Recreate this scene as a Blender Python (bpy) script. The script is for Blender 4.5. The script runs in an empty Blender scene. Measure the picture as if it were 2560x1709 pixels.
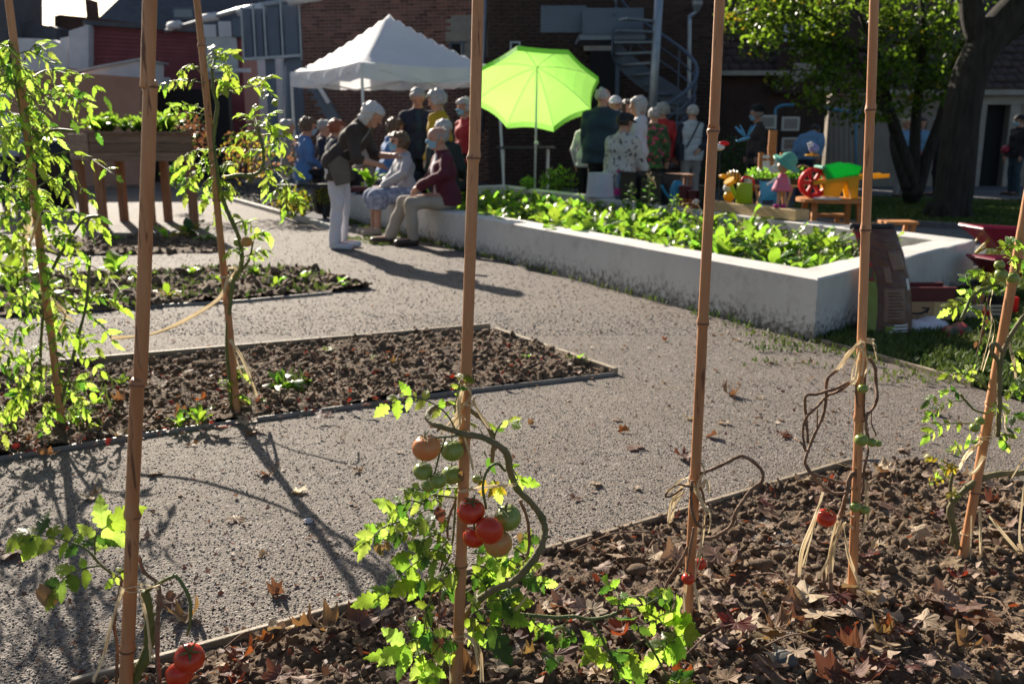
import bpy, math, random
import numpy as np
from mathutils import Vector, Matrix
R = math.radians
random.seed(11); rng = np.random.default_rng(11)
sc = bpy.context.scene
col = sc.collection
# ------------------------------------------------------------------ camera, sky, sun, exposure
CH = 1.2; FPX = 2300.0; HORIZ = 335.0
PITCH = math.atan((854.5 - HORIZ) / FPX)
cd = bpy.data.cameras.new('camera'); cam = bpy.data.objects.new('camera', cd); col.objects.link(cam)
cam.location = (0, 0, CH); cam.rotation_euler = (math.pi/2 - PITCH, 0, 0)
cd.sensor_width = 36; cd.lens = 36 * FPX / 2560; cd.clip_start = 0.05; cd.clip_end = 600
cd.dof.use_dof = True; cd.dof.focus_distance = 2.1; cd.dof.aperture_fstop = 5.4
sc.camera = cam
SUN_EL = R(25); SUN_H = Vector((-0.455, 0.89, 0)).normalized()
sun_dir = SUN_H * math.cos(SUN_EL) + Vector((0, 0, math.sin(SUN_EL)))
w = bpy.data.worlds.new('World'); sc.world = w; w.use_nodes = True
wn = w.node_tree.nodes; wl = w.node_tree.links
sky = wn.new('ShaderNodeTexSky'); sky.sky_type = 'NISHITA'; sky.sun_disc = False
sky.sun_elevation = SUN_EL; sky.sun_rotation = math.atan2(SUN_H.x, SUN_H.y)
sky.air_density = 1.0; sky.dust_density = 1.7; sky.ozone_density = 1.0
wl.new(sky.outputs[0], wn['Background'].inputs[0]); wn['Background'].inputs[1].default_value = 0.05
sd = bpy.data.lights.new('sun', 'SUN'); sd.energy = 5.0; sd.angle = R(0.53); sd.color = (1.0, 0.90, 0.76)
sun = bpy.data.objects.new('sun', sd); col.objects.link(sun)
sun.rotation_euler = sun_dir.to_track_quat('Z', 'Y').to_euler(); sun.location = sun_dir * 60
sc.view_settings.view_transform = 'Standard'; sc.view_settings.look = 'None'
sc.view_settings.exposure = 1.25; sc.view_settings.gamma = 1.0
sc.cycles.max_bounces = 8; sc.cycles.transparent_max_bounces = 6
sc.cycles.use_denoising = True
# ------------------------------------------------------------------ measuring: photograph pixel + distance -> point of the place
_cp, _sp = math.cos(PITCH), math.sin(PITCH)
def ray(px, py):
    dx = (px - 1280) / FPX; dy = (py - 854.5) / FPX
    return Vector((dx, _cp - dy*_sp, -_sp - dy*_cp))
def P(px, py, Y):
    d = ray(px, py); t = Y / d.y
    return Vector((d.x*t, Y, CH + d.z*t))
def G(px, py, z=0.0):
    d = ray(px, py); t = (z - CH) / d.z
    return Vector((d.x*t, d.y*t, z))
def mpp(Y, py=600):
    return Y / ray(1280, py).y / FPX        # metres for one pixel at distance Y
# ------------------------------------------------------------------ materials
M = {}
def _mix(nt, f, a, b):
    m = nt.nodes.new('ShaderNodeMix'); m.data_type = 'RGBA'
    for i, v in ((0, f), (6, a), (7, b)):
        if hasattr(v, 'links'): nt.links.new(v, m.inputs[i])
        elif i == 0: m.inputs[0].default_value = v
        else: m.inputs[i].default_value = (*v, 1)
    return m.outputs[2]
def _noise(nt, vec, scale, detail=4, rough=.6):
    n = nt.nodes.new('ShaderNodeTexNoise'); n.inputs['Scale'].default_value = scale
    n.inputs['Detail'].default_value = detail; n.inputs['Roughness'].default_value = rough
    if vec is not None: nt.links.new(vec, n.inputs['Vector'])
    return n.outputs['Fac']
def _ramp(nt, fac, a, b):
    r = nt.nodes.new('ShaderNodeMapRange'); r.inputs[1].default_value = a; r.inputs[2].default_value = b
    r.clamp = True; nt.links.new(fac, r.inputs[0]); return r.outputs[0]
def _coords(nt, stretch=None, kind='Object'):
    tc = nt.nodes.new('ShaderNodeTexCoord'); v = tc.outputs[kind]
    if stretch:
        mp = nt.nodes.new('ShaderNodeMapping'); mp.inputs['Scale'].default_value = stretch
        nt.links.new(v, mp.inputs['Vector']); v = mp.outputs[0]
    return v
def mat(name, c, c2=None, scale=6, rough=.75, bump=0, bscale=None, metal=0, spec=.4, stretch=None, lo=.35, hi=.65,
        rand=0, c3=None, scale3=40, lo3=.55, hi3=.65, sss=0, kind='Object', trans=0, bdist=.01, coat=0):
    m = bpy.data.materials.new(name); m.use_nodes = True; nt = m.node_tree; b = nt.nodes['Principled BSDF']
    b.inputs['Roughness'].default_value = rough; b.inputs['Metallic'].default_value = metal
    b.inputs['Specular IOR Level'].default_value = spec
    vec = _coords(nt, stretch, kind)
    colr = None
    if c2 is not None:
        colr = _mix(nt, _ramp(nt, _noise(nt, vec, scale), lo, hi), c, c2)
        if c3 is not None:
            colr = _mix(nt, _ramp(nt, _noise(nt, vec, scale3, 3), lo3, hi3), colr, c3)
    if rand:
        oi = nt.nodes.new('ShaderNodeObjectInfo')
        hs = nt.nodes.new('ShaderNodeHueSaturation')
        if colr is not None: nt.links.new(colr, hs.inputs['Color'])
        else: hs.inputs['Color'].default_value = (*c, 1)
        mr = nt.nodes.new('ShaderNodeMapRange'); mr.inputs[3].default_value = 1 - rand; mr.inputs[4].default_value = 1 + rand
        nt.links.new(oi.outputs['Random'], mr.inputs[0]); nt.links.new(mr.outputs[0], hs.inputs['Value'])
        colr = hs.outputs[0]
    if colr is not None: nt.links.new(colr, b.inputs['Base Color'])
    else: b.inputs['Base Color'].default_value = (*c, 1)
    if sss:
        b.inputs['Subsurface Weight'].default_value = sss; b.inputs['Subsurface Radius'].default_value = (.02, .008, .004)
    if coat: b.inputs['Coat Weight'].default_value = coat; b.inputs['Coat Roughness'].default_value = .15
    if bump:
        bp = nt.nodes.new('ShaderNodeBump'); bp.inputs['Strength'].default_value = bump; bp.inputs['Distance'].default_value = bdist
        nt.links.new(_noise(nt, vec, bscale or scale*4, 5), bp.inputs['Height']); nt.links.new(bp.outputs[0], b.inputs['Normal'])
    if trans:
        out = nt.nodes['Material Output']; tr = nt.nodes.new('ShaderNodeBsdfTranslucent'); mx = nt.nodes.new('ShaderNodeMixShader')
        mx.inputs[0].default_value = trans
        if colr is not None: nt.links.new(colr, tr.inputs[0])
        else: tr.inputs[0].default_value = (*c, 1)
        nt.links.new(b.outputs[0], mx.inputs[1]); nt.links.new(tr.outputs[0], mx.inputs[2]); nt.links.new(mx.outputs[0], out.inputs[0])
    M[name] = m; return m
def leafmat(name, c, t, tw=.5, rough=.38, rand=.25, hue=.02, c2=None, t2=None, veins=True, spec=.45):
    m = bpy.data.materials.new(name); m.use_nodes = True; nt = m.node_tree; b = nt.nodes['Principled BSDF']
    out = nt.nodes['Material Output']; vec = _coords(nt)
    b.inputs['Roughness'].default_value = rough; b.inputs['Specular IOR Level'].default_value = spec
    nz = _ramp(nt, _noise(nt, vec, 3.0, 3), .35, .7)
    cc = _mix(nt, nz, c, c2 or tuple(x*.75 for x in c)); tt = _mix(nt, nz, t, t2 or tuple(x*.8 for x in t))
    oi = nt.nodes.new('ShaderNodeObjectInfo')
    def vary(x):
        hs = nt.nodes.new('ShaderNodeHueSaturation'); nt.links.new(x, hs.inputs['Color'])
        mr = nt.nodes.new('ShaderNodeMapRange'); mr.inputs[3].default_value = 1-rand; mr.inputs[4].default_value = 1+rand
        nt.links.new(oi.outputs['Random'], mr.inputs[0]); nt.links.new(mr.outputs[0], hs.inputs['Value'])
        mh = nt.nodes.new('ShaderNodeMapRange'); mh.inputs[3].default_value = .5-hue; mh.inputs[4].default_value = .5+hue
        nt.links.new(oi.outputs['Random'], mh.inputs[0]); nt.links.new(mh.outputs[0], hs.inputs['Hue'])
        return hs.outputs[0]
    cc = vary(cc); tt = vary(tt)
    if veins:
        sx = nt.nodes.new('ShaderNodeSeparateXYZ'); nt.links.new(vec, sx.inputs[0])
        ab = nt.nodes.new('ShaderNodeMath'); ab.operation = 'ABSOLUTE'; nt.links.new(sx.outputs[0], ab.inputs[0])
        ma = nt.nodes.new('ShaderNodeMath'); ma.operation = 'MULTIPLY_ADD'; nt.links.new(ab.outputs[0], ma.inputs[0]); ma.inputs[1].default_value = -.9
        nt.links.new(sx.outputs[1], ma.inputs[2])
        fr = nt.nodes.new('ShaderNodeMath'); fr.operation = 'PINGPONG'; nt.links.new(ma.outputs[0], fr.inputs[0]); fr.inputs[1].default_value = .075
        vn = _ramp(nt, fr.outputs[0], .0, .018)
        mid = _ramp(nt, ab.outputs[0], .004, .02)
        mn = nt.nodes.new('ShaderNodeMath'); mn.operation = 'MINIMUM'; nt.links.new(vn, mn.inputs[0]); nt.links.new(mid, mn.inputs[1])
        iv = nt.nodes.new('ShaderNodeMath'); iv.operation = 'SUBTRACT'; iv.inputs[0].default_value = 1; nt.links.new(mn.outputs[0], iv.inputs[1])
        sm = nt.nodes.new('ShaderNodeMath'); sm.operation = 'MULTIPLY'; nt.links.new(iv.outputs[0], sm.inputs[0]); sm.inputs[1].default_value = .45
        tt = _mix(nt, sm.outputs[0], tt, tuple(x*.45 for x in t))
        bp = nt.nodes.new('ShaderNodeBump'); bp.inputs['Strength'].default_value = .5; bp.inputs['Distance'].default_value = .004
        nt.links.new(mn.outputs[0], bp.inputs['Height']); nt.links.new(bp.outputs[0], b.inputs['Normal'])
    nt.links.new(cc, b.inputs['Base Color'])
    tr = nt.nodes.new('ShaderNodeBsdfTranslucent'); nt.links.new(tt, tr.inputs[0])
    mx = nt.nodes.new('ShaderNodeMixShader'); mx.inputs[0].default_value = tw
    nt.links.new(b.outputs[0], mx.inputs[1]); nt.links.new(tr.outputs[0], mx.inputs[2]); nt.links.new(mx.outputs[0], out.inputs[0])
    M[name] = m; return m
# ------------------------------------------------------------------ objects
WL = {}
def tag(o, label=None, cat=None, group=None, kind=None):
    if label: o['label'] = label
    if cat: o['category'] = cat
    if group: o['group'] = group
    if kind: o['kind'] = kind
    return o
def thing(name, label, cat, loc, group=None):
    o = bpy.data.objects.new(name, None); col.objects.link(o); o.location = Vector(loc); o.empty_display_size = .1
    WL[o] = Vector(loc); return tag(o, label, cat, group)
def rename(o): return o
def link(name, me, parent=None, loc=None):
    o = bpy.data.objects.new(name, me); col.objects.link(o)
    if parent is not None:
        o.parent = parent; WL[o] = WL[parent].copy()
    else:
        o.location = Vector(loc or (0, 0, 0)); WL[o] = Vector(loc or (0, 0, 0))
    return o
def inst(name, me, parent, mw):
    "a piece sharing mesh data, at world matrix mw"
    o = bpy.data.objects.new(name, me); col.objects.link(o)
    if parent is not None:
        o.parent = parent; o.matrix_local = Matrix.Translation(-WL[parent]) @ mw
    else: o.matrix_world = mw
    return o
def copy_tree(o, parent=None):
    c = o.copy(); col.objects.link(c); c.parent = parent
    for ch in o.children: copy_tree(ch, c)
    return c
def catmull(pts, n=6):
    pts = [Vector(p) for p in pts]
    if len(pts) < 3: 
        return [pts[0].lerp(pts[-1], i/n) for i in range(n+1)] if len(pts) == 2 else pts
    q = [pts[0]*2 - pts[1]] + pts + [pts[-1]*2 - pts[-2]]; out = []
    for i in range(1, len(q)-2):
        for k in range(n):
            t = k/n; a, b, c, d = q[i-1], q[i], q[i+1], q[i+2]
            out.append(.5*((2*b) + (c-a)*t + (2*a-5*b+4*c-d)*t*t + (3*b-a-3*c+d)*t**3))
    out.append(pts[-1]); return out
class MB:
    def __init__(s): s.V = []; s.F = []; s.m = []; s.cur = 0
    def face(s, f): s.F.append(tuple(f)); s.m.append(s.cur)
    def add(s, vs, fs):
        o = len(s.V); s.V.extend(tuple(v) for v in vs)
        for f in fs: s.face(tuple(i+o for i in f))
        return s
    def tube(s, pts, r, n=8, cap=True, flat=1.0):
        pts = [Vector(p) for p in pts]; N = len(pts)
        rr = [r]*N if isinstance(r, (int, float)) else [r[int(i*(len(r)-1)/(max(1, N-1)))]*(1-((i*(len(r)-1)/max(1, N-1)) % 1)) + r[min(len(r)-1, int(i*(len(r)-1)/max(1, N-1))+1)]*((i*(len(r)-1)/max(1, N-1)) % 1) for i in range(N)]
        o = len(s.V); u = None
        for i, p in enumerate(pts):
            t = (pts[min(i+1, N-1)] - pts[max(i-1, 0)])
            t = t.normalized() if t.length > 1e-9 else Vector((0, 0, 1))
            if u is None: u = t.orthogonal().normalized()
            else:
                u = u - t*u.dot(t); u = u.normalized() if u.length > 1e-6 else t.orthogonal().normalized()
            v = t.cross(u)
            for k in range(n):
                a = 2*math.pi*k/n; s.V.append(tuple(p + (u*math.cos(a) + v*(math.sin(a)*flat))*rr[i]))
        for i in range(N-1):
            for k in range(n):
                k2 = (k+1) % n; s.face((o+i*n+k, o+i*n+k2, o+(i+1)*n+k2, o+(i+1)*n+k))
        if cap: s.face(tuple(o+k for k in reversed(range(n)))); s.face(tuple(o+(N-1)*n+k for k in range(n)))
        return s
    def box(s, c, size, rz=0, mx=None):
        c = Vector(c); sx, sy, sz = (x/2 for x in size); ca, sa = math.cos(rz), math.sin(rz); vs = []
        for x, y, z in ((-1,-1,-1),(1,-1,-1),(1,1,-1),(-1,1,-1),(-1,-1,1),(1,-1,1),(1,1,1),(-1,1,1)):
            q = Vector((x*sx, y*sy, z*sz))
            q = (mx @ q) if mx else Vector((q.x*ca - q.y*sa, q.x*sa + q.y*ca, q.z))
            vs.append(c+q)
        return s.add(vs, ((0,3,2,1),(4,5,6,7),(0,1,5,4),(1,2,6,5),(2,3,7,6),(3,0,4,7)))
    def beam(s, a, b, wd, ht, up=(0, 0, 1)):
        a, b = Vector(a), Vector(b); t = (b-a).normalized(); up = Vector(up)
        if abs(t.dot(up)) > .98: up = Vector((0, 1, 0))
        x = t.cross(up).normalized(); z = x.cross(t)
        vs = [p + x*sx*wd/2 + z*sz*ht/2 for p in (a, b) for sx, sz in ((-1,-1),(1,-1),(1,1),(-1,1))]
        return s.add(vs, ((0,1,2,3),(7,6,5,4),(0,4,5,1),(1,5,6,2),(2,6,7,3),(3,7,4,0)))
    def lathe(s, prof, c=(0,0,0), n=16, mx=None, cap=True):
        c = Vector(c); o = len(s.V); k = len(prof)
        for r, z in prof:
            for i in range(n):
                a = 2*math.pi*i/n; q = Vector((r*math.cos(a), r*math.sin(a), z)); q = mx @ q if mx else q
                s.V.append(tuple(c+q))
        for j in range(k-1):
            for i in range(n):
                i2 = (i+1) % n; s.face((o+j*n+i, o+j*n+i2, o+(j+1)*n+i2, o+(j+1)*n+i))
        if cap: s.face(tuple(o+i for i in reversed(range(n)))); s.face(tuple(o+(k-1)*n+i for i in range(n)))
        return s
    def ball(s, c, r, n=10, mx=None):
        r = (r, r, r) if isinstance(r, (int, float)) else r
        m2 = Matrix.Diagonal(r).to_3x3(); m2 = (mx @ m2) if mx else m2
        prof = [(max(.02, math.sin(math.pi*i/n)), -math.cos(math.pi*i/n)) for i in range(n+1)]
        return s.lathe(prof, c, max(8, n+2), m2)
    def prism(s, poly, z0, z1):
        n = len(poly); vs = [(p[0], p[1], z0) for p in poly] + [(p[0], p[1], z1) for p in poly]
        return s.add(vs, [tuple(reversed(range(n))), tuple(range(n, 2*n))] + [(i, (i+1) % n, n+(i+1) % n, n+i) for i in range(n)])
    def slab(s, pts, off):
        "a flat polygon given thickness off (vector)"
        n = len(pts); off = Vector(off); vs = [Vector(p) for p in pts] + [Vector(p)+off for p in pts]
        return s.add(vs, [tuple(range(n)), tuple(reversed(range(n, 2*n)))] + [(i, n+i, n+(i+1) % n, (i+1) % n) for i in range(n)])
    def mesh(s, name, mats, off=(0,0,0), smooth=False):
        me = bpy.data.meshes.new(name); V = np.array(s.V, dtype=float) - np.array(off)
        me.from_pydata(V.tolist(), [], s.F)
        for m in (mats if isinstance(mats, (list, tuple)) else [mats]): me.materials.append(M[m] if isinstance(m, str) else m)
        if any(s.m): me.polygons.foreach_set('material_index', s.m)
        if smooth: me.polygons.foreach_set('use_smooth', [True]*len(s.F))
        me.update(); return me
    def build(s, name, mats, parent=None, smooth=False, origin=None, bevel=0):
        if parent is None and origin is None:
            V = np.array(s.V); lo, hi = V.min(0), V.max(0); origin = ((lo[0]+hi[0])/2, (lo[1]+hi[1])/2, lo[2])
        off = WL[parent] if parent is not None else Vector(origin)
        o = link(name, s.mesh(name, mats, off, smooth), parent, None if parent is not None else origin)
        if bevel:
            b = o.modifiers.new('bevel', 'BEVEL'); b.width = bevel; b.segments = 2; b.limit_method = 'ANGLE'
        return o
def npmesh(name, V, F, mats, loc=(0,0,0), parent=None, smooth=False, mi=None):
    "big mesh from arrays; F an (n,k) array"
    me = bpy.data.meshes.new(name); V = np.asarray(V, np.float32) - np.array(loc if parent is None else WL[parent], np.float32); F = np.asarray(F, np.int32)
    me.vertices.add(len(V)); me.vertices.foreach_set('co', V.ravel())
    k = F.shape[1]; me.loops.add(F.size); me.loops.foreach_set('vertex_index', F.ravel())
    me.polygons.add(len(F)); me.polygons.foreach_set('loop_start', np.arange(0, F.size, k, dtype=np.int32))
    me.polygons.foreach_set('loop_total', np.full(len(F), k, np.int32))
    for m in (mats if isinstance(mats, (list, tuple)) else [mats]): me.materials.append(M[m])
    if mi is not None: me.polygons.foreach_set('material_index', np.asarray(mi, np.int32))
    if smooth: me.polygons.foreach_set('use_smooth', np.ones(len(F), bool))
    me.update(calc_edges=True); me.validate()
    return link(name, me, parent, None if parent is not None else loc)
def scatter(base_V, base_F, pos, scale, rots):
    "copies of a small shape: pos (n,3), scale (n,3), rots (n,3,3) -> arrays"
    bv = np.asarray(base_V, float); bf = np.asarray(base_F, int); n = len(pos)
    V = np.einsum('nij,nkj->nki', rots, bv[None]*np.asarray(scale)[:, None, :]) + np.asarray(pos)[:, None, :]
    F = bf[None] + (np.arange(n)*len(bv))[:, None, None]
    return V.reshape(-1, 3), F.reshape(-1, bf.shape[1])
def rand_rots(n, tilt=math.pi):
    z = rng.uniform(0, 2*math.pi, n); t = rng.uniform(-tilt, tilt, n); u = rng.uniform(-tilt, tilt, n)
    def rm(ax, a):
        c, s_ = np.cos(a), np.sin(a); o, i = np.zeros(n), np.ones(n)
        if ax == 0: L = [[i,o,o],[o,c,-s_],[o,s_,c]]
        elif ax == 1: L = [[c,o,s_],[o,i,o],[-s_,o,c]]
        else: L = [[c,-s_,o],[s_,c,o],[o,o,i]]
        return np.array(L).transpose(2, 0, 1)
    return rm(2, z) @ rm(0, t) @ rm(1, u)
def inpoly(x, y, poly):
    x, y = np.asarray(x), np.asarray(y); r = np.zeros(x.shape, bool); n = len(poly)
    for i in range(n):
        x1, y1 = poly[i][0], poly[i][1]; x2, y2 = poly[(i+1) % n][0], poly[(i+1) % n][1]
        c = ((y1 > y) != (y2 > y)) & (x < (x2-x1)*(y-y1)/((y2-y1) or 1e-9) + x1); r ^= c
    return r
_perm = rng.random((256, 256))
def vnoise(x, y):
    xi = np.floor(x).astype(int); yi = np.floor(y).astype(int); fx = x-xi; fy = y-yi
    fx = fx*fx*(3-2*fx); fy = fy*fy*(3-2*fy); g = lambda a, b: _perm[a % 256, b % 256]
    return (g(xi, yi)*(1-fx) + g(xi+1, yi)*fx)*(1-fy) + (g(xi, yi+1)*(1-fx) + g(xi+1, yi+1)*fx)*fy
def fbm(x, y, f, o=4):
    r = 0; a = 1; t = 0
    for i in range(o): r = r + a*(vnoise(x*f + 17*i, y*f + 31*i)-.5); t += a; a *= .55; f *= 2.03
    return r/t
# ------------------------------------------------------------------ materials of the setting
mat('soil', (.085,.055,.033), (.15,.102,.064), 9, .95, .8, 60, c3=(.19,.14,.10), scale3=35, lo3=.6, hi3=.7, bdist=.02)
mat('clod', (.085,.054,.032), (.19,.13,.082), 22, .95, .9, 140, bdist=.006)
mat('chip_pale', (.29,.26,.235), (.46,.42,.385), 40, .7)
mat('chip_dark', (.06,.05,.043), (.11,.092,.08), 40, .7)
mat('mulch', (.04,.032,.027), (.11,.09,.075), 18, .85, .6, 60)
mat('chip_grey', (.12,.104,.093), (.225,.197,.177), 40, .8)
mat('asphalt', (.10,.10,.104), (.16,.16,.163), 30, .95, .4, 200, spec=.15, c3=(.07,.07,.07), scale3=1.2)
mat('grass', (.05,.095,.018), (.13,.16,.035), 1.2, .6, trans=.4)
mat('turf', (.035,.06,.015), (.06,.085,.022), 5, .95, .5, 60)
mat('kerb', (.38,.36,.33), (.5,.48,.44), 8, .85, .3, 60)
mat('edging', (.22,.17,.11), (.36,.29,.21), 12, .7, .3, 80, stretch=(1,1,6))
mat('edging_steel', (.22,.21,.20), (.30,.28,.26), 10, .5, .2, 60, metal=.5)
mat('stone', (.10,.095,.09), (.18,.17,.16), 20, .8, .4, 60, rand=.25)
def gravel_material():
    m = bpy.data.materials.new('gravel'); m.use_nodes = True; nt = m.node_tree; b = nt.nodes['Principled BSDF']
    vec = _coords(nt); b.inputs['Roughness'].default_value = .82; b.inputs['Specular IOR Level'].default_value = .28
    v = nt.nodes.new('ShaderNodeTexVoronoi'); v.inputs['Scale'].default_value = 175; nt.links.new(vec, v.inputs['Vector'])
    s = nt.nodes.new('ShaderNodeSeparateColor'); nt.links.new(v.outputs['Color'], s.inputs[0])
    c = _mix(nt, s.outputs[0], (.074,.062,.053), (.205,.174,.150))
    c = _mix(nt, _ramp(nt, s.outputs[1], .8, .95), c, (.36,.32,.28))
    big = _ramp(nt, _noise(nt, vec, .7, 6), .42, .66)
    c = _mix(nt, big, c, _mix(nt, s.outputs[2], (.135,.108,.088), (.245,.203,.172)))
    moss = _ramp(nt, _noise(nt, vec, 1.3, 5), .60, .75)
    c = _mix(nt, moss, c, (.14,.12,.075))
    fine = _ramp(nt, _noise(nt, vec, 7, 6), .45, .8); c = _mix(nt, fine, c, (.15,.125,.105))
    c = _mix(nt, _ramp(nt, _noise(nt, vec, 38, 3, .7), .50, .72), c, (.075,.062,.052))
    c = _mix(nt, _ramp(nt, _noise(nt, vec, 2.3, 7, .7), .50, .74), c, (.115,.092,.072))
    c = _mix(nt, _ramp(nt, _noise(nt, vec, 17, 3, .7), .62, .74), c, (.30,.265,.235))
    nt.links.new(c, b.inputs['Base Color'])
    inv = nt.nodes.new('ShaderNodeMath'); inv.operation = 'SUBTRACT'; inv.inputs[0].default_value = 1; nt.links.new(v.outputs['Distance'], inv.inputs[1])
    ad = nt.nodes.new('ShaderNodeMath'); ad.operation = 'ADD'; nt.links.new(inv.outputs[0], ad.inputs[0]); nt.links.new(_noise(nt, vec, 30, 4), ad.inputs[1])
    bp = nt.nodes.new('ShaderNodeBump'); bp.inputs['Strength'].default_value = 1; bp.inputs['Distance'].default_value = .0045
    nt.links.new(ad.outputs[0], bp.inputs['Height']); nt.links.new(bp.outputs[0], b.inputs['Normal'])
    M['gravel'] = m
gravel_material()
def plaster_material():
    m = bpy.data.materials.new('plaster'); m.use_nodes = True; nt = m.node_tree; b = nt.nodes['Principled BSDF']
    vec = _coords(nt); b.inputs['Roughness'].default_value = .85; b.inputs['Specular IOR Level'].default_value = .25
    c = _mix(nt, _ramp(nt, _noise(nt, vec, 1.6, 5), .35, .7), (.62,.60,.565), (.50,.482,.455))
    geo = nt.nodes.new('ShaderNodeNewGeometry'); sx = nt.nodes.new('ShaderNodeSeparateXYZ'); nt.links.new(geo.outputs['Position'], sx.inputs[0])
    low = nt.nodes.new('ShaderNodeMapRange'); low.inputs[1].default_value = .26; low.inputs[2].default_value = .0; low.inputs[3].default_value = 0; low.inputs[4].default_value = .38
    nt.links.new(sx.outputs[2], low.inputs[0])
    ad = nt.nodes.new('ShaderNodeMath'); ad.operation = 'ADD'; nt.links.new(low.outputs[0], ad.inputs[0]); nt.links.new(_noise(nt, vec, 26, 6, .75), ad.inputs[1])
    c = _mix(nt, _ramp(nt, ad.outputs[0], .68, .88), c, (.12,.108,.095))        # splashed soil, mould
    c = _mix(nt, _ramp(nt, _noise(nt, vec, 4, 8, .75), .52, .75), c, (.36,.335,.31))
    nt.links.new(c, b.inputs['Base Color'])
    bp = nt.nodes.new('ShaderNodeBump'); bp.inputs['Strength'].default_value = .35; bp.inputs['Distance'].default_value = .004
    nt.links.new(_noise(nt, vec, 90, 5), bp.inputs['Height']); nt.links.new(bp.outputs[0], b.inputs['Normal'])
    M['plaster'] = m
plaster_material()
# ------------------------------------------------------------------ planter corners (outer, top)
WH = .38
pA, pB, pD = G(2045, 697, WH), G(2440, 600, WH), G(862, 483, WH)
qb = G(1190, 453, WH)
def isect(p, d, q, e):
    den = d.x*e.y - d.y*e.x; t = ((q.x-p.x)*e.y - (q.y-p.y)*e.x)/den; return p + d*t
pC = isect(pB, qb-pB, pD, pB-pA); pC.z = WH
PU = (pD-pA).normalized(); PV = (pB-pA).normalized(); PN = Vector((PU.y, -PU.x, 0))
if PN.dot(Vector((-1, -1, 0))) < 0: PN = -PN      # outward normal of the front wall
# ------------------------------------------------------------------ ground sheets
def sheet(name, poly, z, m, kind='structure'):
    b = MB(); b.add([(p[0], p[1], z) for p in poly], [tuple(range(len(poly)))])
    o = b.build(name, m, origin=(0, 0, 0)); o['kind'] = kind; return o
S = 70
sheet('gravel_path', [(-S,-S), (S,-S), (S,S), (-S,S)], 0, 'gravel')
kA, kB = G(430, 459), G(832, 574)
sheet('courtyard', [kB, (pD.x-.2, pD.y-.2), (pA.x+1, pA.y+2.2), (9, 8.2), (20, 9.5), (20, 40), (-9, 40), kA], .004, 'asphalt')
lawn_near = [G(2030, 856), G(2215, 902), G(2430, 967), G(2700, 1050), (9, 4.5), (9, 7.0), G(2480, 610), (pB.x, pB.y), (pA.x, pA.y)]
sheet('lawn', lawn_near, .012, 'turf')
lawn_far = [G(1980, 540), G(2230, 556), G(2560, 582), (9, 11.8), (12, 16), G(2560, 506), G(1990, 492)]
sheet('lawn', lawn_far, .013, 'turf')
def grass_patch(name, poly, dens, h, loc_label, zone=None, width=.004):
    P_ = np.array([[p[0], p[1]] for p in poly]); lo, hi = P_.min(0), P_.max(0)
    n = int(dens*(hi[0]-lo[0])*(hi[1]-lo[1])); x = rng.uniform(lo[0], hi[0], n); y = rng.uniform(lo[1], hi[1], n)
    k = inpoly(x, y, poly) & (np.abs(x) < .62*y + .6)
    k &= (fbm(x, y, 2.2, 3) + .6*fbm(x, y, 14, 2) > -.15)
    x, y = x[k], y[k]; n = len(x)
    if zone is not None: z0 = zone(x, y)
    else: z0 = np.zeros(n)+.01
    a = rng.uniform(0, 2*math.pi, n); hh = h*rng.uniform(.5, 1.3, n); lean = rng.uniform(.1, .8, n)*hh; wdt = width*rng.uniform(.7, 1.5, n)*(1+y/9)
    dx, dy = np.cos(a), np.sin(a)
    b0 = np.stack([x-dy*wdt, y+dx*wdt, z0], 1); b1 = np.stack([x+dy*wdt, y-dx*wdt, z0], 1)
    m0 = np.stack([x+dx*lean*.35-dy*wdt*.7, y+dy*lean*.35+dx*wdt*.7, z0+hh*.6], 1); m1 = np.stack([x+dx*lean*.35+dy*wdt*.7, y+dy*lean*.35-dx*wdt*.7, z0+hh*.6], 1)
    tp = np.stack([x+dx*lean, y+dy*lean, z0+hh], 1)
    V = np.stack([b0, b1, m1, m0, tp], 1).reshape(-1, 3); i = np.arange(n)[:, None]*5
    F = np.concatenate([i+np.array([[0,1,2]]), i+np.array([[0,2,3]]), i+np.array([[3,2,4]])])
    o = npmesh(name, V, F, 'grass'); tag(o, loc_label, 'grass', kind='stuff'); return o
grass_patch('lawn_grass', lawn_near, 5200, .045, 'short lawn grass round the boxes and the planter end')
grass_patch('lawn_grass', lawn_far, 900, .06, 'shaded lawn grass under the trees', width=.006)
f0 = Vector((pA.x, pA.y, 0)); f1 = Vector((pD.x, pD.y, 0))
strip = [f0 + PN*.02, f1 + PN*.02, f1 + PN*.26 - PU*.2, f0.lerp(f1, .5) + PN*.06, f0 + PN*.03]
grass_patch('wall_foot_grass', strip, 1000, .05, 'thin yellowing grass along the foot of the planter wall')
tufts = []
for px, py, rr in ((1955,872,.16),(1990,855,.12),(2075,840,.2),(2200,880,.25),(1880,815,.14),(1960,920,.18),(2260,905,.2),(1905,840,.1),(2300,950,.2),(1780,790,.1),(900,600,.22),(960,610,.18),(1440,905,.05)):
    c = G(px, py); tufts.append((c, rr*.9))
V_, F_ = [], []
for c, rr in tufts:
    poly = [(c.x+rr*math.cos(a)*1.6, c.y+rr*math.sin(a)) for a in np.linspace(0, 6.2, 10)]
    o = grass_patch('grass_tuft', poly, 1100, .025, 'x')
    V_.append((o, c))
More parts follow.
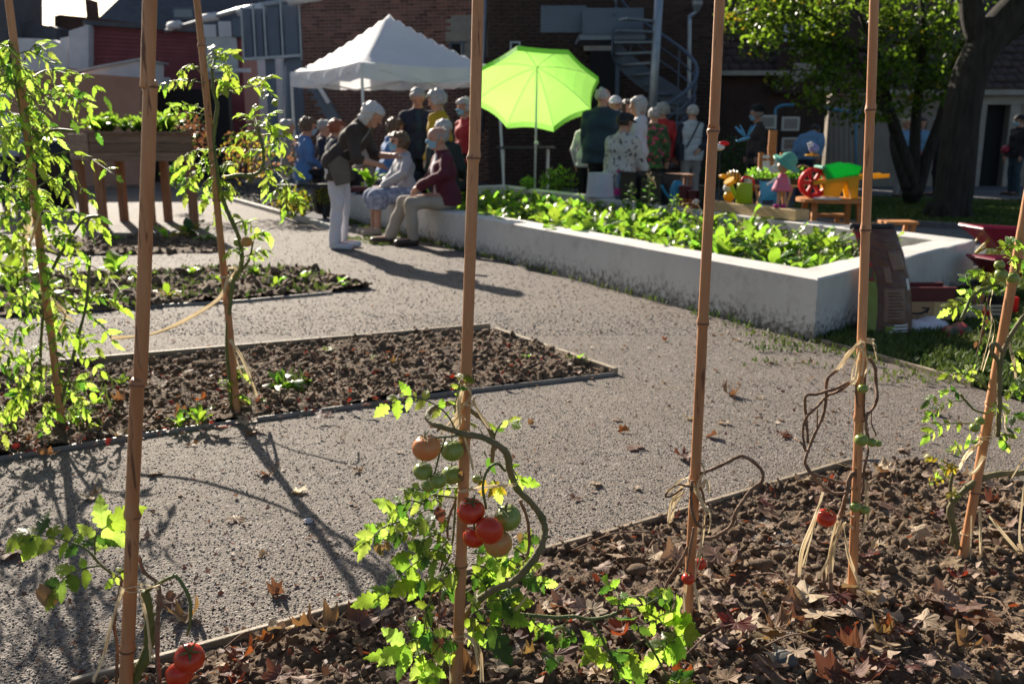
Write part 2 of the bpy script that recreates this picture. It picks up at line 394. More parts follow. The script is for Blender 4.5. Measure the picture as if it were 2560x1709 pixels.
# merge the tufts into one growth
vs, fs, off = [], [], 0
for o, c in V_:
    me = o.data; a = np.zeros(len(me.vertices)*3, np.float32); me.vertices.foreach_get('co', a); vs.append(a.reshape(-1, 3))
    f = np.zeros(len(me.polygons)*3, np.int32); me.loops.foreach_get('vertex_index', f); fs.append(f.reshape(-1, 3)+off); off += len(me.vertices)
    bpy.data.objects.remove(o)
tag(npmesh('path_grass', np.concatenate(vs), np.concatenate(fs), 'grass'), 'sparse grass sprouting in patches on the gravel path', 'grass', kind='stuff')
# ------------------------------------------------------------------ beds
ICO = []
import bmesh as _bm
for sub in (1, 2):
    b_ = _bm.new(); _bm.ops.create_icosphere(b_, subdivisions=sub, radius=1); b_.verts.ensure_lookup_table()
    ICO.append((np.array([v.co[:] for v in b_.verts]), np.array([[v.index for v in f.verts] for f in b_.faces]))); b_.free()
def lump(sub, amp, seed):
    V, F = ICO[sub]; r_ = np.random.default_rng(seed); d = 1 + amp*r_.uniform(-1, 1, len(V))
    d2 = 1 + .25*np.sin(V @ r_.uniform(-3, 3, 3) + r_.uniform(0, 6)); return V*(d*d2)[:, None], F
def soil_h(x, y, amp):
    return amp*(fbm(x, y, 5, 3)*1.4 + np.abs(fbm(x+9, y+4, 14, 3))*1.2 + np.abs(fbm(x+3, y+7, 48, 3))*.8)
def soil_bed(name, poly, res, amp, z0):
    A = np.array([[p[0], p[1]] for p in poly]); lo, hi = A.min(0)-.02, A.max(0)+.02
    nx, ny = int((hi[0]-lo[0])/res)+2, int((hi[1]-lo[1])/res)+2
    xs = lo[0]+np.arange(nx)*res; ys = lo[1]+np.arange(ny)*res; X, Y = np.meshgrid(xs, ys, indexing='ij')
    Z = z0 + soil_h(X, Y, amp)
    I = np.arange(nx*ny).reshape(nx, ny); F = np.stack([I[:-1,:-1], I[1:,:-1], I[1:,1:], I[:-1,1:]], -1).reshape(-1, 4)
    cx = (X[:-1,:-1]+res/2).ravel(); cy = (Y[:-1,:-1]+res/2).ravel(); F = F[inpoly(cx, cy, poly)]
    used = np.unique(F); mp = np.full(nx*ny, -1); mp[used] = np.arange(len(used))
    V = np.stack([X.ravel(), Y.ravel(), Z.ravel()], 1)[used]
    o = npmesh(name, V, mp[F], 'soil', smooth=False); o['kind'] = 'structure'; return o
def clods(name, poly, n, smin, smax, amp, z0, label, ymax=99):
    A = np.array([[p[0], p[1]] for p in poly]); lo, hi = A.min(0), A.max(0); Vs, Fs, off = [], [], 0
    for k in range(5):
        m = n//5*4; x = rng.uniform(lo[0], hi[0], m); y = rng.uniform(lo[1], hi[1], m)
        q = inpoly(x, y, poly) & (np.abs(x) < .60*y+.35); x, y = x[q][:n//5], y[q][:n//5]; c = len(x)
        s_ = smin + (smax-smin)*rng.random(c)**6; z = z0 + soil_h(x, y, amp) + s_*.1
        sub = 1 if k < 2 else 0
        bv, bf = lump(sub, .30 if sub else .4, 40+k); sc3 = np.stack([s_*rng.uniform(.6,1.4,c), s_*rng.uniform(.6,1.4,c), s_*rng.uniform(.45,1.0,c)], 1)
        V, F = scatter(bv, bf, np.stack([x, y, z], 1), sc3, rand_rots(c, 3)); Vs.append(V); Fs.append(F+off); off += len(V)
    return tag(npmesh(name, np.concatenate(Vs), np.concatenate(Fs), 'clod', smooth=False), label, 'soil', kind='stuff')
bed_front = [G(150, 1735), G(2128, 1163), G(2290, 1150), G(2580, 1225), G(2900, 1330), (1.9, 1.1), (-1.1, 1.1)]
bed_mid = [G(-330, 1195), G(0, 1150), G(420, 1080), G(1120, 985), G(1400, 948), G(1538, 934), G(1222, 827), G(720, 872), G(190, 918), G(-330, 975)]
bed_third = [G(-100, 700), G(200, 688), G(620, 672), G(790, 678), G(932, 722), G(600, 752), G(300, 776), G(-100, 800)]
bed_back = [G(60, 615), G(180, 598), G(520, 592), G(555, 612), G(545, 632), G(150, 640)]
soil_bed('soil_bed', bed_front, .008, .035, .004)
soil_bed('soil_bed', bed_mid, .02, .045, .012)
soil_bed('soil_bed', bed_third, .04, .06, .012)
soil_bed('soil_bed', bed_back, .06, .05, .012)
clods('soil_clods', bed_front, 21000, .0016, .019, .035, .004, 'crumbly brown soil clods of the front tomato bed')
clods('soil_clods', bed_mid, 14000, .003, .022, .045, .012, 'dark crumbled soil clods of the bed behind the first path')
clods('soil_clods', bed_third, 1500, .012, .05, .06, .012, 'dark soil clods of the weedy third bed')
clods('soil_clods', bed_back, 500, .015, .05, .05, .012, 'dark soil clods of the small bed below the wooden table')
# loose chippings on the near path
def chips(n, ya, yb, s0, s1, label):
    y = ya + (yb-ya)*rng.random(n)**1.35; x = rng.uniform(-.62, .62, n)*(y+.25)
    k = ~(inpoly(x, y, bed_front) | inpoly(x, y, bed_mid) | inpoly(x, y, lawn_near)); x, y = x[k], y[k]; c = len(x)
    s_ = s0 + (s1-s0)*rng.random(c)**2; bv, bf = ICO[0]; bv = bv[[0,1,2,3,4,5,11]] if False else bv
    ov = np.array([(1,0,0),(-1,0,0),(0,1,0),(0,-1,0),(.15,.1,1),(-.1,.15,-1)], float); of = np.array([(0,2,4),(2,1,4),(1,3,4),(3,0,4),(2,0,5),(1,2,5),(3,1,5),(0,3,5)])
    V, F = scatter(ov, of, np.stack([x, y, s_*.25], 1), np.stack([s_, s_*rng.uniform(.5,1,c), s_*rng.uniform(.35,.7,c)], 1), rand_rots(c, .6))
    return tag(npmesh('path_gravel', V, F, ['chip_grey','chip_pale','chip_dark'], mi=np.repeat(rng.choice(3, c, p=[.60,.28,.12]), 8)), label, 'gravel', kind='stuff')
chips(105000, 1.75, 6.2, .0016, .0052, 'grey and buff gravel chippings of the path')
chips(26000, 5.5, 12.5, .004, .010, 'coarser gravel chippings of the far path')
# edging boards and steel strips of the beds
def edge(name, pts, th, z0, z1, m, label):
    b = MB()
    for a, c in zip(pts[:-1], pts[1:]):
        a, c = Vector(a), Vector(c); b.beam((a.x, a.y, (z0+z1)/2), (c.x, c.y, (z0+z1)/2), th, z1-z0)
    return tag(b.build(name, m, bevel=.003), label, 'edging')
edge('bed_edging', [G(180, 1727), G(1480, 1357)], .016, -.03, .030, 'edging', 'left weathered edging board of the front tomato bed')
edge('bed_edging', [G(1484, 1356), G(2126, 1162)], .016, -.03, .027, 'edging', 'right weathered edging board of the front bed behind the dry vines')
edge('bed_edging', [G(1240, 832), G(1540, 936)], .028, -.02, .035, 'edging', 'slanting edging board on the right end of the middle bed')
edge('bed_edging', [G(150, 921), G(700, 873), G(1225, 827)], .022, -.02, .05, 'edging', 'long edging board along the far side of the middle bed')
edge('bed_edging', [G(-120, 1170), G(420, 1082), G(1120, 987), G(1536, 938)], .010, -.02, .018, 'edging_steel', 'thin strip edging along the near side of the middle bed')
edge('bed_edging', [G(170, 780), G(600, 756), G(830, 735)], .016, -.02, .02, 'edging_steel', 'low edging strip along the near side of the weedy bed')
edge('lawn_edging', [G(1955, 833), G(2215, 903), G(2430, 966)], .02, -.02, .03, 'edging', 'grey edging strip between the path and the right lawn')
# kerb stones
n = 14
for i in range(n):
    a, c = kA.lerp(kB, i/n), kA.lerp(kB, (i+.985)/n); b = MB(); b.beam((a.x, a.y, .02), (c.x, c.y, .02), .09, .09)
    o = b.build('kerb_stone', 'kerb', bevel=.008); tag(o, 'pale concrete kerb stone along the chip mulch bed', 'kerb', 'kerb stones of the mulch bed')
a, c = G(2190, 560), G(2640, 590); b = MB(); b.beam((a.x, a.y, .03), (c.x, c.y, .03), .1, .1)
tag(b.build('kerb', 'asphalt', bevel=.01), 'dark low kerb between far lawn and asphalt strip', 'kerb')
# mulch bed beyond the kerb
mulch_poly = [kA + Vector((.1, .1, 0)), kB + Vector((-.02, .08, 0)) - (kB-kA)*.13, G(838, 500), G(770, 492), G(560, 452)]
sheet('mulch_bed', mulch_poly, .02, 'mulch')
A_ = np.array([[p[0], p[1]] for p in mulch_poly]); x = rng.uniform(A_[:,0].min(), A_[:,0].max(), 9000); y = rng.uniform(A_[:,1].min(), A_[:,1].max(), 9000)
k = inpoly(x, y, mulch_poly); x, y = x[k][:2600], y[k][:2600]; c = len(x); bv, bf = lump(0, .3, 7); s_ = rng.uniform(.015, .045, c)
V, F = scatter(bv, bf, np.stack([x, y, .025+s_*.3], 1), np.stack([s_*1.4, s_, s_*.5], 1), rand_rots(c, .6))
tag(npmesh('bark_mulch', V, F, ['mulch', 'chip_grey'], mi=(np.arange(len(F))//20 % 9 == 0).astype(int)), 'dark bark and stone chips of the mulch bed', 'mulch', kind='stuff')
# ------------------------------------------------------------------ the concrete planter
def planter():
    t = thing('concrete_planter', 'long pale rendered concrete planter full of leafy greens', 'planter', (pA+pC)/2 - Vector((0,0,WH)))
    T = .26
    def inset(a, bb, nxt):  # wall prisms with mitred corners
        pass
    outer = [pA, pB, pC, pD]; cen = sum(outer, Vector())/4; inner = []
    for i in range(4):
        p, q, r_ = outer[i-1], outer[i], outer[(i+1) % 4]
        e1, e2 = (q-p).normalized(), (r_-q).normalized()
        n1 = Vector((-e1.y, e1.x, 0)); n2 = Vector((-e2.y, e2.x, 0))
        if n1.dot(cen-q) < 0: n1 = -n1
        if n2.dot(cen-q) < 0: n2 = -n2
        inner.append(isect(p+n1*T, e1, q+n2*T, e2))
    names = ('end_wall', 'back_wall', 'far_end_wall', 'front_wall')
    for i in range(4):
        j = (i+1) % 4; b = MB()
        # subdivided prism so that the coping is a little uneven
        N = 14; o0 = 0; vs = []
        for k in range(N+1):
            u = k/N; po = outer[i].lerp(outer[j], u); pi = inner[i].lerp(inner[j], u)
            dz = 0 if k in (0, N) else random.uniform(-.004, .004)
            vs += [(po.x, po.y, -.05), (po.x, po.y, WH-.008), (po.lerp(pi, .06).x, po.lerp(pi, .06).y, WH+dz), (po.lerp(pi, .94).x, po.lerp(pi, .94).y, WH+dz), (pi.x, pi.y, WH-.008), (pi.x, pi.y, -.05)]
        fs = []
        for k in range(N):
            for s_ in range(5): fs.append((k*6+s_, (k+1)*6+s_, (k+1)*6+s_+1, k*6+s_+1))
        fs += [tuple(range(6)), tuple(N*6+q for q in reversed(range(6)))]
        b.add(vs, fs); o = b.build(names[i], 'plaster', t)
    b = MB(); N = 26; vs = []; fs = []
    for u in range(N+1):
        for v in range(9):
            p = inner[3].lerp(inner[0], u/N).lerp(inner[2].lerp(inner[1], u/N), v/8); vs.append((p.x, p.y, WH-.13+random.uniform(-.02,.02)))
    for u in range(N):
        for v in range(8): fs.append((u*9+v, (u+1)*9+v, (u+1)*9+v+1, u*9+v+1))
    b.add(vs, fs).build('soil', 'soil', t, smooth=True)
    return inner
inner = planter()
# ------------------------------------------------------------------ buildings round the courtyard
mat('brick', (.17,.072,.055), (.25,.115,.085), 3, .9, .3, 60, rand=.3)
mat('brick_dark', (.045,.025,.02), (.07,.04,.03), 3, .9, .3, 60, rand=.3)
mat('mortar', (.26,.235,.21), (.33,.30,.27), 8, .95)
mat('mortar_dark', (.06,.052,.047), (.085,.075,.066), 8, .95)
mat('maroon', (.16,.035,.045), (.20,.05,.06), 4, .6, rand=.08)
mat('terracotta_wall', (.36,.19,.13), (.42,.235,.165), 2, .9, .2, 90)
mat('white_wall', (.62,.63,.66), (.5,.52,.56), 2, .85, .2, 50)
mat('slate', (.065,.07,.085), (.09,.095,.11), 4, .7, rand=.15)
mat('roof_tile', (.05,.034,.03), (.075,.05,.042), 5, .85, rand=.25)
mat('steel_paint', (.09,.12,.165), (.115,.145,.20), 2, .5, metal=.1)
mat('zinc', (.30,.33,.37), (.38,.41,.45), 5, .4, metal=.6)
mat('dark_void', (.012,.012,.014), rough=.8)
mat('glass', (.10,.14,.18), rough=.08, spec=.8)
mat('stone_trim', (.28,.25,.21), (.36,.325,.28), 4, .85, .2, 40)
mat('cream_wall', (.22,.19,.155), (.27,.235,.19), 2, .9, .2, 40)
mat('grating', (.16,.19,.24), (.2,.23,.28), 40, .5, metal=.4)
def wall_quad(b, p0, p1, z0, z1, th=.2):
    "upright slab from p0 to p1 (plan), thickness to the back"
    p0, p1 = Vector((p0[0], p0[1], 0)), Vector((p1[0], p1[1], 0)); d = (p1-p0).normalized(); n = Vector((-d.y, d.x, 0))
    if n.y < 0: n = -n
    return b.slab([p0+Vector((0,0,z0)), p1+Vector((0,0,z0)), p1+Vector((0,0,z1)), p0+Vector((0,0,z1))], n*th)
def brick_wall(parent, p0, p1, z0, z1, bm, mm, single_from=None, holes=()):
    "courses of bricks on a mortar slab; the ones that show largest single, the rest one part"
    p0, p1 = Vector((p0[0], p0[1], 0)), Vector((p1[0], p1[1], 0)); L = (p1-p0).length; d = (p1-p0)/L; n = Vector((d.y, -d.x, 0))
    if n.y > 0: n = -n
    b = MB(); wall_quad(b, p0-n*.0, p1-n*.0, z0, z1, .3); b.build('wall', mm, parent)
    bw, bh, g = .235, .082, .016
    me = MB().box((0,0,0), (bw-g, .05, bh-g)).mesh('brick', bm); rz = math.atan2(d.y, d.x); singles = []; rest = []
    zi = 0; z = z0
    while z + bh < z1:
        u = -(zi % 2)*bw/2
        while u < L:
            c0, c1 = max(0, u), min(L, u+bw)
            if c1-c0 > .06:
                uc, zc = (c0+c1)/2, z+bh/2
                if not any(h[0] < uc < h[1] and h[2] < zc < h[3] for h in holes):
                    c = p0 + d*uc + Vector((0,0,zc)) + n*random.uniform(-.018, -.010)
                    (singles if single_from and single_from(uc, zc) and c1-c0 > bw-.01 else rest).append((c, c1-c0-g))
            u += bw
        z += bh; zi += 1
    random.shuffle(singles); keep, more = singles[:300], singles[300:]
    rot = Matrix.Rotation(rz, 4, 'Z')
    for c, w_ in keep: inst('brick', me, parent, Matrix.Translation(c) @ rot)
    pos = np.array([c[:] for c, _ in rest+more]); wd = np.array([w_ for _, w_ in rest+more])
    bv = np.array([(x, y, zz) for zz in (-.5,.5) for x, y in ((-.5,-.5),(.5,-.5),(.5,.5),(-.5,.5))]); bf = np.array(((0,3,2,1),(4,5,6,7),(0,1,5,4),(1,2,6,5),(3,0,4,7)))
    ro = np.tile(np.array(rot.to_3x3())[None], (len(pos),1,1))
    V, F = scatter(bv, bf, pos, np.stack([wd, np.full(len(pos), .05), np.full(len(pos), bh-g)], 1), ro)
    o = npmesh('brickwork', V, F, bm, parent=parent); o['kind'] = 'stuff'
# -- the tall brick building in the middle
YB = 24.0
bx0, bx1 = P(742, 200, YB).x, P(1232, 200, YB-.4).x
t = thing('brick_building', 'red brick building behind the white tent with a pale lintel', 'building', ((bx0+bx1)/2, YB, 0))
brick_wall(t, (bx0, YB+.5), (bx1, YB-.5), 0, 5.2, 'brick', 'mortar', single_from=lambda u, z: z > 3.35 and u < 4.9,
           holes=[(3.95, 5.2, 3.0, 4.0)])
q0 = P(1112, 78, YB-.55); q1 = P(1190, 103, YB-.55)
b = MB(); b.box(((q0.x+q1.x)/2, YB-.36, (q0.z+q1.z)/2), (q1.x-q0.x, .12, q0.z-q1.z)); b.build('lintel', 'stone_trim', t, bevel=.01)
q1 = P(1125, 106, YB-.5); q2 = P(1190, 160, YB-.5)
wf = MB(); wf.box(((q1.x+q2.x)/2, YB-.30, (q1.z+q2.z)/2), (q2.x-q1.x, .08, q1.z-q2.z)); wo = wf.build('window', 'dark_void', t)
b = MB()
for zz in (q1.z, q2.z): b.beam((q1.x, YB-.35, zz), (q2.x, YB-.35, zz), .04, .05)
for xx in (q1.x, (q1.x+q2.x)/2, q2.x): b.beam((xx, YB-.352, q2.z), (xx, YB-.352, q1.z), .05, .04)
b.build('frame', 'steel_paint', wo)
# a string course and gutter
b = MB(); b.tube([P(1216, -20, YB-.75), P(1208, 150, YB-.75), P(1205, 330, YB-.75)], .06, 10); b.build('downpipe', 'zinc', t, smooth=True)
# -- dark brick building with the spiral stair
YD = 21.0
dx0, dx1 = P(1219, 100, YD).x, P(1790, 100, YD).x
t = thing('dark_brick_building', 'tall shaded dark brick building behind the spiral stair', 'building', ((dx0+dx1)/2, YD, 0))
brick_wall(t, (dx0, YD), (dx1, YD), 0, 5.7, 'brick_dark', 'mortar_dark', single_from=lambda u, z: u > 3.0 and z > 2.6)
wall_quad(MB(), (0,0), (1,0), 0, 1)
b = MB(); b.box((dx0+.15, YD+1.75, 2.85), (.3, 3.0, 5.7)); b.build('side_wall', 'brick_dark', t)
def pbox(name, m, parent, x0, y0, x1, y1, Y, th=.1, bevel=0):
    "an upright box facing the viewer, given by the pixels of two corners at distance Y"
    a, c = P(x0, y0, Y), P(x1, y1, Y); b = MB(); b.box(((a.x+c.x)/2, Y+th/2, (a.z+c.z)/2), (abs(c.x-a.x), th, abs(c.z-a.z)))
    return b.build(name, m, parent, bevel=bevel)
v = pbox('vent', 'zinc', t, 1275, 104, 1301, 134, YD-.06, .05); pbox('grille', 'dark_void', v, 1279, 108, 1297, 130, YD-.072, .01)
pbox('lintel', 'stone_trim', t, 1460, 100, 1545, 127, YD-.10, .09)
d = pbox('door', 'dark_void', t, 1475, 130, 1540, 300, YD-.06, .05); pbox('door_frame', 'steel_paint', d, 1540, 128, 1546, 300, YD-.07, .05)
pbox('lamp_plate', 'stone_trim', t, 1533, 147, 1556, 160, YD-.05, .04)
# -- downpipe with hopper on the right of it
YP = 20.6
p = thing('rainwater_pipe', 'grey rainwater pipe with hopper head right of the spiral stair', 'pipe', P(1735, 330, YP))
b = MB(); b.tube(catmull([P(1742, 22, YP), P(1740, 30, YP), P(1726, 42, YP), P(1724, 60, YP), P(1722, 300, YP)], 4), .045, 8); b.build('pipe', 'zinc', p, smooth=True)
b = MB(); b.lathe([(.05, -.12), (.12, .02), (.13, .10), (.10, .10)], P(1742, 16, YP), 10); b.build('hopper', 'zinc', p)
# -- spiral staircase
YS = 18.6
axis = P(1622, 400, YS); ax = axis.x; ay = YS; sr = (P(1735, 150, YS).x - ax)
st = thing('spiral_staircase', 'blue grey steel spiral staircase with curved railing and landing', 'staircase', (ax, ay, 0))
b = MB(); b.tube([(ax, ay, 0), (ax+.12, ay, 4.9)], .085, 12); b.build('centre_column', 'zinc', st, smooth=True)
n = 17; zs = lambda a: .2 + (a+.9)/(2*math.pi)*3.15
for i in range(n):
    a = -2.3 + i*.36; z = .25 + i*.19
    c = Vector((ax+.06*z/2.5, ay, 0)); b = MB(); d0 = Vector((math.cos(a), math.sin(a), 0)); d1 = Vector((math.cos(a+.36), math.sin(a+.36), 0))
    b.slab([c+Vector((0,0,z)), c+d0*sr+Vector((0,0,z)), c+d1*sr+Vector((0,0,z))], (0,0,.04)); b.build('step', 'grating', st)
def helix(r, h0, a0, a1, N=40): return [Vector((ax+.03*(h0+1)+r*math.cos(a), ay+r*math.sin(a), .25+(a+2.3)/.36*.19+h0)) for a in np.linspace(a0, a1, N)]
b = MB(); b.tube(helix(sr, 1.0, -2.6, 2.9), .035, 8); b.build('handrail', 'steel_paint', st, smooth=True)
for h_ in (.75, .5):
    b = MB(); b.tube(helix(sr, h_, -2.6, 2.9), .016, 6); b.build('rail', 'steel_paint', st, smooth=True)
b = MB(); lo_, hi_ = helix(sr+.012, -.25, -2.6, 2.9), helix(sr+.012, .22, -2.6, 2.9); vs = lo_+hi_; m_ = len(lo_)
b.add(vs, [(i, i+1, m_+i+1, m_+i) for i in range(m_-1)]); o = b.build('stringer', 'steel_paint', st)
s_ = o.modifiers.new('solid', 'SOLIDIFY'); s_.thickness = .02
for a in np.linspace(-2.4, 2.7, 9):
    z = .25+(a+2.3)/.36*.19; b = MB(); c = Vector((ax+.05+sr*math.cos(a), ay+sr*math.sin(a), z)); b.tube([c, c+Vector((0,0,1))], .016, 6); b.build('post', 'steel_paint', st)
a_, c_ = P(1462, 10, YS-.3), P(1618, 80, YS-.3)
b = MB(); b.box(((a_.x+c_.x)/2, YS+.3, (a_.z+c_.z)/2), (c_.x-a_.x, .05, a_.z-c_.z)); b.build('landing_panel', 'steel_paint', st)
b = MB(); b.box(((a_.x+c_.x)/2, YS+.9, c_.z-.04), (c_.x-a_.x+.1, 1.25, .10)); b.build('landing', 'grating', st)
b = MB(); b.box((a_.x-.35, YS+.6, (a_.z+c_.z)/2+.08), (.9, .05, a_.z-c_.z)); b.build('landing_panel', 'steel_paint', st)
# -- tiled house on the right
YH = 21.4
hx0, hx1 = P(1735, 200, YH).x, P(2070, 200, YH).x
h = thing('tiled_house', 'low dark house with tiled roof and brick gable behind the trees', 'house', ((hx0+hx1)/2, YH, 0))
ez = P(1800, 188, YH).z
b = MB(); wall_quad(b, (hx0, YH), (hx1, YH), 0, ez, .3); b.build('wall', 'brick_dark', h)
pbox('garage_door', 'steel_paint', h, 1690, 196, 1790, 460, YH-.15, .06)
b = MB(); b.box(((hx0+hx1)/2, YH-.12, ez+.03), (hx1-hx0+.3, .3, .1)); b.build('gutter', 'stone_trim', h)
def tiled_roof(parent, x0, x1, y0, z0, y1, z1, m, rows, single_rows=0, w=.26):
    sl = Vector((0, y1-y0, z1-z0)); L = sl.length; sd_ = sl/L; nrm = Vector((0, -sd_.z, sd_.y))
    b = MB(); b.slab([(x0, y0, z0), (x1, y0, z0), (x1, y1, z1), (x0, y1, z1)], -nrm*.1); b.build('roof', m, parent)
    rh = L/rows; pos = []
    for r_ in range(rows):
        x = x0 + (r_ % 2)*w/2
        while x < x1-w/2:
            pos.append(Vector((x+w/2, y0, z0)) + sd_*(r_+.55)*rh + nrm*random.uniform(.012, .028)); x += w
    rx = math.atan2(sd_.z, sd_.y)+R(4)*-1
    bv = np.array([(xx, yy, zz) for zz in (-.5,.5) for xx, yy in ((-.5,-.5),(.5,-.5),(.5,.5),(-.5,.5))]); bf = np.array(((0,3,2,1),(4,5,6,7),(0,1,5,4),(1,2,6,5),(2,3,7,6),(3,0,4,7)))
    ro = np.tile(np.array(Matrix.Rotation(rx, 3, 'X'))[None], (len(pos),1,1))
    V, F = scatter(bv, bf, np.array([p_[:] for p_ in pos]), np.tile([[w*.94, rh*1.08, .03]], (len(pos),1)), ro)
    npmesh('roof_tiles', V, F, m, parent=parent)['kind'] = 'stuff'
tiled_roof(h, hx0-.3, hx1-.8, YH-.1, ez+.08, YH+2.2, ez+2.6, 'roof_tile', 15)
# brick gable rising beside the roof with pale stone blocks
YG = YH-.25; g0, g1 = P(1945, 100, YG), P(2150, 100, YG)
b = MB(); b.slab([(g0.x, YG, ez-.4), (g1.x, YG, ez-.4), (g1.x, YG, 5.2), (g0.x-.5, YG, 5.2), (g0.x+.15, YG, ez+.9)], (0, .3, 0)); b.build('gable', 'brick_dark', h)
for i, (a1, b1, a2, b2) in enumerate(((1975,120,2010,134),(1985,158,2040,174),(1978,190,2015,205),(2040,216,2075,228),(2060,262,2100,272))):
    pbox('quoin', 'stone_trim', h, a1, b1, a2, b2, YG-.03, .06, .01)
gw = pbox('gable_window', 'dark_void', h, 1966, 60, 2042, 100, YG-.03, .05)
for a1, b1, a2, b2 in ((1962,58,1970,104),(2034,58,2042,104),(1970,97,2034,104),(2000,58,2006,97)): pbox('frame', 'white_wall', gw, a1, b1, a2, b2, YG-.05, .03)
# -- cream annexe at the right edge
YR = 21.8
r0, r1 = P(2070, 300, YR).x, 17
rh_ = thing('cream_annexe', 'cream rendered annexe with dark doorway at the right edge', 'building', ((r0+r1)/2, YR, 0))
rz_ = P(2500, 238, YR).z
dw0, dw1, dwz = P(2452, 300, YR).x, P(2522, 300, YR).x, P(2480, 262, YR).z
b = MB(); wall_quad(b, (r0, YR), (dw0, YR), 0, rz_, .3); wall_quad(b, (dw1, YR), (r1, YR), 0, rz_, .3); wall_quad(b, (dw0, YR), (dw1, YR), dwz, rz_, .3); b.build('wall', 'cream_wall', rh_)
b = MB(); wall_quad(b, (dw0, YR+.22), (dw1, YR+.22), 0, dwz, .05); b.build('door', 'dark_void', rh_)
for xx in (dw0-.02, dw1+.1):
    b = MB(); b.box((xx, YR-.03, dwz/2), (.22, .06, dwz)); b.build('door_jamb', 'stone_trim', rh_)
b = MB(); b.box(((dw0+dw1)/2, YR-.04, dwz+.1), (dw1-dw0+.7, .08, .2)); b.build('lintel', 'stone_trim', rh_)
b = MB(); b.box(((r0+r1)/2, YR-.1, rz_+.05), (r1-r0, .3, .12)); b.build('gutter', 'stone_trim', rh_)
tiled_roof(rh_, r0, r1, YR-.15, rz_+.1, YR+2.6, rz_+2.7, 'roof_tile', 15)
# -- steel walkway and stair at the left of the brick building
YW = 21.5
wk = thing('steel_walkway', 'blue grey steel walkway with panelled sides and bright top rail', 'walkway', P(690, 470, YW))
top = [P(415, 78, YW+4), P(600, 24, YW+1.2), P(752, -6, YW)]
b = MB(); b.tube(top, .06, 8); b.build('top_rail', 'zinc', wk, smooth=True)
for (x0, y0), (x1, y1), dY in (((424,66),(448,61),3.4),((503,48),(541,41),2.2),((597,31),(658,17),1.0),((724,4),(800,-10),-.2)):
    a, c = P(x0, y0, YW+dY), P(x1, y1, YW+dY-.3); b = MB(); b.tube([a, c], .10, 10); b.build('lamp_tube', 'white_wall', wk, smooth=True)
xs = [606, 635, 662, 704, 750]
for i in range(len(xs)-1):
    y0 = 24 - (xs[i]-600)*.18; pan = pbox('panel', 'steel_paint', wk, xs[i]+2, y0+6, xs[i+1]-2, 142, YW+.06, .03)
for x_ in xs: pbox('post', 'zinc', wk, x_-2, 18-(x_-600)*.18, x_+2, 150, YW-.02, .06)
pbox('backing_panel', 'steel_paint', wk, 600, 22, 756, 146, YW+.25, .04)
b = MB(); b.beam(P(606, 149, YW-.05), P(752, 139, YW-.05), .08, .06); b.build('floor_beam', 'zinc', wk)
for i, (x0, x1) in enumerate(((505,540),(545,578),(580,602))): pbox('panel', 'white_wall' if i < 2 else 'steel_paint', wk, x0, 62-i*8, x1, 92, YW+1.3, .04)
for i, (x0, x1) in enumerate(((662,704),(706,770))): pbox('lower_panel', 'steel_paint', wk, x0, 146, x1, 470, YW+.1, .03)
b = MB(); b.beam(P(706, 150, YW), P(703, 470, YW), .05, .05); b.build('post', 'zinc', wk)
# stair
b = MB(); b.beam(P(774, 190, YW-.9), P(862, 345, YW-.9), .12, .24); b.build('stair_stringer', 'steel_paint', wk)
b = MB(); b.beam(P(780, 188, YW-1.0), P(822, 258, YW-1.0), .08, .08); b.build('stair_handrail', 'white_wall', wk)
for i in range(9):
    p_ = P(784+i*10, 212+i*17.5, YW-.5); b = MB(); b.box(p_, (.30, .9, .04)); b.build('stair_tread', 'steel_paint', wk)
b = MB(); b.beam(P(716, 300, YW-.3), P(748, 200, YW-.3), .05, .05); b.build('brace', 'steel_paint', wk)
# -- maroon clad building
YM = 25.5
mb = thing('maroon_clad_building', 'maroon horizontally clad building with dark flat roof', 'building', P(400, 440, YM))
a = P(222, 62, YM); c = P(500, 82, YM+.4); zb = P(300, 440, YM).z
b = MB(); b.slab([(a.x, YM+.06, -.3), (c.x, YM+.5, -.3), (c.x, YM+.5, c.z), (a.x, YM+.06, a.z)], (0, 1.5, 0)); b.build('wall', 'maroon', mb)
nb = 13; z_lo = P(300, 196, YM).z
for i in range(nb):
    f0_, f1_ = i/nb, (i+.9)/nb; A0, A1 = a.z, c.z
    zl0, zl1 = z_lo+(A0-z_lo)*f0_, z_lo+(A0-z_lo)*f1_; zr0, zr1 = z_lo+(A1-z_lo)*f0_, z_lo+(A1-z_lo)*f1_
    b = MB(); b.slab([(a.x, YM-.0, zl0), (c.x, YM+.44, zr0), (c.x, YM+.44, zr1), (a.x, YM, zl1)], (0, .05, 0)); b.build('cladding_plank', 'maroon', mb)
b = MB(); b.beam((a.x-.1, YM-.05, a.z+.04), (c.x+.1, YM+.4, c.z+.04), .25, .12); b.build('roof_edge', 'slate', mb)
gy = thing('grey_clad_block', 'grey panelled block between maroon building and steel walkway', 'building', P(550, 440, YM+.2))
a, c = P(500, 84, YM+.3), P(602, 96, YM+.3)
b = MB(); b.slab([(a.x, YM+.3, -.3), (c.x, YM+.3, -.3), (c.x, YM+.3, c.z), (a.x, YM+.3, a.z)], (0, 1.5, 0)); b.build('wall', 'maroon', gy)
a2, c2 = P(512, 92, YM+.2), P(597, 198, YM+.2); b = MB(); b.box(((a2.x+c2.x)/2, YM+.25, (a2.z+c2.z)/2), (c2.x-a2.x, .06, a2.z-c2.z)); b.build('panel', 'zinc', gy)
b = MB(); b.beam((a.x, YM+.25, a.z+.04), (c.x+.1, YM+.25, c.z+.04), .2, .1); b.build('roof_edge', 'slate', gy)
pbox('sign_bar', 'white_wall', gy, 500, 171, 626, 181, YM-.1, .05)
